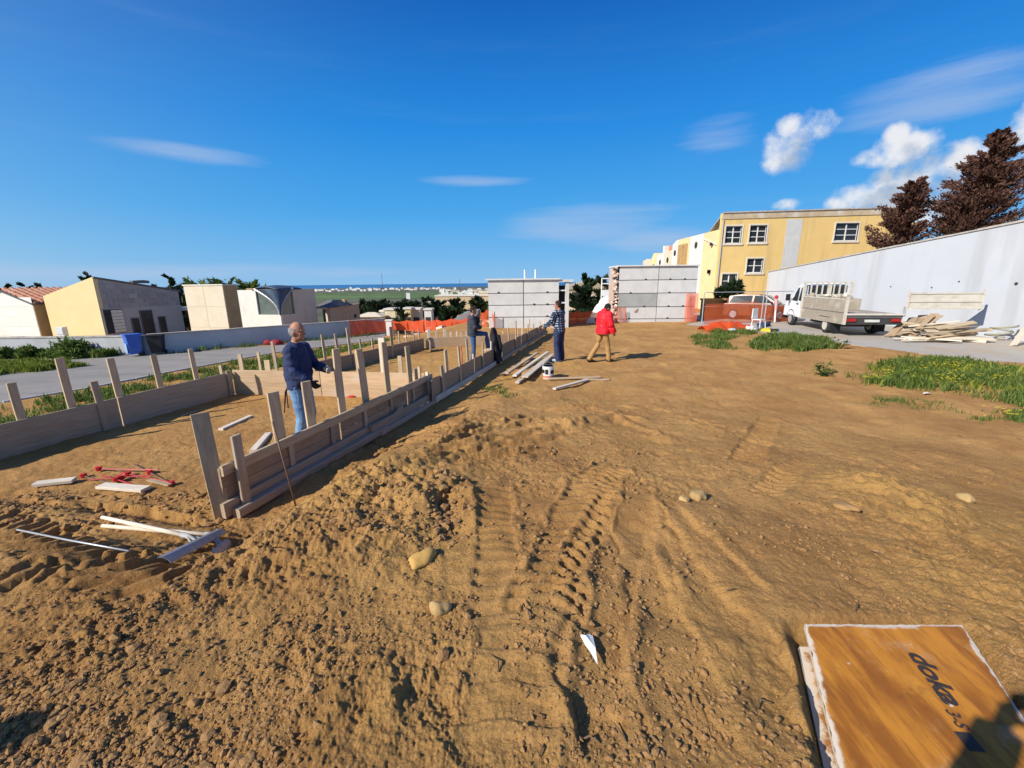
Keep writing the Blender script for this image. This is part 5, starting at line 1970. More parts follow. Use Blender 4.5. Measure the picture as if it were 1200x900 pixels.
# white scrap of paper, stones
def lump(name, px, py, r_, mat, label, cat, group=None, seed=0, sq=(1, .8, .6)):
    rr = random.Random(seed)
    p = G(px, py)
    p.z = top(*p[:2]) + r_ * .25
    bm = bmesh.new()
    bmesh.ops.create_icosphere(bm, subdivisions=3, radius=1)
    for v in bm.verts:
        k = 1 + 0.22 * math.sin(v.co.x * 3 + seed) * math.cos(v.co.y * 4 + seed * 2) + rr.uniform(-.05, .05)
        v.co = Vector((v.co.x * sq[0], v.co.y * sq[1], v.co.z * sq[2])) * r_ * k
    me = bpy.data.meshes.new(name)
    bm.to_mesh(me)
    bm.free()
    me.polygons.foreach_set('use_smooth', [True] * len(me.polygons))
    o = link(name, me, mat)
    o.location = p
    o.rotation_euler = (0, 0, rr.uniform(0, 6))
    return tag(o, label, cat, group)


lump('stone', 819, 582, .075, m_stone, 'larger of two yellow stones lying close together on the bare earth', 'stone', None, 1)
lump('stone', 801, 587, .045, m_stone, 'smaller yellow stone beside the larger one', 'stone', None, 2)
lump('stone', 515, 719, .05, m_stone, 'grey tan stone on the churned earth left of the tracks', 'stone', None, 3, (.8, 1.1, .7))
lump('stone', 497, 657, .085, M('sandstone', (.52, .32, .095), (.44, .26, .075), 8, bump=.5, bscale=30), 'yellow clod of sandstone in the churned earth', 'stone', None, 4, (.7, 1.2, .4))
lump('stone', 1132, 584, .07, m_stone, 'yellow stone right of the sandy heap', 'stone', None, 5)
lump('stone', 990, 600, .085, M('earth_stone', (.36, .21, .085), (.30, .17, .065), 8, bump=.5, bscale=30), 'flat pale clod left of the sandy heap', 'stone', None, 6, (1, .7, .25))
mb = MB()
pp = G(691, 757)
pp.z = top(*pp[:2]) + .022
mb.add([(-.035, .06, .012), (-.01, .045, .02), (.0, .065, .01), (.025, .06, .004), (.022, -.02, .016), (.018, -.09, 0), (-.005, -.03, .01), (-.02, .01, .004)], [(0, 1, 6, 7), (1, 2, 4, 6), (2, 3, 4), (6, 4, 5)])
o = mb.build('paper_scrap', m_whiteplastic)
so = o.modifiers.new('thick', 'SOLIDIFY')
so.thickness = .003
o.location = pp
tag(o, 'torn white scrap lying across the tyre track', 'scrap')
mb = MB()
mb.add([(-.10, .0, .02), (-.03, -.04, .05), (.06, -.02, .03), (.11, .01, .01), (.03, .05, .04), (-.05, .05, .03)], [(0, 1, 4, 5), (1, 2, 3, 4)])
o = mb.build('litter', m_whiteplastic)
so = o.modifiers.new('thick', 'SOLIDIFY')
so.thickness = .004
pp = G(1087, 463.5)
o.location = V((pp.x, pp.y, top(*pp[:2]) + .02))
tag(o, 'white litter in front of the flowering grass', 'litter')
mb = MB()
mb.sphere((0, 0, .06), (.16, .07, .06), 8, 6)
o = mb.build('litter', M('pale_blue_plastic', (.45, .55, .68), None, 5, rough=.4))
pp = G(886, 405)
o.location = V((pp.x, pp.y, top(*pp[:2])))
tag(o, 'pale blue plastic bottle by the grass in front of the truck', 'litter')


# ------------------------------------------------------------------ printed formwork sheets in the foreground
def at_plane(px, py, o, n):
    d = ray(px, py)
    t = (o - V((0, 0, CAMZ))).dot(n) / d.dot(n)
    return V((0, 0, CAMZ)) + d * t


SA, SB, SL = GZ(943, 731, .705), GZ(1128, 732, .69), GZ(985, 905, .66)
sx, sy = SB - SA, SL - SA
sn = sy.cross(sx).normalized()
if sn.z < 0:
    sn = -sn
sy = sy * (1.25 / sy.length)
m_film = bpy.data.materials.new('film_faced_board')
m_film.use_nodes = True


def film_board():
    n, l = m_film.node_tree.nodes, m_film.node_tree.links
    b = n['Principled BSDF']
    b.inputs['Roughness'].default_value = 0.38
    b.inputs['Specular IOR Level'].default_value = 0.2
    t = n.new('ShaderNodeTexCoord')

    def nz(sc, st, det=6, ro=.6):
        mp = n.new('ShaderNodeMapping')
        mp.inputs['Scale'].default_value = st
        l.new(t.outputs['Generated'], mp.inputs[0])
        k = n.new('ShaderNodeTexNoise')
        k.inputs['Scale'].default_value = sc
        k.inputs['Detail'].default_value = det
        k.inputs['Roughness'].default_value = ro
        l.new(mp.outputs[0], k.inputs[0])
        return k.outputs[0]

    def rmp(v, lo, hi, a=0.0, c=1.0):
        k = n.new('ShaderNodeMapRange')
        k.interpolation_type = 'SMOOTHSTEP'
        l.new(v, k.inputs[0])
        k.inputs[1].default_value = lo
        k.inputs[2].default_value = hi
        k.inputs[3].default_value = a
        k.inputs[4].default_value = c
        return k.outputs[0]

    def mx(f, a, c):
        k = n.new('ShaderNodeMixRGB')
        l.new(f, k.inputs[0])
        for i, s in ((1, a), (2, c)):
            if isinstance(s, tuple):
                k.inputs[i].default_value = (*s, 1)
            else:
                l.new(s, k.inputs[i])
        return k.outputs[0]
    c = mx(rmp(nz(2.2, (6, 0.8, 1)), .38, .64), (0.50, 0.205, 0.026), (0.27, 0.095, 0.015))
    c = mx(rmp(nz(3.0, (1.2, 1, 1), 8, .7), .55, .78), c, (0.60, 0.32, 0.07))
    c = mx(rmp(nz(7.0, (9, 0.7, 1), 8, .7), .50, .72, 0, .7), c, (0.20, 0.075, 0.02))
    c = mx(rmp(nz(2.6, (1.3, 1.3, 1), 9, .72), .56, .68, 0, .6), c, (0.14, 0.055, 0.018))
    c = mx(rmp(nz(4.5, (1.5, 1.1, 1), 8, .7), .55, .8, 0, .5), c, (0.56, 0.42, 0.28))
    # cement splashes and worn pale rim
    vo = n.new('ShaderNodeTexVoronoi')
    vo.inputs['Scale'].default_value = 9
    l.new(t.outputs['Generated'], vo.inputs[0])
    spl = rmp(vo.outputs['Distance'], .10, .02)
    c = mx(spl, c, (0.62, 0.52, 0.42))
    sp = n.new('ShaderNodeAttribute')
    sp.attribute_name = 'rim'
    ad = n.new('ShaderNodeMath')
    ad.operation = 'ADD'
    l.new(sp.outputs['Fac'], ad.inputs[0])
    l.new(rmp(nz(5, (1, 1, 1), 7, .7), .3, .7, -.5, .35), ad.inputs[1])
    c = mx(rmp(ad.outputs[0], .35, .75), c, (0.62, 0.53, 0.42))
    l.new(c, b.inputs['Base Color'])
    rr_ = rmp(nz(6, (1, 1, 1)), .3, .7, .40, .70)
    l.new(rr_, b.inputs['Roughness'])
    bp = n.new('ShaderNodeBump')
    bp.inputs['Strength'].default_value = .25
    bp.inputs['Distance'].default_value = .003
    l.new(nz(30, (4, .6, 1)), bp.inputs['Height'])
    l.new(bp.outputs[0], b.inputs['Normal'])


film_board()


def board_sheet(o, x, y, n, th, label, nu=48, nv=60):
    t = thing('formwork_sheet', o, label, 'board')
    vs, fs, rim = [], [], []
    rr = np.random.default_rng(3)
    for i in range(nu + 1):
        for j in range(nv + 1):
            u, v = i / nu, j / nv
            e = min(u, 1 - u) * x.length, min(v, 1 - v) * y.length
            p = x * u + y * v
            if i in (0, nu):
                p = p + x.normalized() * rr.normal(0, .0018)
            if j in (0, nv):
                p = p + y.normalized() * rr.normal(0, .0018)
            vs.append(p + n * (th - .003 * (min(e) < .001)))
            rim.append(max(0, 1 - min(e) / .034))
    for i in range(nu):
        for j in range(nv):
            k = i * (nv + 1) + j
            fs.append((k, k + nv + 1, k + nv + 2, k + 1))
    me = bpy.data.meshes.new('face')
    me.from_pydata(vs, [], fs)
    if me.polygons[0].normal.dot(n) < 0:
        me.flip_normals()
    at = me.attributes.new('rim', 'FLOAT', 'POINT')
    at.data.foreach_set('value', rim)
    link('face', me, m_film, t)
    mb = MB()
    mb.prism([(0, 0), (x.length, 0), (x.length, -1), (0, -1)], V((0, 0, 0)), x.normalized(), V((0, 0, 0)), V((0, 0, 0)), 0)
    mb = MB()
    c = [V((0, 0, 0)), x, x + y, y]
    mb.add(c + [p + n * (th - .004) for p in c], [(0, 1, 5, 4), (1, 2, 6, 5), (2, 3, 7, 6), (3, 0, 4, 7), (3, 2, 1, 0)])
    mb.build('core', m_wood_white, t)
    return t


s1 = board_sheet(SA - sn * .022, sx, sy, sn, .022, 'orange brown formwork sheet with black lettering, uppermost of two in the foreground')
off = GZ(936, 755, .665)
board_sheet(V((off.x, off.y, SA.z - .022 - .030 - .024)), sx * .95, sy, sn, .024, 'lower formwork sheet showing its pale edge under the printed one', 8, 8)
# lettering: flat black print
mt_print = M('black_print', (0.03, 0.026, 0.022), (0.055, 0.04, 0.03), 40, rough=.6, bump=0)


def lettering(txt, p0, p1, size, shear=.25, sx_=1.0, bold=.012):
    cu = bpy.data.curves.new('lettering', 'FONT')
    cu.body = txt
    cu.size = 1.0
    cu.shear = shear
    cu.offset = bold
    tmp = bpy.data.objects.new('lettering_tmp', cu)
    COL.objects.link(tmp)
    dg_ = bpy.context.evaluated_depsgraph_get()
    me = bpy.data.meshes.new_from_object(tmp.evaluated_get(dg_))
    bpy.data.objects.remove(tmp)
    co = np.array([v.co for v in me.vertices])
    w = co[:, 0].max() - co[:, 0].min()
    a, b = at_plane(*p0, SA, sn), at_plane(*p1, SA, sn)
    d = b - a
    up_ = sn.cross(d).normalized()
    for v in me.vertices:
        q = a + d * ((v.co.x - co[:, 0].min()) / w) + up_ * (v.co.y * size) + sn * .0012
        v.co = q - s1.location
    o = link('lettering', me, mt_print, s1)
    if me.polygons and me.polygons[0].normal.dot(sn) < 0:
        me.flip_normals()
    return o


lettering('doka', (1063, 764), (1108, 826), .105, .22, bold=.04)
lettering('3-S', (1107, 831), (1122, 853), .06, .15, bold=.02)
a_, b_ = at_plane(1117, 857, SA, sn), at_plane(1136, 880, SA, sn)
dv = (b_ - a_)
uv_ = sn.cross(dv).normalized() * .055
mb = MB()
mb.add([p - s1.location + sn * .0012 for p in (a_, b_, b_ + uv_, a_ + uv_)], [(0, 1, 2, 3)])
mb.build('printed_block', mt_print, s1)

# ------------------------------------------------------------------ precast niche blocks
def niche_block(name_label, pxl, pxr, y, ptop, pbot, joints, depth, group, dark=None, open_end=False):
    zt = W((pxl + pxr) / 2, ptop, y).z
    zb = 0.0
    xl = W(pxl, (ptop + pbot) / 2, y).x
    xr = W(pxr, (ptop + pbot) / 2, y).x
    t = thing('niche_block', (xl, y, zb), name_label, 'concrete block', group)
    w = xr - xl
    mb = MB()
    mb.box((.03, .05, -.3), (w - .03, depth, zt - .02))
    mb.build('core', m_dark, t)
    zs = [W((pxl + pxr) / 2, q, y).z for q in joints]
    lv = [zt] + zs + [-.15]
    for r_ in range(len(lv) - 1):
        for c_ in range(2):
            mb = MB()
            x0, x1 = w * c_ / 2 + .018, w * (c_ + 1) / 2 - .018
            z1, z0 = lv[r_] - .022, lv[r_ + 1] + .022
            e = random.uniform(-.012, .012)
            mb.box((x0, e, z0), (x1, .10 + e, z1))
            o = mb.build('concrete_panel', m_conc if (r_, c_) != dark else M('darker_concrete', (.37, .39, .38), (.31, .33, .32), 2, bump=.25, dirt=(.25, .26, .25), damt=.5), t)  # the panel picked by `dark` gets a darker concrete colour
            if r_ < len(lv) - 2:
                # chipped lifting notches in the lower edge
                mb = MB()
                for q in (.3, .68):
                    if random.random() < .7:
                        mb.sphere((x0 + (x1 - x0) * q, e - .001, z0 + .01), (.07, .012, .05), 8, 5)
                if mb.v:
                    mb.build('notch', m_dark, o)
    for z in lv[1:-1]:
        mb = MB()
        mb.box((.0, .012, z - .022), (w, .05, z + .022))
        mb.build('joint', m_darkroof, t)
    for s_ in ((-.03, w + .03),):
        mb = MB()
        mb.box((s_[0] - .08, -.10, zt), (s_[1] + .02, depth + .1, zt + .07))
        mb.build('roof_slab', m_conc, t)
    # ends
    if not open_end:
        mb = MB()
        mb.box((w - .012, .105, -.2), (w + .02, depth, zt - .01))
        mb.build('end_wall', m_conc, t)
    return t, xl, xr, w, zt


nb1, xl, xr, w, zt = niche_block('left concrete niche block with two pipes on its roof', 572, 655, 22.2, 328, 384, (343.5, 357.5, 371.5), 2.6, 'precast concrete niche blocks', open_end=True)
for px in (615, 627.5):
    p = W(px, 322, 23.0)
    mb = MB()
    mb.tube([(p.x - xl, p.y - 22.2, zt), (p.x - xl, p.y - 22.2, zt + .52)], .045, n=10)
    mb.build('vent_pipe', m_whiteplastic, nb1)
# open frame at its right end
fx = W(664, 350, 22.4).x - xl
mb = MB()
mb.box((fx - .08, .05, -.2), (fx + .10, .35, zt - .02))
mb.build('end_post', m_conc, nb1)
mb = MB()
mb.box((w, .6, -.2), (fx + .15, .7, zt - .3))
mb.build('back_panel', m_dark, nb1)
mb = MB()
mb.box((w - .01, -.02, zt - .12), (fx + .3, .5, zt - .0))
mb.build('lintel', m_conc, nb1)
for k in range(3):
    mb = MB()
    mb.box((w, .1, .6 + .62 * k), (fx, 1.2, .67 + .62 * k))
    mb.build('shelf', m_conc, nb1)

nb2, xl2, xr2, w2_, zt2 = niche_block('right, taller concrete niche block in front of the yellow building', 725, 816, 24.6, 312, 377, (328, 343.5, 359.5, 373.5), 2.2, 'precast concrete niche blocks', dark=(2, 0))
mb = MB()
mb.box((.6, -.06, .95), (.72, -.012, 1.08))
p = W(746, 364, 24.5)
mb = MB()
mb.add([(p.x - xl2 - .14, -.02, p.z - .08), (p.x - xl2 + .02, -.03, p.z - .10), (p.x - xl2 + .14, -.02, p.z + .14), (p.x - xl2 + .02, -.03, p.z + .04)], [(0, 1, 2, 3)])
mb.build('torn_notice', M('brown_paper', (.40, .22, .13), None, 5), nb2)
# broken bricks bonded in its left end
rb = random.Random(4)
for k in range(44):
    z = .02 + zt2 * (k / 44)
    for q in range(2):
        if rb.random() < .85:
            mb = MB()
            a = rb.uniform(-.24, -.02)
            s_ = rb.uniform(.08, .2)
            M_ = Matrix.Translation((a, rb.uniform(.1, .5), z)) @ Matrix.Rotation(rb.uniform(-.5, .5), 4, 'Y') @ Matrix.Rotation(rb.uniform(-.6, .6), 4, 'Z')
            mb.box((-s_ / 2, -.1, -.05), (s_ / 2, .1, .05), M_=M_)
            mb.build('brick', m_brick if rb.random() < .75 else m_dark, nb2)
mb = MB()
mb.box((-.12, .7, -.2), (.03, 2.0, zt2 - .05))
mb.build('rough_end', m_brick, nb2)

# ------------------------------------------------------------------ orange netting
def net(pts, label, mat, posts=True, group='orange safety netting', sag=.12, ph=None):
    """pts: (foot point, height above foot)"""
    t = thing('safety_net', pts[0][0], label, 'netting', group)
    mb = MB()
    vs = []
    for (a, ha), (b, hb) in zip(pts[:-1], pts[1:]):
        k = 10
        nx = 4
        base_i = len(vs)
        d = (b - a).normalized()
        n = V((-d.y, d.x, 0))
        for i in range(k + 1):
            f_ = i / k
            s_ = sag * 4 * f_ * (1 - f_)
            for j in range(nx + 1):
                h_ = (ha + (hb - ha) * f_ - s_ * random.uniform(.7, 1.1)) * j / nx
                wob = .05 * math.sin(f_ * 9 + j) + random.uniform(-.025, .025)
                vs.append(a.lerp(b, f_) + UP * h_ + n * wob)
        mb.f += [(base_i + i * (nx + 1) + j, base_i + i * (nx + 1) + j + 1, base_i + (i + 1) * (nx + 1) + j + 1, base_i + (i + 1) * (nx + 1) + j) for i in range(k) for j in range(nx)]
    mb.v = [tuple(v) for v in vs]
    mb.mi = [0] * len(mb.f)
    mb.build_w('net', mat, t, smooth=True, fix=False)
    if posts:
        for p, h_ in pts:
            mb = MB()
            mb.tube([p - UP * .2, p + UP * (h_ + .12)], .022, n=6)
            mb.build_w('post', m_wood_white if posts == 2 else m_iron, t)
    return t


def np_(px, pb, pt, y):
    a, b = W(px, pb, y), W(px, pt, y)
    return (a, b.z - a.z)


net([np_(411, 394, 375.5, 26.0), np_(430, 391, 375, 26.6), np_(453, 388.5, 376, 27.4)], 'dark red orange netting hung across the end of the road wall', m_orange, sag=.03)
pl = W(457, 388, 27.4)
pt_ = thing('gate_pillar', pl, 'pale square pillar standing between two runs of orange netting', 'pillar')
mb = MB()
mb.box((-.18, -.18, -.4), (.18, .18, .66))
mb.build('shaft', m_white, pt_)
mb = MB()
mb.box((-.22, -.22, .662), (.22, .22, .74))
mb.build('cap', m_trim, pt_)
net([np_(460, 386, 375, 28), np_(478, 388, 375, 27.6), np_(497, 390, 374, 27), np_(514, 391, 374, 26.6)], 'crumpled reddish netting right of the pale pillar', m_orange, sag=.12)
net([np_(512, 391, 374, 26.4), np_(530, 391, 373, 26), np_(548, 391, 372, 25.8), np_(566, 389, 369, 25.6)], 'bright orange netting behind the man in the dark jacket', m_orange, sag=.15)
net([np_(564, 386, 366, 23.6), np_(572, 388, 362, 23), np_(580, 389, 368, 21.9)], 'pale orange netting wrapped round the corner of the left niche block', m_orange_thin, sag=.1)
net([np_(650, 385, 366, 21.9), np_(662, 385, 365, 23.0), np_(676, 385, 363.5, 24.0), np_(690, 384, 364, 24.6), np_(706, 382, 364, 25.0), np_(722, 380, 364, 25.4)], 'orange red netting strung between the two niche blocks', m_orange, sag=.12)
net([np_(721, 379, 359, 24.2), np_(733, 379, 360, 24.45)], 'pale orange netting on the left foot of the taller niche block', m_orange_thin, posts=False, sag=.02)
net([np_(802, 377, 343, 24.45), np_(816, 377, 343.5, 24.4)], 'pink netting covering the right end of the taller niche block', m_orange_thin, posts=False, sag=.02)
# white debris and stones heaped along the netting
rg = random.Random(8)
DG = 'pale rubble blocks along the netting'
for k in range(26):
    px = rg.choice([rg.uniform(470, 520), rg.uniform(548, 600), rg.uniform(690, 725)])
    y = 25.0 + rg.uniform(-.4, .6)
    p = W(px, 388 if px < 610 else 383, y)
    s_ = rg.uniform(.10, .28)
    mb = MB()
    mb.box((-s_, -s_ * .7, -.05), (s_, s_ * .7, s_ * rg.uniform(.5, 1.1)), M_=Matrix.Rotation(rg.uniform(0, 3), 4, 'Z') @ Matrix.Rotation(rg.uniform(-.3, .3), 4, 'X'), taper=rg.uniform(.6, .95))
    o = mb.build('rubble_block', m_brick if k % 3 else m_white)
    o.location = (p.x, p.y, base1(p.x, p.y) + .02)
    tag(o, 'pale broken block in the rubble along the orange netting', 'rubble', DG)

# white frame and sheeted heap behind, between the blocks
p = W(709, 352, 34)
zg = base1(p.x, 34)
fr = thing('metal_frame', (p.x, 34, zg), 'white square metal frame standing behind the gap between niche blocks', 'frame')
xw = W(714, 330, 34).x - W(705, 330, 34).x
zt_ = W(709, 326, 34).z - zg
for x in (-xw / 2, xw / 2):
    mb = MB()
    mb.tube([(x, 0, -.3), (x, 0, zt_)], .05, n=6)
    mb.build('upright', m_whiteplastic, fr)
for z in (zt_, W(709, 332, 34).z - zg, W(709, 340, 34).z - zg):
    mb = MB()
    mb.tube([(-xw / 2, 0, z - .03), (xw / 2, 0, z - .03)], .05, n=6)
    mb.build('crossbar', m_whiteplastic, fr)
mb = MB()
mb.box((-xw / 2, -.04, W(709, 347, 34).z - zg), (xw / 2, .04, W(709, 341, 34).z - zg))
mb.build('panel', m_whiteplastic, fr)
a, b = W(694, 366, 32), W(725, 345, 32)
tn = thing('covered_heap', (a.x, 32, base1(a.x, 32)), 'heap under a white sheet between the two niche blocks', 'heap')
mb = MB()
gx, gy = 14, 8
vs, fs = [], []
for i in range(gx + 1):
    for j in range(gy + 1):
        u, v = i / gx, j / gy
        hh = (b.z - tn.location.z) * (min(1, u * 2.2) ** .7) * math.sin(math.pi * min(1, .25 + v * .75)) ** .6 * (1 - .15 * random.random())
        vs.append((u * (b.x - a.x) * 1.1, v * 3.0 - .5, max(hh, -.3) if v > 0 else -.4))
for i in range(gx):
    for j in range(gy):
        k = i * (gy + 1) + j
        fs.append((k, k + gy + 1, k + gy + 2, k + 1))
mb.add(vs, fs)
mb.build('white_sheet', m_whiteplastic, tn, smooth=True)
# stone house behind the cypress
p = W(668, 346, 48)
hs = thing('house', (p.x, 48, -3), 'pale stone house partly hidden behind the left niche block and cypress', 'house')
mb = MB()
mb.box((-1.2, 0, -2), (6.2, 5, W(680, 339, 48).z + 3))
mb.build('wall', m_cream, hs)
mb = MB()
mb.prism([(-1.5, 0), (6.5, 0), (2.5, 1.0)], V((0, -.2, W(680, 339, 48).z + 3)), V((1, 0, 0)), UP, V((0, 1, 0)), 5.4)
mb.build('roof', M('stone_roof', (.42, .36, .27), None, 3), hs)
for x in (.2, 1.6, 4.2):
    mb = MB()
    mb.box((x, -.02, 3.0), (x + .7, .01, 4.2))
    mb.build('window', m_dark, hs)

# ------------------------------------------------------------------ big painted wall on the right
XW = 18.95
wf, wn_ = 32.4, 4.0


def wall_top(y):
    za, zb = W(1199, 252, 15.6).z, W(884, 319, 32.4).z
    return za + (zb - za) * (y - 15.6) / (32.4 - 15.6)


bwl = thing('boundary_wall', (XW, wf, 0), 'huge smooth grey blue wall rising to the right behind the truck', 'wall')
ny = 12
for i in range(1):
    mb = MB()
    o = V((XW, 0, 0))
    mb.prism([(wf, -.4), (wn_, -.4), (wn_, wall_top(wn_)), (wf, wall_top(wf))], o, V((0, 1, 0)), UP, V((1, 0, 0)), .35)
    mb.build_w('wall_face', m_wallblue, bwl)
k = 24
for i in range(k):
    y0, y1 = wf + (wn_ - wf) * (i + .004) / k, wf + (wn_ - wf) * (i + .996) / k
    mb = MB()
    dz = random.uniform(0, .02)
    mb.prism([(y0, wall_top(y0) + .003), (y1, wall_top(y1) + .003), (y1, wall_top(y1) + .06 + dz), (y0, wall_top(y0) + .06 + dz)], V((XW - .05, 0, 0)), V((0, 1, 0)), UP, V((1, 0, 0)), .45)
    mb.build_w('coping_stone', m_coping, bwl)
for px, py in ((1191, 332.5), (1092, 337), (1044, 336), (1124, 330)):
    d = ray(px, py)
    t_ = XW / d.x
    mb = MB()
    mb.tube([(XW - .012, d.y * t_, CAMZ + d.z * t_), (XW + .02, d.y * t_, CAMZ + d.z * t_)], .06 if px > 1150 else .035, n=10)
    mb.build_w('tie_hole', m_dark, bwl)
# earth behind it is level; the return of the wall to the building
mb = MB()
mb.box((0.36, -.3, -.4), (.7, 0, wall_top(wf)))
mb.build('return_wall', m_wallblue, bwl)

# ------------------------------------------------------------------ yellow building
YB = 33.6
xL = W(842, 300, YB).x
yb = thing('yellow_building', (xL, YB, 0), 'two storey yellow building with white framed windows behind the big wall', 'building')
zA = W(846, 250, YB).z
zR = W(1040, 243.5, YB).z
xR = W(1075, 245, YB).x
wd = xR - xL
WINS = [(851, 265, 868, 285, 3), (879.5, 264, 897, 284, 3), (980, 261.5, 1004, 282, 3), (876, 303, 893, 319.5, 2), (846.5, 321, 862, 337.5, 2)]


def facade_rects():
    out = []
    for (x0, t0, x1, b0, rws) in WINS:
        a, b = W(x0, t0, YB), W(x1, b0, YB)
        out.append((a.x - xL, b.x - xL, b.z, a.z, rws))
    return out


rects = facade_rects()
# wall built round its openings: split into strips
xs_ = sorted({0.0, wd} | {r[0] for r in rects} | {r[1] for r in rects})
mb = MB()


def ztop_at(x):
    return zA + (zR - zA) * x / wd


for x0, x1 in zip(xs_[:-1], xs_[1:]):
    if x1 - x0 < 1e-4:
        continue
    cuts = sorted([(r[2], r[3]) for r in rects if r[0] <= x0 + 1e-5 and r[1] >= x1 - 1e-5])
    z = -.4
    for c0, c1 in cuts + [(None, None)]:
        z1 = c0 if c0 is not None else None
        if z1 is None:
            mb.prism([(x0, z), (x1, z), (x1, ztop_at(x1)), (x0, ztop_at(x0))], V((0, 0, 0)), V((1, 0, 0)), UP, V((0, 1, 0)), .3)
        else:
            mb.prism([(x0, z), (x1, z), (x1, z1), (x0, z1)], V((0, 0, 0)), V((1, 0, 0)), UP, V((0, 1, 0)), .3)
            z = c1
mb.build('wall', m_yellow, yb)
mb = MB()
mb.prism([(.35, -.4), (.35, zA - .25), (1.9, zA - 1.25), (1.9, -.4)], V((.32, 0, 0)), V((0, 1, 0)), UP, V((1, 0, 0)), wd - .35)
mb.build('inner_block', m_darkroof, yb)


def window(parent, x0, x1, z0, z1, rows, y=0.0, fm=None):
    w = MB()
    o_ = .09
    for q in (((x0 - o_, y - .03, z0 - o_), (x0, y + .1, z1 + o_)), ((x1, y - .03, z0 - o_), (x1 + o_, y + .1, z1 + o_)), ((x0, y - .03, z1), (x1, y + .1, z1 + o_)), ((x0 - o_ - .04, y - .07, z0 - o_ - .05), (x1 + o_ + .04, y + .1, z0 - .001))):
        w.box(*q)
    win = w.build('window', fm or m_trim, parent)
    b = MB()
    t_ = .045
    b.box((x0, y + .1, z0), (x0 + t_, y + .16, z1))
    b.box((x1 - t_, y + .1, z0), (x1, y + .16, z1))
    b.box((x0 + t_, y + .1, z1 - t_), (x1 - t_, y + .16, z1))
    b.box((x0 + t_, y + .1, z0), (x1 - t_, y + .16, z0 + t_))
    xm = (x0 + x1) / 2
    b.box((xm - .04, y + .095, z0 + t_), (xm + .04, y + .165, z1 - t_))
    for r_ in range(1, rows):
        zm = z0 + (z1 - z0) * r_ / rows
        b.box((x0 + t_, y + .1, zm - .025), (xm - .041, y + .16, zm + .025))
        b.box((xm + .041, y + .1, zm - .025), (x1 - t_, y + .16, zm + .025))
    b.build('sash', m_whiteplastic, win)
    for c_ in range(2):
        for r_ in range(rows):
            g = MB()
            xa_, xb_ = (x0 + t_, xm - .04) if c_ == 0 else (xm + .04, x1 - t_)
            g.box((xa_, y + .125, z0 + (z1 - z0) * r_ / rows + .02), (xb_, y + .135, z0 + (z1 - z0) * (r_ + 1) / rows - .02))
            g.build('pane', m_glass, win)
    return win


for r_ in rects:
    window(yb, *r_)
# grey rendered strip
a, b = W(917, 300, YB).x - xL, W(935, 300, YB).x - xL
mb = MB()
mb.box((a, -.012, -.3), (b, -.003, ztop_at(a) - .55))
mb.build('rendered_strip', m_conc, yb)
# cornice
mb = MB()
k = 18
for i in range(k):
    x0, x1 = wd * i / k, wd * (i + .985) / k
    mb.prism([(x0, ztop_at(x0) - .42), (x1, ztop_at(x1) - .42), (x1, ztop_at(x1) - .0), (x0, ztop_at(x0) - .0)], V((0, -.05, 0)), V((1, 0, 0)), UP, V((0, 1, 0)), .045)
mb.build('cornice', M('stained_cornice', (.55, .45, .31), (.42, .33, .22), 2.5, bump=.3, dirt=(.60, .57, .52), dscale=1.5, damt=.9), yb)
mb = MB()
q0, q1 = V((.02, -.12, zA + .005)), V((wd, -.12, zR + .005))
sl_ = V((0, 2.2, -1.15))
mb.add([q0, q1, q1 + sl_, q0 + sl_] + [p_ + UP * .08 for p_ in (q0, q1, q1 + sl_, q0 + sl_)], [(0, 1, 2, 3), (4, 5, 6, 7), (0, 1, 5, 4), (1, 2, 6, 5), (2, 3, 7, 6), (3, 0, 4, 7)])
mb.build('roof', m_coping, yb)
mb = MB()
mb.tube([(.10, -.05, -.2), (.10, -.05, zA - .45)], .04, n=6)
mb.build('downpipe', m_galv, yb)
# its gabled end and the row of chapels beyond
def unit(px0, px1, prof, mat, label, cat='building', parent=None, zwin=None, depth=6.5):
    """a front facing left, on the plane x = xL: prof = [(fraction along, pixel row)] of its top"""
    def yat(px):
        lo, hi = 20.0, 200.0
        for _ in range(60):
            m = (lo + hi) / 2
            zz = m * math.cos(PITCH) - (4 - CAMZ) * math.sin(PITCH)
            if 600 + F * xL / zz > px:
                lo = m
            else:
                hi = m
        return (lo + hi) / 2
    y0, y1 = yat(px0), yat(px1)
    pts = []
    for f_, py in prof:
        px = px0 + (px1 - px0) * f_
        y = yat(px)
        p = V((xL, y, 0))
        pts.append((y, zline(p, py)))
    poly = [(y0, -.4)] + pts + [(y1, -.4)]
    t = parent or thing('chapel_building', (xL, y0, 0), label, cat, 'row of gabled chapel fronts')
    mb = MB()
    mb.prism(poly, V((xL - .02, 0, 0)), V((0, 1, 0)), UP, V((1, 0, 0)), depth)
    mb.build_w('front', mat, t)
    return t, y0, y1, pts


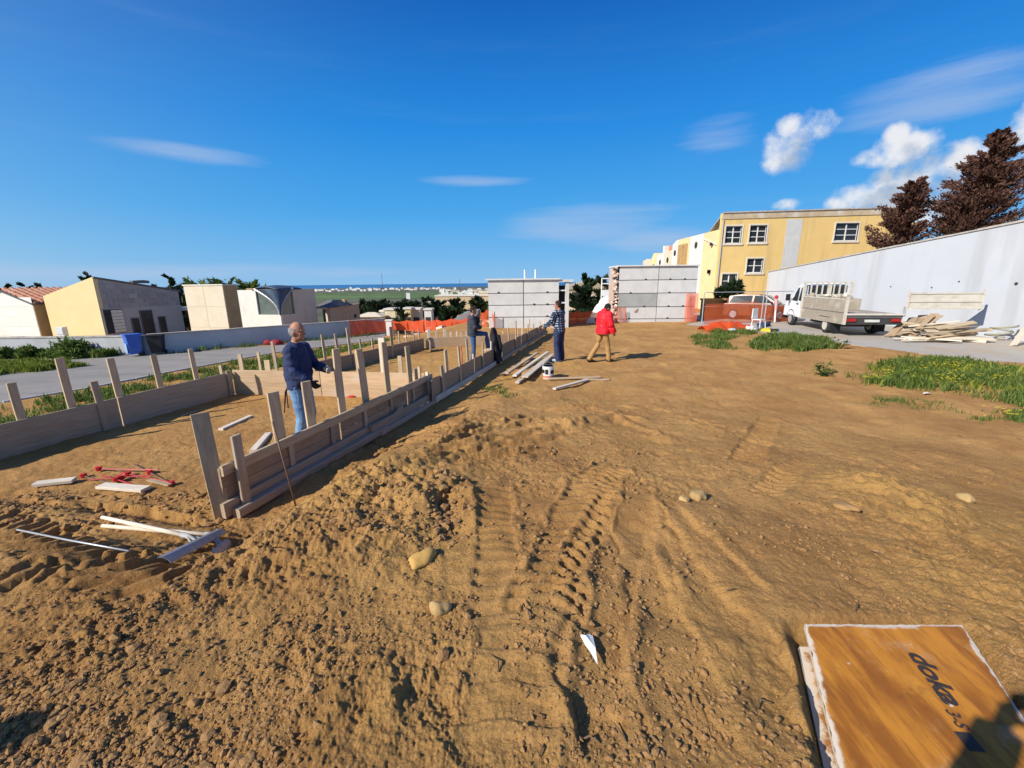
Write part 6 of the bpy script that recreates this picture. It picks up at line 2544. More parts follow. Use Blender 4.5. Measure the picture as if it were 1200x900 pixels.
YB0 = 842
t, y0, y1, pts = unit(842, 824.6, [(0, 251), (.27, 246), (1, 269.5)], m_yellow2, '', parent=yb, depth=.3)
mb = MB()
mb.tube([V((xL - .06, y0 + .1, pts[1][1] - 1.1)), V((xL - .06, y1 - .1, pts[2][1] - .45))], .06, n=4)
mb.build_w('string_course', m_trim, yb)
for px, py in ((838.5, 286), (822.5, 318), (829.5, 319)):
    p = W(px, py, y0 + .9)
    mb = MB()
    mb.box((xL - .22, y0 + .8, p.z - .12), (xL - .03, y0 + 1.0, p.z + .12))
    mb.build_w('wall_lamp', m_dark, yb)
UG = (
    (824.4, 808.6, [(0, 262), (.12, 262), (.3, 258.6), (.45, 259.5), (.7, 266), (1, 267.5)], m_white, 'white curved gable front next to the yellow building'),
    (808.3, 795.6, [(0, 274.5), (.85, 277), (.86, 275.5), (1, 275.5)], m_yellow2, 'yellow recessed front with pilasters beyond the white gable'),
    (795.3, 788.7, [(0, 276), (.12, 269.5), (.3, 271), (.9, 286), (1, 287)], m_white, 'narrow pale gable with a dark round opening'),
    (788.5, 779.5, [(0, 293), (1, 296)], m_cream, 'low cream front with a patch of red roof'),
    (779.3, 771.2, [(0, 288), (.2, 288), (.21, 297), (1, 299)], m_white, 'white front with a tall chimney pier'),
    (771, 764.5, [(0, 299), (.3, 296.5), (.6, 297), (1, 304)], m_yellow2, 'small yellow gable far down the row'),
    (764.3, 755, [(0, 304), (.6, 303.5), (.8, 306), (1, 305)], m_cream, 'last small fronts at the far end of the row'))
for (a, b, pr, mt, lab) in UG:
    t, y0, y1, pts = unit(a, b, pr, mt, lab)
    n_ = max(1, int((a - b) / 4))
    if 'pilasters' in lab:
        for q in (.12, .42, .72):
            mb = MB()
            yq = y0 + (y1 - y0) * q
            mb.box((xL - .2, yq, 0), (xL - .022, yq + .35, pts[0][1] - .5))
            mb.build_w('pilaster', m_ochre, t)
    mb = MB()
    yq = (y0 + y1) / 2
    zq = min(p[1] for p in pts) - .5
    mb.tube([(xL - .05, yq, zq - .3), (xL - .021, yq, zq - .3)], .28, n=12)
    mb.build_w('round_window', m_dark, t)
    if 'red roof' in lab:
        mb = MB()
        mb.prism([(0, 0), (y1 - y0, 0), (y1 - y0, .5), (0, .62)], V((xL + .4, y0, pts[0][1] - .02)), V((0, 1, 0)), UP, V((1, 0, 0)), 4)
        mb.build_w('roof', m_tile, t)

# ------------------------------------------------------------------ fence, car and odds and ends by the yellow building
fa, fb = W(824, 380, 23.2), W(925, 378, 24.2)
za_, zb_ = W(824, 342.5, 23.2).z, W(925, 341, 24.2).z
tf = thing('mesh_fence', (fa.x, fa.y, 0), 'thin grey metal fence with orange netting in front of the parked car', 'fence')
for px in (824, 893.5, 897.5):
    p = W(px, 360, 23.3)
    mb = MB()
    mb.tube([(p.x, p.y, -.1), (p.x, p.y, za_)], .028, n=8)
    mb.build_w('post', m_galv, tf)
for z in (za_ - .01, za_ * .55):
    mb = MB()
    mb.tube([(fa.x, fa.y, z), (fb.x, fb.y, z + (zb_ - za_))], .022, n=6)
    mb.build_w('rail', m_galv, tf)
net([((fa + V((0, -.08, 0))).xy.to_3d(), W(824, 356, 23.2).z), ((fa.lerp(fb, .5) + V((0, -.08, 0))).xy.to_3d(), W(870, 353, 23.4).z), (fb.xy.to_3d(), W(925, 360, 24.2).z)], 'thin orange netting along the foot of the metal fence', m_orange_mid, posts=False, sag=.05)
# crumpled orange sheet on the grass
a, b = G(822, 388), G(876, 384)
mb = MB()
gx, gy = 22, 6
vs, fs = [], []
rs_ = random.Random(3)
for i in range(gx + 1):
    for j in range(gy + 1):
        u, v = i / gx, j / gy
        c = a.lerp(b, u) + V((0, (v - .5) * 1.0, 0))
        hgt = (.08 + .34 * math.sin(math.pi * min(1, u * .7 + .2)) ** 1.2 * (.75 + .35 * math.sin(u * 19) * math.sin(v * 7 + u * 5))) * math.sin(math.pi * v) ** .6
        vs.append(c - a + UP * (hgt * rs_.uniform(.85, 1.1) + .02))
for i in range(gx):
    for j in range(gy):
        k = i * (gy + 1) + j
        fs.append((k, k + gy + 1, k + gy + 2, k + 1))
mb.add(vs, fs)
o = mb.build('orange_net_heap', m_orange_solid, smooth=True)
o.location = a
tag(o, 'heap of bright orange netting collapsed on the grass', 'netting')
# potted evergreen
p = W(848, 375, 27)
pt_ = thing('plant_trough', (p.x, 27, 0), 'orange brown trough under the round bush by the yellow wall', 'planter')
mb = MB()
mb.box((-1.4, -.3, 0), (1.4, .3, 1.1))
mb.build('box', M('rust_trough', (.55, .25, .08), (.45, .2, .07), 4), pt_)
mb = MB()
mb.box((-1.46, -.36, 1.102), (1.46, .36, 1.2))
mb.build('rim', M('rust_trough2', (.6, .33, .10), None, 4), pt_)
bush(V((p.x + .1, 27, 1.15)), .78, 1.15, 'round dark bush in the trough before the yellow wall', 2400, .2, m_conifer, 77)
# rubbish beside the fence
def rag(name, px, py, r_, mat, label, cat, seed, sq=(1.2, .8, .8)):
    o = lump(name, px, py, r_, mat, label, cat, None, seed, sq)
    rr = random.Random(seed)
    for v in o.data.vertices:
        v.co *= rr.uniform(.72, 1.2)
    return o


rag('white_sack', 881, 386, .27, m_whiteplastic, 'white rubble sack beside the orange heap', 'sack', 31)
rag('white_rag', 858, 388, .22, M('grey_plastic', (.5, .52, .54), None, 5), 'grey plastic sheet lying on the grass before the orange heap', 'sheet', 32, (1.6, .8, .35))
p = G(888, 385)
ch = thing('plastic_chair', p, 'white broken plastic chair among the rubbish', 'chair', rz=.5)
mb = MB()
mb.box((-.22, -.22, .42), (.22, .22, .45))
mb.build('seat', m_whiteplastic, ch)
mb = MB()
mb.box((-.22, .2, .47), (.22, .24, .95), taper=.9)
mb.build('backrest', m_whiteplastic, ch)
for a_ in (-.19, .19):
    for b_ in (-.19, .19):
        mb = MB()
        mb.tube([(a_, b_, .418), (a_ * 1.2, b_ * 1.2, 0)], .02, n=6)
        mb.build('leg', m_whiteplastic, ch)
rag('yellow_bag', 897, 388, .22, m_yellowbag, 'yellow bag in the rubbish by the fence', 'bag', 33, (1.2, .8, .7))
rag('dark_rubbish', 895, 382, .27, M('dark_blue', (.03, .05, .10), None, 4), 'dark blue lump of rubbish behind the yellow bag', 'rubbish', 34, (1.3, .9, .8))
p = G(905, 388)
mb = MB()
mb.box((-.25, -.08, 0), (.25, .08, .10))
o = mb.build('dark_block', m_dark)
o.location = p
tag(o, 'small dark block on the ground right of the yellow bag', 'block')
p = W(908, 376, 23.8)
wp = thing('warning_post', (p.x, p.y, 0), 'slanting pink and white post with red tip beside the car', 'post')
zt_ = W(910, 348, 23.8)
mb = MB()
mb.tube([(0, 0, 0), ((zt_.x - p.x) * .5, 0, zt_.z * .5)], [.05, .045], n=8)
mb.build('lower_shaft', m_whiteplastic, wp)
mb = MB()
mb.tube([((zt_.x - p.x) * .5, 0, zt_.z * .5), (zt_.x - p.x, 0, zt_.z - .1)], [.07, .09], n=8)
mb.build('upper_shaft', M('pink_plastic', (.75, .42, .42), None, 5), wp)
mb = MB()
mb.sphere((zt_.x - p.x, 0, zt_.z), .1, 8, 6)
mb.build('tip', m_redplastic, wp)
# spoil heap
grp = G(905, 402)

# ------------------------------------------------------------------ vehicles
def wheel(parent, c, r_, w, axis, rimmat=None):
    """tyre + rim; axis is the axle direction"""
    mb = MB()
    ax_ = Vector(axis).normalized()
    c = Vector(c)
    mb.tube([c - ax_ * w / 2, c - ax_ * w * .46, c - ax_ * w * .3, c + ax_ * w * .3, c + ax_ * w * .46, c + ax_ * w / 2], [r_ * .80, r_ * .95, r_, r_, r_ * .95, r_ * .80], n=24)
    wo_ = mb.build('wheel', m_rubber, parent)
    for s_ in (-1, 1):
        mb = MB()
        mb.tube([c + ax_ * s_ * w * .5, c + ax_ * s_ * (w * .5 + .012), c + ax_ * s_ * (w * .5 - .01)], [r_ * .62, r_ * .58, r_ * .3], n=18)
        mb.build('rim', rimmat or m_galv, wo_)
    return wo_


def car(loc, rz, label, paint):
    t = thing('parked_car', loc, label, 'car', rz=rz)
    # side outline along Y (front +Y), lofted across X with a rounded shoulder and a narrower cabin
    L = 4.0
    low = [(-2.0, .42), (-1.98, .62), (-1.9, .92), (-1.2, .96), (0, .95), (.85, .93), (1.55, .82), (1.95, .66), (2.0, .42), (1.95, .25), (-1.95, .25)]
    mb = MB()
    for s_ in ((.80, 1.0),):
        pass
    secs = [(-.82, .93), (-.80, 1.0), (-.6, 1.01), (0, 1.02), (.6, 1.01), (.80, 1.0), (.82, .93)]
    k = len(low)
    vs = []
    for x, sc_ in secs:
        for y, z in low:
            vs.append((x, y * (.99 if abs(x) > .81 else 1), .25 + (z - .25) * sc_))
    fs = [(i * k + j, i * k + (j + 1) % k, (i + 1) * k + (j + 1) % k, (i + 1) * k + j) for i in range(len(secs) - 1) for j in range(k)]
    fs += [tuple(range(k)), tuple((len(secs) - 1) * k + j for j in range(k))]
    mb.add(vs, fs)
    mb.build('body', paint, t)
    roofp = [(-1.85, .94), (-1.55, 1.36), (-.9, 1.46), (.0, 1.45), (.35, 1.38), (1.05, .93)]
    mb = MB()
    k = len(roofp)
    vs = []
    for x, sc_ in ((-.76, 0), (-.62, 1), (0, 1.02), (.62, 1), (.76, 0)):
        for y, z in roofp:
            vs.append((x if sc_ else x, y, .94 + (z - .94) * (sc_ if sc_ else .0)))
    fs = [(i * k + j, i * k + j + 1, (i + 1) * k + j + 1, (i + 1) * k + j) for i in range(4) for j in range(k - 1)]
    mb.add(vs, fs)
    mb.build('cabin', paint, t)

    def pane(pts, name='window'):
        m_ = MB()
        m_.add([Vector(p) for p in pts], [tuple(range(len(pts)))])
        o = m_.build(name, m_glass, t, fix=False)
        so_ = o.modifiers.new('thick', 'SOLIDIFY')
        so_.thickness = .012
        so_.offset = 0
    pane([(-.66, 1.035, .97), (.66, 1.035, .97), (.56, .42, 1.39), (-.56, .42, 1.39)], 'windscreen')
    pane([(-.66, -1.86, .98), (.66, -1.86, .98), (.56, -1.60, 1.34), (-.56, -1.60, 1.34)], 'rear_window')
    for s_ in (-1, 1):
        pane([(s_ * .762, .78, .98), (s_ * .762, -.25, .98), (s_ * .655, -.2, 1.40), (s_ * .655, .28, 1.36)], 'side_window')
        pane([(s_ * .762, -.35, .98), (s_ * .762, -1.55, .98), (s_ * .655, -1.35, 1.36), (s_ * .655, -.32, 1.40)], 'side_window')
        for y in (-1.25, 1.22):
            wheel(t, (s_ * .74, y, .31), .31, .2, (1, 0, 0))
        m_ = MB()
        m_.sphere((s_ * .58, 1.93, .66), (.17, .07, .09), 10, 6)
        m_.build('headlight', m_plate, t, smooth=True)
        m_ = MB()
        m_.sphere((s_ * .66, -1.95, .78), (.10, .06, .14), 10, 6)
        m_.build('tail_light', m_redlamp, t, smooth=True)
        m_ = MB()
        m_.sphere((s_ * .90, .72, 1.0), (.09, .06, .07), 8, 6)
        m_.build('mirror', m_blackplastic, t, smooth=True)
    m_ = MB()
    m_.box((-.78, 1.99, .30), (.78, 2.04, .48))
    m_.build('bumper', m_blackplastic, t)
    m_ = MB()
    m_.box((-.26, 2.041, .36), (.26, 2.05, .46))
    m_.build('plate', m_plate, t)
    return t


cp = W(888, 377, 25.8)
car((cp.x, 25.8, 0.0), R(-128), 'hatchback parked behind the orange netting', M('car_paint', (.20, .065, .035), None, 3, rough=.3, spec=.5, bump=0))

# flatbed truck
HD = R(-10.5)
tl = V((13.95, 18.9, 0))
tw = 2.05
fwd = V((math.sin(-HD), math.cos(-HD), 0))
rgt = V((fwd.y, -fwd.x, 0))
tr_o = tl + rgt * (tw / 2 - .12)
tk = thing('flatbed_truck', (tr_o.x, tr_o.y, -.02), 'white flatbed truck with barred headboard and side gate swung open', 'truck', rz=HD)


def tb(name, lo, hi, mat, parent=None, **k):
    m_ = MB()
    m_.box(lo, hi, **k)
    return m_.build(name, mat, parent or tk)


hw = tw / 2
# cab: lofted outline in side view
cabp = [(2.35, .48), (2.35, 1.15), (2.38, 2.0), (2.55, 2.10), (3.05, 2.08), (3.25, 1.98), (3.78, 1.30), (4.25, 1.12), (4.36, .95), (4.38, .48)]
m_ = MB()
k = len(cabp)
secs = [(-.98, .96), (-.94, 1.0), (-.5, 1.015), (.5, 1.015), (.94, 1.0), (.98, .96)]
vs = []
for x, s_ in secs:
    for y, z in cabp:
        xx = x * (1 if z < 1.2 else 1 - .10 * (z - 1.2))
        vs.append((xx, y, .48 + (z - .48) * s_))
fs = [(i * k + j, i * k + (j + 1) % k, (i + 1) * k + (j + 1) % k, (i + 1) * k + j) for i in range(5) for j in range(k)] + [tuple(range(k)), tuple(5 * k + j for j in range(k))]
m_.add(vs, fs)
cab = m_.build('cab', m_vanwhite, tk)


def tpane(pts, name, mat, parent=tk, th=.014):
    q = MB()
    q.add([Vector(p) for p in pts], [tuple(range(len(pts)))])
    o = q.build(name, mat, parent, fix=False)
    so_ = o.modifiers.new('thick', 'SOLIDIFY')
    so_.thickness = th
    so_.offset = 0
    return o


for s_ in (-1, 1):
    dr = tpane([(s_ * .987, 2.72, .55), (s_ * .987, 3.85, .55), (s_ * .987, 3.72, 1.22), (s_ * .90, 3.2, 1.97), (s_ * .90, 2.72, 1.99)], 'door', m_vanwhite, th=.02)
    tpane([(s_ * .985, 2.98, 1.27), (s_ * .975, 3.58, 1.27), (s_ * .905, 3.16, 1.90), (s_ * .905, 2.98, 1.92)], 'window', m_glass, dr, .03)
    tpane([(s_ * .985, 2.45, 1.30), (s_ * .985, 2.82, 1.30), (s_ * .906, 2.82, 1.92), (s_ * .906, 2.45, 1.92)], 'rear_side_window', m_glass, tk, .03)
    q = MB()
    q.box((s_ * 1.0 - .01, 2.82, 1.10), (s_ * 1.0 + .01, 2.98, 1.15))
    q.build('handle', m_blackplastic, dr)
    q = MB()
    q.box((s_ * 1.16 - .09, 3.58, 1.25), (s_ * 1.16 + .09, 3.68, 1.58))
    q.tube([(s_ * .96, 3.6, 1.32), (s_ * 1.12, 3.62, 1.36)], .015, n=5)
    q.build('mirror', m_blackplastic, tk)
    wheel(tk, (s_ * .88, 3.5, .34), .34, .22, (1, 0, 0), m_galv)
    wheel(tk, (s_ * .86, .0, .34), .34, .30, (1, 0, 0), m_oldwhite)
    q = MB()
    q.tube([(s_ * .95, 3.5 + .46 * math.cos(a), .34 + .46 * math.sin(a)) for a in np.linspace(.0, math.pi, 9)], .05, n=5)
    q.build('wheel_arch', m_blackplastic, tk)
tpane([(-.80, 3.77, 1.34), (.80, 3.77, 1.34), (.76, 3.29, 1.95), (-.76, 3.29, 1.95)], 'windscreen', m_glass)
tb('bumper', (-.98, 4.385, .32), (.98, 4.48, .6), m_blackplastic)
tb('chassis', (-.42, -1.3, .50), (.42, 3.6, .68), m_dark)
tb('bed_floor', (-hw, -1.5, .78), (hw, 2.25, .90), m_darkroof)
tb('bed_edge', (-hw - .01, -1.56, .88), (hw + .01, -1.501, .95), m_oldwhite)
for k in range(7):
    tb('floor_plank', (-hw + .02 + k * (tw - .04) / 7, -1.49, .902), (-hw + .02 + (k + .97) * (tw - .04) / 7, 2.2, .925), m_board)
# left side: two weathered boards and posts
tb('side_board', (-hw - .035, -1.48, .50), (-hw - .003, 2.22, .95), m_board)
tb('side_board', (-hw - .035, -1.48, .985), (-hw - .003, 2.22, 1.48), m_board)
for y in (-1.50, 2.23):
    tb('side_post', (-hw - .05, y - .05, .5), (-hw + .03, y + .049, 1.62), m_oldwhite)
tb('side_rail', (-hw - .045, -1.44, 1.481), (-hw + .01, 2.17, 1.53), m_oldwhite)
tb('side_rail', (-hw - .04, -1.44, .951), (-hw - .0, 2.17, .984), m_darkroof)
# barred headboard behind the cab
hb = tb('headboard', (-hw, 2.26, .92), (hw, 2.31, 1.52), m_board)
for z in (1.53, 2.12):
    tb('rail', (-hw - .02, 2.25, z), (hw + .02, 2.33, z + .07), m_oldwhite, hb)
for k in range(9):
    x = -hw + .02 + (tw - .08) * k / 8
    tb('bar', (x, 2.26, 1.601), (x + .05, 2.32, 2.119), m_oldwhite, hb)
for x in (-hw - .06, hw):
    tb('post', (x, 2.245, .92), (x + .06, 2.335, 2.2), m_oldwhite, hb)
tb('inner_panel', (-.05, 2.2, 1.3), (.12, 2.24, 2.05), m_oldwhite, hb)
# clutter on the bed
for k in range(9):
    q = MB()
    q.sphere((0, 0, 0), (random.uniform(.12, .22), .15, random.uniform(.08, .16)), 7, 5)
    o = q.build('sack', m_oldwhite if k % 2 else m_board, tk)
    o.location = (-hw + .2 + k * .2, 1.9 + random.uniform(-.2, .1), 1.45 + random.uniform(-.1, .12))
tb('load', (-hw + .05, 1.3, .93), (hw - .05, 2.15, 1.42), m_board)
# rear underside
tb('rear_beam', (-hw + .02, -1.48, .50), (hw - .02, -1.36, .775), m_dark)
tb('rear_window', (-.82, 2.335, 1.50), (.82, 2.352, 2.00), m_glass)
tb('tail_light', (-hw + .06, -1.53, .62), (-hw + .40, -1.481, .74), m_redlamp)
tb('tail_light', (hw - .40, -1.53, .62), (hw - .06, -1.481, .74), m_redlamp)
tb('plate', (-.30, -1.52, .60), (.22, -1.481, .70), m_plate)
for s_ in (-1, 1):
    tb('mudflap', (s_ * .84 - .2, -.52, .12), (s_ * .84 + .2, -.49, .66), m_blackplastic)
    tb('mudguard', (s_ * .84 - .22, -.5, .70), (s_ * .84 + .22, .5, .73), m_blackplastic)
tb('tank', (-.75, .8, .35), (-.35, 1.9, .66), m_dark)
tb('axle', (-.8, -.06, .28), (.8, .06, .40), m_iron)
# right side gate swung out to the wall
gt = thing_gate = MB()
ga = V((hw + .03, -1.5, 0))
gdir = V((math.cos(R(2.5)), math.sin(R(2.5)), 0))
M_g = Matrix.Translation(ga + UP * 1.12) @ gdir.to_track_quat('X', 'Z').to_matrix().to_4x4()
gl_ = 2.62
gate = MB()
gate.box((0.05, -.02, 0), (gl_ - .06, .012, .62), M_=M_g)
gate = gate.build('side_gate', m_oldwhite, tk)
for z0, z1, th in ((0.0, .05, .045), (.27, .34, .045), (.58, .64, .045)):
    q = MB()
    q.box((.05, -th, z0), (gl_ - .06, -.021, z1), M_=M_g)
    q.build('rib', m_oldwhite, gate)
for x in (0.0, gl_ - .055):
    q = MB()
    q.box((x, -.05, -.06), (x + .05, .03, .74), M_=M_g)
    q.build('end_post', m_oldwhite, gate)
q = MB()
q.box((-.05, -.03, -.3), (.02, .03, .1), M_=M_g)
q.build('hinge', m_galv, gate)

# ------------------------------------------------------------------ timber piles by the wall
rp = random.Random(21)
PG = 'planks in the pale pile by the big wall'
pc0, pc1 = G(1068, 399), G(1168, 401)
labels = {0: 'pale plank on top of the pile, longest', 1: 'pale plank second from the top of the pile'}
dpile = (pc1 - pc0)
for k in range(30):
    f_ = (k + .5) / 30
    lvl = .04 + .60 * f_
    spread = (1 - f_) * .42
    c = pc0.lerp(pc1, .48 + rp.uniform(-.14, .14)) + V((0, rp.uniform(-.2, .8), 0))
    an = rp.gauss(0, .24)
    L = rp.uniform(1.2, 2.2) * (1 - .2 * f_)
    d = Matrix.Rotation(an, 3, 'Z') @ dpile.normalized()
    tz = rp.uniform(-.34, .22)
    c.z = base1(c.x, c.y) * 0 - .02 + lvl
    o = plank('plank', c - d * L / 2 + UP * tz * .5, c + d * L / 2 - UP * tz * .5, rp.uniform(.12, .22), rp.uniform(.03, .06), rp.choice([m_wood_white, m_wood, m_wood, m_wood_grey, m_wood_grey]), None, up=V((.1 * rp.gauss(0, 1), 1, .3 * rp.gauss(0, 1))), seg=2, warp=.03)
    tag(o, 'plank in the untidy pale pile against the foot of the big wall', 'plank', PG)
for k in range(7):
    c = pc0.lerp(pc1, rp.uniform(-.12, .30)) + V((0, rp.uniform(-.35, .1), 0))
    d = Matrix.Rotation(rp.gauss(0, .3), 3, 'Z') @ dpile.normalized()
    L = rp.uniform(.7, 1.5)
    c.z = .05 + k * .012
    o = plank('plank', c - d * L / 2, c + d * L / 2, .14, .04, m_wood_white, None, up=V((0, 1, 0)), seg=2, warp=.02)
    tag(o, 'plank strayed from the pale pile onto the yard', 'plank', PG)
# brown stack leaning to its left
bs0, bs1 = G(1055, 391), G(1092, 371)
bc = V((16.35, 17.3, 0))
for k in range(14):
    lv = .06 + .05 * k
    base_ = W(1056 + k * .8, 388, 18.2) 
    a = V((15.25 + .03 * k + rp.uniform(-.15, .15), 17.2 - .06 * k, .02 + .012 * k))
    b = a + V((1.0 + rp.uniform(-.25, .2), .25 + rp.uniform(-.35, .35), .52 + .02 * k + rp.uniform(-.22, .06)))
    o = plank('plank', a, b, rp.uniform(.2, .32), .03, rp.choice([m_wood_brown, m_wood_tan, m_wood_brown]), None, up=V((-.3, 1, 0)), seg=2, warp=.03)
    tag(o, 'brown board in the slanting stack beside the pale pile', 'plank', 'boards in the brown slanting stack')
# curled hose / offcuts at the right end of the pile
p = G(1166, 398)
mb = MB()
pts = [(.34 * math.cos(a * .9) + .02 * a, .30 * math.sin(a * .9), .08 + .035 * a) for a in np.linspace(0, 13, 40)]
mb.tube(pts, .035, n=6)
o = mb.build('coiled_hose', M('dull_hose', (.33, .32, .24), (.25, .24, .18), 5), smooth=True)
o.location = p
tag(o, 'dull coil of hose at the right end of the pale pile', 'hose')
# leaning planks at the right edge of the picture
for k, (dx, w_) in enumerate(((0, .22), (.34, .16), (.55, .2))):
    a = G(1187, 405) + V((dx, -.1 * k, 0))
    a.z = 0
    b = V((XW - .06, a.y + .55, 2.1 - .2 * k))
    o = plank('plank', a, b, w_, .04, m_wood_white if k != 1 else m_wood, None, up=V((.3, 1, 0)), seg=2)
    tag(o, ('wide pale board leaning on the big wall, first at the right edge', 'narrow board leaning behind the wide pale one at the right edge', 'last board leaning on the wall at the right edge')[k], 'board')

# ------------------------------------------------------------------ valley houses and the far town
def simple_house(px0, px1, pt, pb, y, mat, label, group=None, name='house', roof=None, wins=0, flat=True):
    a, b = W(px0, pt, y), W(px1, pb, y)
    zg_ = min(b.z, base1((a.x + b.x) / 2, y)) - .3
    t = thing(name, (a.x, y, zg_), label, 'house', group)
    w_, h_ = b.x - a.x, a.z - zg_
    q = MB()
    q.box((0, 0, -1), (w_, w_ * .6 + 1, h_))
    q.build('wall', mat, t)
    if roof == 'hip':
        q = MB()
        d_ = w_ * .6 + 1
        q.add([V((-.3, -.3, h_)), V((w_ + .3, -.3, h_)), V((w_ + .3, d_ + .3, h_)), V((-.3, d_ + .3, h_)), V((w_ * .35, d_ * .5, h_ + w_ * .16)), V((w_ * .65, d_ * .5, h_ + w_ * .16))], [(0, 1, 5, 4), (1, 2, 5), (2, 3, 4, 5), (3, 0, 4), (3, 2, 1, 0)])
        q.build('roof', m_cream, t)
    else:
        q = MB()
        q.box((-.1, -.1, h_), (w_ + .1, w_ * .6 + 1.1, h_ + .18))
        q.build('roof', m_trim, t)
    for i in range(wins):
        q = MB()
        x = w_ * (i + .5) / wins
        q.box((x - .3, -.03, h_ - 1.9), (x + .3, -.005, h_ - .8))
        q.build('window', m_dark, t)
    return t


simple_house(417, 446, 371.5, 381, 44, m_cream, 'low house with a pale hipped roof just above the netting', roof='hip')
simple_house(445.5, 450, 365.5, 380, 47, m_white, 'slim white pier house left of the dark shrub in the valley')
simple_house(450.5, 464, 363.5, 380, 46, M('butter_plaster', (.72, .62, .42), None, 2), 'cream house with two flat bays in the valley', wins=2)
simple_house(473.5, 482, 362.5, 380, 45, m_yellow3, 'bright yellow narrow house in the valley', wins=1)
simple_house(483, 493, 363, 380, 46, m_cream, 'beige house with a dark opening in the valley', wins=1)
simple_house(497, 506, 363.5, 378, 50, m_white, 'white house half hidden by dark conifers in the valley', wins=1)
simple_house(502, 512, 354, 372, 66, m_white, 'small white gable left of the long tan building', roof='hip')
tree_at(468, 362, 382, 43, 1.1, 'dark rounded shrub between two valley houses', None, 800, .35, m_conifer, 361, shape=.3)
a_ = simple_house(510, 573, 347.5, 372, 72, M('tan_shed', (.60, .46, .29), (.54, .41, .25), .8, bump=.1), 'long tan building beyond the conifers in the valley')
simple_house(562, 576, 343, 372, 74, MATS['tan_shed'], 'higher tan block at the right end of the long tan building')
simple_house(527, 537, 347, 352, 76, m_trim, 'pale roof block rising over the long tan building')
t = thing('grey_shed', W(527, 377, 31), 'grey long shed roof behind the orange netting', 'shed')
a, b = W(526, 372, 31), W(560, 377, 31)
q = MB()
q.prism([(0, 0), (b.x - a.x, 0), (b.x - a.x, a.z - b.z + .45), (1.0, a.z - b.z + .25)], V((a.x, 31, b.z)), V((1, 0, 0)), UP, V((0, 1, 0)), 2.5)
q.build_w('wall', M('shed_grey', (.20, .20, .21), (.27, .27, .28), 1.5), t)

rt = random.Random(14)
TGN = 'white houses of the far coastal town'
m_far = M('far_white', (.74, .73, .70), (.64, .62, .58), .02, bump=0, rnd=.15)
m_fart = M('far_tan', (.58, .48, .36), None, .02, bump=0, rnd=.2)
m_farr = M('far_roof', (.50, .30, .22), None, .02, bump=0, rnd=.2)
m_fard = M('far_window', (.12, .13, .15), None, .02, bump=0)
cnt = 0


def far_house(px, py, w_px, y, hpx, label=None, mat=None):
    d = ray(px, py)
    x = d.x / d.y * y
    zg_ = float(base1(x, y)) - 1
    zt_ = zg_ + rt.uniform(7, 12) * (1.6 if rt.random() < .12 else 1)
    w_ = w_px / F * y
    h_ = max(hpx / F * y, 3.0)
    zt_ = max(zt_, zg_ + 4)
    t = thing('town_house', (x, y, zg_), label or 'white house in the band of the far coastal town', 'house', TGN)
    q = MB()
    q.box((-w_ / 2, 0, -3), (w_ / 2, w_ * .6, zt_ - zg_))
    q.build('wall', mat or m_far, t)
    q = MB()
    hh = zt_ - zg_
    if rt.random() < .5:
        q.prism([(-w_ * .52, hh), (w_ * .52, hh), (w_ * .2, hh + h_ * .35), (-w_ * .2, hh + h_ * .35)], V((0, -1, 0)), V((1, 0, 0)), UP, V((0, 1, 0)), w_ * .62)
    else:
        q.box((-w_ * .2, w_ * .1, hh), (w_ * .15, w_ * .4, hh + h_ * .3))
    q.build('roof', m_farr if rt.random() < .25 else (mat or m_far), t)


for k in range(46):
    px = 352 + (520 - 352) * (k + rt.random()) / 46
    far_house(px, 335.6 - .008 * (px - 350) + rt.uniform(-.5, .9), rt.uniform(1.8, 4.5) * (1.7 if rt.random() < .15 else 1), rt.uniform(2500, 3300), rt.uniform(.8, 2.2))
for k in range(34):
    px = 515 + 62 * (k + rt.random()) / 34
    far_house(px, rt.uniform(332.0, 338.5), rt.uniform(2, 6.5), rt.uniform(1300, 2400), rt.uniform(1.2, 3), mat=m_far if rt.random() < .6 else m_fart)
for k in range(40):
    px = rt.choice([rt.uniform(572, 580), rt.uniform(658, 726)])
    far_house(px, rt.uniform(332.0, 338.5), rt.uniform(2, 6), rt.uniform(900, 2200), rt.uniform(1.2, 3), mat=m_far if rt.random() < .55 else m_fart)
far_house(478, 343.2, 4.5, 1150, 1.5, 'lone white farmhouse in the green fields below the town')
d = ray(452, 322)
rod('mast', V((d.x * 2600, 2600, -38)), V((d.x * 2600, 2600, CAMZ + ray(452, 321).z * 2600)), 1.3, m_iron, 'tall thin mast rising from the far coast', 'mast')
d = ray(540, 325)
rod('mast', V((d.x * 2600, 2600, -38)), V((d.x * 2600, 2600, CAMZ + ray(540, 327).z * 2600)), 1.3, m_iron, 'shorter thin mast over the coastal town', 'mast')

# ------------------------------------------------------------------ people
def lerp_pts(pts, k):
    return pts


def remesh(mb, name, voxel, smooth_it=2):
    """overlapping tapered limbs grown into one continuous skin"""
    me = mb.mesh(name + '_src', fix=True)
    tmp = bpy.data.objects.new('tmp', me)
    COL.objects.link(tmp)
    r_ = tmp.modifiers.new('r', 'REMESH')
    r_.mode = 'VOXEL'
    r_.voxel_size = voxel
    s_ = tmp.modifiers.new('s', 'SMOOTH')
    s_.iterations = smooth_it
    s_.factor = .5
    dg_ = bpy.context.evaluated_depsgraph_get()
    out = bpy.data.meshes.new_from_object(tmp.evaluated_get(dg_))
    bpy.data.objects.remove(tmp)
    bpy.data.meshes.remove(me)
    out.name = name
    out.polygons.foreach_set('use_smooth', [True] * len(out.polygons))
    return out


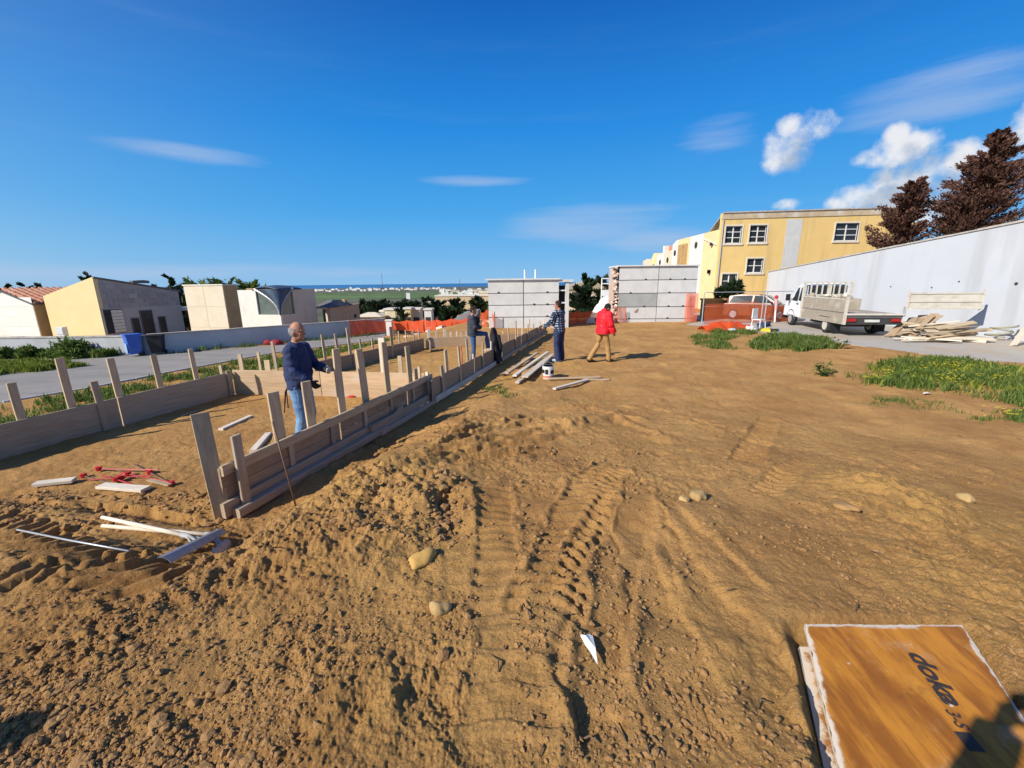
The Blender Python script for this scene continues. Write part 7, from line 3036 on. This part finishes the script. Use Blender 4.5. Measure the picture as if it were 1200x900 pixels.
def folds(me, amt, seed):
    """cloth creases"""
    from mathutils import noise
    ns_ = [v.normal.copy() for v in me.vertices]
    for v, n_ in zip(me.vertices, ns_):
        p = v.co
        a = noise.noise(Vector((p.x * 9 + seed, p.y * 9, p.z * 16 + p.x * 6)))
        b_ = noise.noise(Vector((p.x * 22, p.y * 22 + seed, p.z * 34 - p.y * 14)))
        v.co = p + n_ * amt * (1.0 * a + .5 * (1 - 2 * abs(b_)) - .3)
    return me


class Body:
    """joints in the person's own frame: x right, y forward, z up; scaled to the height asked for"""
    BASE = dict(pelvis=(0, 0, .95), waist=(0, 0, 1.08), chest=(0, .0, 1.28), upper=(0, 0, 1.43), neck=(0, -.01, 1.50), head=(0, .02, 1.64),
                sl=(-.19, 0, 1.42), sr=(.19, 0, 1.42), el=(-.23, -.02, 1.13), er=(.23, -.02, 1.13), wl=(-.23, .06, .88), wr=(.23, .06, .88),
                hl=(-.09, 0, .92), hr=(.09, 0, .92), kl=(-.10, .02, .50), kr=(.10, .02, .50), al=(-.10, -.02, .09), ar=(.10, -.02, .09),
                tl=(-.12, .17, .03), tr=(.12, .17, .03))

    def __init__(s, height, **j):
        s.k = height / 1.76
        s.j = {k: Vector(v) * s.k for k, v in s.BASE.items()}
        for a, b in j.items():
            s.j[a] = Vector(b) * s.k

    def torso(s, mb, g=0.0, belly=0.0, top=True):
        J, k = s.j, s.k
        pts = [J['pelvis'] - UP * .10 * k, J['pelvis'], J['waist'], J['chest'], J['upper'], J['neck']]
        rad = [(.135, .105), (.168, .122), (.152 + belly * .4, .112 + belly), (.172, .122 + belly * .4), (.160, .095), (.062, .062)]
        a = (J['sr'] - J['sl']).normalized()
        s.loft(mb, pts, [((x + g) * k, (y + g) * k) for x, y in rad], a)
        for q in ('sl', 'sr'):
            mb.sphere(J[q] - Vector((0, 0, .01)), (.066 + g) * k, 10, 7)

    def loft(s, mb, pts, rads, across, n=16):
        vs = []
        for p, (ra, rb) in zip(pts, rads):
            i = pts.index(p)
            d = (pts[min(i + 1, len(pts) - 1)] - pts[max(i - 1, 0)]).normalized()
            a = (across - d * across.dot(d)).normalized()
            b = d.cross(a)
            for q in range(n):
                t = 2 * math.pi * q / n
                vs.append(p + a * ra * math.cos(t) + b * rb * math.sin(t))
        fs = [(i * n + q, i * n + (q + 1) % n, (i + 1) * n + (q + 1) % n, (i + 1) * n + q) for i in range(len(pts) - 1) for q in range(n)]
        fs += [tuple(range(n)), tuple((len(pts) - 1) * n + q for q in range(n))]
        mb.add(vs, fs)

    def limb(s, mb, names, rads, g=0.0, n=12, ext=0.0):
        P_ = [s.j[q] for q in names]
        pts, rr = [], []
        for i in range(len(P_) - 1):
            for f_ in (0, .35, .7):
                pts.append(P_[i].lerp(P_[i + 1], f_))
                # a soft muscle bulge in each segment
                rr.append(((rads[i] + (rads[i + 1] - rads[i]) * f_) * (1.0 if f_ == 0 else 1.05) + g) * s.k)
        pts.append(P_[-1] + (P_[-1] - P_[-2]).normalized() * ext)
        rr.append((rads[-1] + g) * s.k)
        mb.tube(pts, rr, n=n)
        for p, r_ in zip(P_, rads):
            mb.sphere(p, (r_ + g) * s.k, 10, 7)

    def legs(s, mb, g=0.0, wide=0.0, to=1.0):
        for q in 'lr':
            s.limb(mb, ['h' + q, 'k' + q, 'a' + q], [.088, .060, .042 + wide], g)

    def arms(s, mb, g=0.0, cuff=0.0):
        for q in 'lr':
            s.limb(mb, ['s' + q, 'e' + q, 'w' + q], [.056, .045, .031 + cuff], g)

    def head(s, mb):
        J, k = s.j, s.k
        h = J['head']
        f = s.face
        u = s.crown
        r_ = f.cross(u)
        M_ = Matrix((r_, f, u)).transposed()
        mb.sphere(h + u * .02 * k, (.076 * k, .096 * k, .112 * k), 18, 14, M_=M_)
        mb.sphere(h + f * .035 * k - u * .055 * k, (.055 * k, .062 * k, .060 * k), 14, 10, M_=M_)      # jaw
        mb.sphere(h + f * .078 * k - u * .092 * k, (.026 * k, .022 * k, .020 * k), 8, 6, M_=M_)       # chin
        mb.tube([h + f * .088 * k + u * .022 * k, h + f * .112 * k - u * .022 * k, h + f * .092 * k - u * .030 * k], [.010 * k, .018 * k, .015 * k], n=8)   # nose
        mb.sphere(h + f * .086 * k + u * .030 * k, (.055 * k, .014 * k, .010 * k), 10, 6, M_=M_)      # brow
        mb.sphere(h + f * .092 * k - u * .058 * k, (.026 * k, .010 * k, .011 * k), 8, 6, M_=M_)       # lips
        for q in (-1, 1):
            mb.sphere(h + r_ * q * .078 * k - f * .008 * k - u * .012 * k, (.012 * k, .022 * k, .034 * k), 8, 6, M_=M_)
            mb.sphere(h + f * .070 * k + r_ * q * .036 * k - u * .018 * k, (.024 * k, .018 * k, .018 * k), 8, 6, M_=M_)   # cheek
        s.limb(mb, ['upper', 'neck'], [.062, .056])
        mb.tube([J['neck'] - u * .01, h - u * .03 * k], [.056 * k, .052 * k], n=10)

    def hand(s, mb, q, curl=.5, palm_dir=None, g=0.0):
        """palm with four unequal bent fingers and a thumb from its side"""
        J, k = s.j, s.k
        w = J['w' + q]
        d = (w - J['e' + q]).normalized()
        inw = Vector((1, 0, 0)) if q == 'l' else Vector((-1, 0, 0))
        pd = Vector(palm_dir) if palm_dir else inw
        pd = (pd - d * pd.dot(d)).normalized()          # where the palm faces
        sd_ = d.cross(pd).normalized()
        if q == 'l':
            sd_ = -sd_
        tip = w + d * .085 * k
        # palm: flattened
        n = 10
        vs, ring = [], [(w, .024, .026), (w + d * .03 * k, .022, .036), (tip, .015, .042)]
        for p, rt_, rw in ring:
            for i in range(n):
                t = 2 * math.pi * i / n
                vs.append(p + pd * (rt_ + g) * k * math.cos(t) + sd_ * (rw + g) * k * math.sin(t))
        fs = [(i * n + m, i * n + (m + 1) % n, (i + 1) * n + (m + 1) % n, (i + 1) * n + m) for i in range(2) for m in range(n)] + [tuple(range(n)), tuple(2 * n + m for m in range(n))]
        mb.add(vs, fs)
        for i, (o_, L) in enumerate(((.031, .072), (.011, .080), (-.010, .074), (-.030, .058))):
            b0 = tip + sd_ * o_ * k - d * .008 * k
            ang, p = 0.0, b0
            pts = [p]
            for m, f_ in enumerate((.45, .32, .25)):
                ang += curl * (.55 + .35 * m + .06 * i)
                p = p + (d * math.cos(ang) + pd * math.sin(ang)) * L * f_ * k
                pts.append(p)
            mb.tube(pts, [(.0098 + g) * k, (.0092 + g) * k, (.0086 + g) * k, (.0072 + g) * k], n=7)
        b0 = w + d * .025 * k + sd_ * .028 * k
        b1 = b0 + (sd_ * .75 + d * .55 + pd * .25).normalized() * .038 * k
        b2 = b1 + (d * .8 + pd * (.3 + curl * .5) + sd_ * .1).normalized() * .032 * k
        mb.tube([b0, b1, b2], [(.014 + g) * k, (.0115 + g) * k, (.009 + g) * k], n=7)

    def shoe(s, mb, q, g=.0):
        J, k = s.j, s.k
        a, t = J['a' + q], J['t' + q]
        f = (t - a)
        f.z = 0
        f = f.normalized()
        heel = a - f * .055 * k - UP * .045 * k
        mid = a.lerp(t, .5) - UP * .012 * k
        mb.tube([heel, a - UP * .035 * k + f * .02 * k, mid, t - f * .03 * k, t + f * .035 * k], [(.036 * k, .045 * k), (.041 * k, .050 * k), (.045 * k, .042 * k), (.046 * k, .034 * k), (.030 * k, .022 * k)], n=12)
        mb.tube([a + UP * .05 * k, a - UP * .03 * k], [.046 * k, .046 * k], n=10)


def person(loc, rz, body, label, mats, belly=0.0, voxel=.009, hair='full', face=(0, 1, 0), crown=(0, 0, 1), curl=(.5, .5), palms=(None, None), gloves=None, top_g=.016, hem=None, loose=.014, hood=False, group=None):
    B = body
    B.face = Vector(face).normalized()
    B.crown = (Vector(crown) - B.face * Vector(crown).dot(B.face)).normalized()
    t = thing('person', loc, label, 'person', group, rz=rz)
    mb = MB()
    B.torso(mb, 0, belly)
    B.legs(mb)
    B.arms(mb)
    B.head(mb)
    for i, q in enumerate('lr'):
        B.hand(mb, q, curl[i], palms[i])
        B.shoe(mb, q)
    link('body', remesh(mb, 'body', voxel * .85, 2), mats['skin'], t)
    # trousers
    mb = MB()
    B.legs(mb, loose, .018)
    J, k = B.j, B.k
    B.loft(mb, [J['pelvis'] - UP * .11 * k, J['pelvis'], J['pelvis'] + (J['waist'] - J['pelvis']) * .7], [((.135 + .012) * k, (.108 + .012) * k), ((.168 + .013) * k, (.122 + .013) * k), ((.158 + .012) * k, (.114 + .012 + belly * .7) * k)], (J['sr'] - J['sl']).normalized())
    link('trousers', folds(remesh(mb, 'trousers', voxel, 2), .007, 3), mats['trousers'], t)
    # upper garment
    mb = MB()
    B.torso(mb, top_g, belly)
    if hem:
        B.loft(mb, [J['pelvis'] - UP * hem * k, J['pelvis'], J['waist']], [((.178 + top_g) * k, (.135 + top_g) * k), ((.178 + top_g) * k, (.132 + top_g) * k), ((.155 + top_g) * k, (.115 + top_g + belly) * k)], (J['sr'] - J['sl']).normalized())
    B.arms(mb, top_g, .006)
    if hood:
        mb.sphere(J['neck'] - B.face * .06 * k - UP * .01, (.11 * k, .09 * k, .08 * k), 12, 8)
    me = remesh(mb, 'top', voxel, 2)
    # cut the garment open at neck, hem and cuffs
    bm = bmesh.new()
    bm.from_mesh(me)
    lowz = J['pelvis'].z - (hem if hem else .05) * k + .01
    cut = []
    for v in bm.verts:
        co = v.co
        rm = False
        if (co - J['neck']).dot((J['neck'] - J['upper']).normalized()) > .0 and (co - J['neck']).length < .13 * k and not hood:
            rm = True
        if co.z < lowz and min((co - J['wl']).length, (co - J['wr']).length) > .22 * k and co.z < J['pelvis'].z:
            rm = True
        for q in 'lr':
            d = (J['w' + q] - J['e' + q]).normalized()
            if (co - J['w' + q]).dot(d) > -.006 * k and (co - J['w' + q]).length < .09 * k:
                rm = True
        if rm:
            cut.append(v)
    bmesh.ops.delete(bm, geom=cut, context='VERTS')
    bm.to_mesh(me)
    bm.free()
    link(mats.get('top_name', 'sweater'), folds(me, .010, 5), mats['top'], t)
    for q in 'lr':
        mb = MB()
        B.shoe(mb, q)
        me = remesh(mb, 'shoe', .007, 2)
        for v in me.vertices:
            c = J['a' + q]
            v.co = c + (v.co - c) * 1.10
        link('shoe', me, mats['shoes'], t)
    if gloves:
        for i, q in enumerate('lr'):
            mb = MB()
            B.hand(mb, q, curl[i], palms[i], .0035)
            mb.tube([J['w' + q] - (J['w' + q] - J['e' + q]).normalized() * .05 * k, J['w' + q] + (J['w' + q] - J['e' + q]).normalized() * .01], [.040 * k, .034 * k], n=10)
            link('glove', remesh(mb, 'glove', .006, 1), gloves[i], t)
    # hair
    h, f, u = J['head'], B.face, B.crown
    r_ = f.cross(u)
    M_ = Matrix((r_, f, u)).transposed()
    mb = MB()
    if hair == 'full':
        mb.sphere(h + u * .030 * k - f * .012 * k, (.083 * k, .098 * k, .110 * k), 20, 14, M_=M_)
        me = remesh(mb, 'hair', .007, 1)
        keep = lambda c: (c - h).dot(u) > (.062 * k if (c - h).dot(f) > .035 * k else (-.015 * k if (c - h).dot(f) > -.02 * k else -.055 * k))
    else:
        mb.sphere(h + u * .012 * k - f * .012 * k, (.081 * k, .096 * k, .104 * k), 20, 14, M_=M_)
        me = remesh(mb, 'hair', .007, 1)
        keep = lambda c: -.060 * k < (c - h).dot(u) < .048 * k and (c - h).dot(f) < .020 * k
    bm = bmesh.new()
    bm.from_mesh(me)
    bmesh.ops.delete(bm, geom=[v for v in bm.verts if not keep(v.co)], context='VERTS')
    rz_ = random.Random(3)
    for v in bm.verts:
        v.co += (v.co - h).normalized() * rz_.uniform(-.003, .006)
    bm.to_mesh(me)
    bm.free()
    link('hair', me, mats['hair'], t)
    return t


def at_head(rz, v):
    return Matrix.Rotation(-rz, 3, 'Z') @ Vector(v)


# 1 the man in navy, holding a stake of the nearest wall
loc = V((-2.96, 5.80, 0))
rz1 = R(-90)          # faces right
hp = on_line(A1, B1, 396, .9)
hpz = zline(hp, 434)
rel = Matrix.Rotation(-rz1, 3, 'Z') @ (V((hp.x, hp.y, hpz)) - nN * .09 - dN * .02 - loc)
k1 = 1.80 / 1.76
rw = rel / k1
b = Body(1.80, el=(-.22, .14, 1.16), wl=(-.05, rw.y - .10, rw.z - .01), er=(.24, .06, 1.16), wr=(.20, .24, 1.0), sr=(.19, .01, 1.42), sl=(-.18, .03, 1.42),
         kl=(-.10, .05, .50), kr=(.11, .03, .50), al=(-.11, -.03, .09), ar=(.12, -.04, .09), head=(0, .05, 1.645), neck=(0, .015, 1.51), tl=(-.13, .17, .03), tr=(.14, .16, .03))
man = person(loc, rz1, b, 'person in navy sweater and blue jeans gripping a stake of the nearest formwork wall', dict(skin=m_skin, trousers=m_jeans, top=m_navy, shoes=m_shoe_dark, hair=m_greyhair), belly=.05, voxel=.0085, hair='bald',
       face=(.10, 1, -.10), curl=(1.1, .6), palms=((1, 0, 0), None), gloves=(m_glove, m_black), top_g=.018, hem=.07)
# cord ends hanging from the belt behind him
for k_, e in enumerate(((-.05, -.30, .52), (-.02, -.22, .60), (.03, -.24, .64))):
    mb = MB()
    mb.tube([(-.03, -.15, .98), (-.03 + e[0] * .5, -.18 + e[1] * .2, .84), e], .008, n=5)
    mb.build('belt_cord', m_black, man)

# 2 man in a dark jacket with one foot up on the boards
p = G(557, 426)
loc = V((p.x - .08, p.y + .25, 0))
loc.z = top(loc.x, loc.y)
rz2 = R(-78)
b = Body(1.62, kl=(-.12, .46, .88), al=(-.13, .52, .46), tl=(-.14, .72, .40), hl=(-.09, .0, .93), hr=(.09, 0, .92), kr=(.10, .02, .50),
         er=(.25, .06, 1.14), wr=(.10, .24, 1.12), el=(-.24, .20, 1.16), wl=(-.08, .20, 1.44), head=(0, .05, 1.64), neck=(0, .01, 1.50))
person(loc, rz2, b, 'person in charcoal jacket and jeans with one foot up and a hand to the face', dict(skin=m_skin, trousers=m_jeans2, top=m_darkjk, shoes=m_shoe_dark, hair=m_brownhair, top_name='jacket'), voxel=.010,
       face=(.15, 1, 0), curl=(.9, .8), top_g=.035, hem=.10, loose=.012)
# foot rest: board across stakes
tq = Matrix.Rotation(rz2, 3, 'Z') @ (V((-.13, .60, .36)) * b.k) + loc
o = plank('plank', V((tq.x - .1, tq.y - .35, .36 + loc.z)), V((tq.x + .05, tq.y + .5, .36 + loc.z)), .2, .06, m_wood, None, up=V((1, 0, 0)), seg=2)
tag(o, 'plank laid across the far formwork under the raised foot', 'plank')
for dy in (-.25, .4):
    o = plank('support_post', V((tq.x - .02, tq.y + dy, -.05)), V((tq.x - .02, tq.y + dy, .33 + loc.z)), .08, .05, m_wood, None, up=V((1, 0, 0)), seg=1)
    tag(o, 'short wooden post under the plank with the raised foot, %s' % ('nearer end' if dy < 0 else 'farther end'), 'post')
# black jacket hung over a stake
q = on_line(A6, B6, 580, .8)
q.z = 0
jz = zline(q, 384)
jt = thing('hanging_jacket', (q.x - .05, q.y + .02, 0), 'black jacket hung over a stake of the far formwork wall', 'jacket')
mb = MB()
mb.tube([(-.02, 0, jz), (.0, 0, jz - .08), (.04, 0, jz - .35), (.08, .0, jz - .75), (.13, .0, jz - .98)], [(.05, .05), (.11, .08), (.19, .11), (.24, .12), (.27, .12)], n=14)
me = remesh(mb, 'cloth', .012, 1)
rz_ = random.Random(9)
for v in me.vertices:
    v.co.x += .018 * math.sin(v.co.z * 14 + v.co.y * 25)
    v.co.y += .018 * math.sin(v.co.z * 5 + v.co.x * 30)
link('cloth', me, m_black, jt)
mb = MB()
mb.tube([(.14, -.06, jz - .2), (.20, -.08, jz - .5), (.18, -.09, jz - .8)], [.06, .06, .05], n=10)
link('sleeve', remesh(mb, 'sleeve', .012, 1), m_black, jt)

# 3 man in a checked shirt and navy trousers, reaching to the far wall
p = G(655, 424)
loc = V((p.x, p.y, top(p.x, p.y)))
rz3 = R(52)
b = Body(1.76, el=(-.27, .14, 1.16), wl=(-.26, .36, 1.02), er=(.22, .10, 1.15), wr=(.10, .33, 1.05), head=(0, .06, 1.63), neck=(0, .02, 1.50), chest=(0, .02, 1.28), upper=(0, .03, 1.43),
         sl=(-.19, .03, 1.42), sr=(.19, .02, 1.42), kl=(-.10, .03, .5), kr=(.12, .02, .5), al=(-.11, -.03, .09), ar=(.13, -.02, .09))
person(loc, rz3, b, 'person in dark checked shirt and navy trousers reaching to the far formwork', dict(skin=m_skin, trousers=m_track, top=m_check, shoes=m_shoe_light, hair=m_brownhair, top_name='shirt'), voxel=.0105, face=(-.25, 1, -.1), curl=(.8, .8), top_g=.024, hem=.10, loose=.026)

# 4 man in a red jacket walking
p = G(705, 424)
loc = V((p.x, p.y, top(p.x, p.y)))
rz4 = R(-66)
b = Body(1.76, head=(0, .13, 1.56), neck=(0, .075, 1.47), upper=(0, .05, 1.40), chest=(0, .02, 1.26), sl=(-.19, .05, 1.39), sr=(.19, .05, 1.39),
         kr=(.10, .12, .51), ar=(.11, .17, .09), tr=(.12, .36, .03), kl=(-.10, -.08, .51), al=(-.11, -.36, .12), tl=(-.12, -.18, .03),
         er=(.26, .08, 1.12), wr=(.24, .20, .88), el=(-.26, .05, 1.12), wl=(-.22, .18, .88))
person(loc, rz4, b, 'person in bright red hooded jacket and tan trousers walking with head bowed', dict(skin=m_skin, trousers=m_khaki, top=m_redjk, shoes=m_shoe_dark, hair=m_blackhair, top_name='jacket'), voxel=.0105, face=(.1, 1, -.55), crown=(0, .4, 1),
       curl=(.6, .6), top_g=.052, hem=.12, loose=.010, hood=True)

# 5 the photographer, standing behind the camera: only the shadow is in the picture
gz = base1(-.3, -.3)
b = Body(CAMZ - gz + .10, el=(-.20, .12, 1.40), wl=(.02, .26, 1.63), er=(.30, .10, 1.38), wr=(.26, .27, 1.60), head=(0, .03, 1.64))
person(V((-.225, -.36, gz)), 0.0, b, 'person behind the viewpoint whose dark shadow falls across the printed board', dict(skin=m_skin, trousers=m_jeans2, top=m_darkjk, shoes=m_shoe_dark, hair=m_brownhair, top_name='jacket'), voxel=.013, curl=(.7, .7), top_g=.03, hem=.08)
# unseen bystander added only to throw a head shadow into the lower left corner
q_ = G(-44, 886)
bx_, by_ = q_.x - math.sin(SUN_AZ) * 1.66 / math.tan(SUN_EL), q_.y - math.cos(SUN_AZ) * 1.66 / math.tan(SUN_EL)
b = Body(1.78)
person(V((bx_, by_, q_.z)), R(-20), b, 'person added out of view at left so the head shadows the corner', dict(skin=m_skin, trousers=m_jeans2, top=m_navy, shoes=m_shoe_dark, hair=m_blackhair), voxel=.014, top_g=.03, hem=.08)
ph = thing('phone', (0, -.03, CAMZ), 'dark phone held up in both hands behind the viewpoint', 'phone')
mb = MB()
mb.box((-.09, -.012, -.045), (.075, .004, .035))
mb.build('case', m_blackplastic, ph)
mb = MB()
mb.box((-.085, -.0135, -.041), (.07, -.0121, .031))
mb.build('screen', m_glass, ph)

# ------------------------------------------------------------------ clods and gravel on the churned ground
m_clod = M('earth_clod', (0.27, 0.15, 0.062), (0.34, 0.20, 0.085), 7, contrast=.3, rough=.95, spec=.12, bump=.6, bscale=70)


def clod_field(n, seed, size, rng_fn, mat, label, name='earth_clods', cat='clods'):
    rr = np.random.default_rng(seed)
    bm = bmesh.new()
    bmesh.ops.create_icosphere(bm, subdivisions=1, radius=1)
    vv = np.array([v.co for v in bm.verts])
    ff = np.array([[v.index for v in f.verts] for f in bm.faces])
    bm.free()
    P_ = np.array([rng_fn(rr) for _ in range(n * 4)])
    D_ = np.array([ray(*p) for p in P_])
    t_ = (0.5 - CAMZ) / D_[:, 2]
    for _ in range(25):
        t_ = 0.5 * t_ + 0.5 * (base(D_[:, 0] * t_, D_[:, 1] * t_) - CAMZ) / D_[:, 2]
    gx_, gy_ = D_[:, 0] * t_, D_[:, 1] * t_
    kk = perlin(gx_ * 1.3, gy_ * 1.3, 33)
    ok = np.nonzero((rr.random(len(kk)) < .5 + 1.2 * kk) & (np.hypot(gx_, gy_) > .8))[0][:n]
    vs, fs = [], []
    for i in ok:
        x_, y_ = gx_[i], gy_[i]
        s = min(size * math.exp(rr.normal(0, .55)), size * 3.2)
        q = vv * (1 + rr.uniform(-.28, .28, (len(vv), 1))) * np.array([rr.uniform(.7, 1.3), rr.uniform(.7, 1.3), rr.uniform(.5, .9)]) * s
        a = rr.uniform(0, 6.28)
        ca, sa_ = math.cos(a), math.sin(a)
        q = q @ np.array([[ca, sa_, 0], [-sa_, ca, 0], [0, 0, 1]])
        q += np.array([x_, y_, top(x_, y_) + s * .18])
        fs.append(ff + len(vs) * len(vv))
        vs.append(q)
    me = bpy.data.meshes.new(name)
    V_ = np.concatenate(vs)
    F_ = np.concatenate(fs)
    me.from_pydata(V_.tolist(), [], F_.tolist())
    o = link(name, me, mat)
    return tag(o, label, cat, kind='stuff')


def left_front(rr):
    while True:
        a, b = rr.uniform(-20, 560), 905 - 330 * rr.random() ** 1.4
        if not (a < 200 and 600 < b < 695 and rr.random() < .8):
            return a, b


def mid_ridge(rr):
    return rr.uniform(380, 760) , rr.uniform(480, 640)


def right_front(rr):
    return rr.uniform(600, 1200), 905 - 400 * rr.random() ** 1.1


clod_field(7500, 1, .0048, left_front, m_clod, 'loose crumbs of earth over the churned left foreground')
clod_field(420, 2, .0095, left_front, m_clod, 'fist sized clods over the churned left foreground')
clod_field(600, 3, .011, mid_ridge, m_clod, 'clods along the ridge of spoil by the nearest formwork wall')
clod_field(4200, 4, .0055, right_front, m_clod, 'scattered crumbs of earth on the smoother right side')
def bay_edge(rr):
    return rr.uniform(-10, 260), rr.uniform(575, 625)
clod_field(500, 6, .016, bay_edge, m_clod, 'dark clods along the open edge of the first bay')
def hole_(rr):
    return rr.normal(522, 11), rr.normal(596, 22)
clod_field(120, 7, .018, hole_, m_clod, 'clods round the dark hole in the spoil')


# dry twigs, roots and straw trodden into the earth
rr_ = np.random.default_rng(77)
mb = MB()
for k in range(75):
    px, py = rr_.uniform(560, 1200), 900 - 430 * rr_.random() ** .9
    if px > 930 and py > 720:
        continue
    g = G(px, py)
    a = rr_.uniform(0, 6.28)
    L = rr_.uniform(.012, .05)
    z = top(g.x, g.y) + .004
    d = V((math.cos(a), math.sin(a), rr_.uniform(-.1, .15))) * L
    p = V((g.x, g.y, z))
    mb.tube([p - d, p + V((rr_.normal(0, .25), rr_.normal(0, .25), .3)) * L, p + d], [.0035, .0045, .002], n=4)
tag(mb.build('dry_twigs', M('dry_root', (.10, .055, .03), (.20, .13, .07), 9)), 'dry twigs and roots scattered over the smoother earth', 'twigs', kind='stuff')
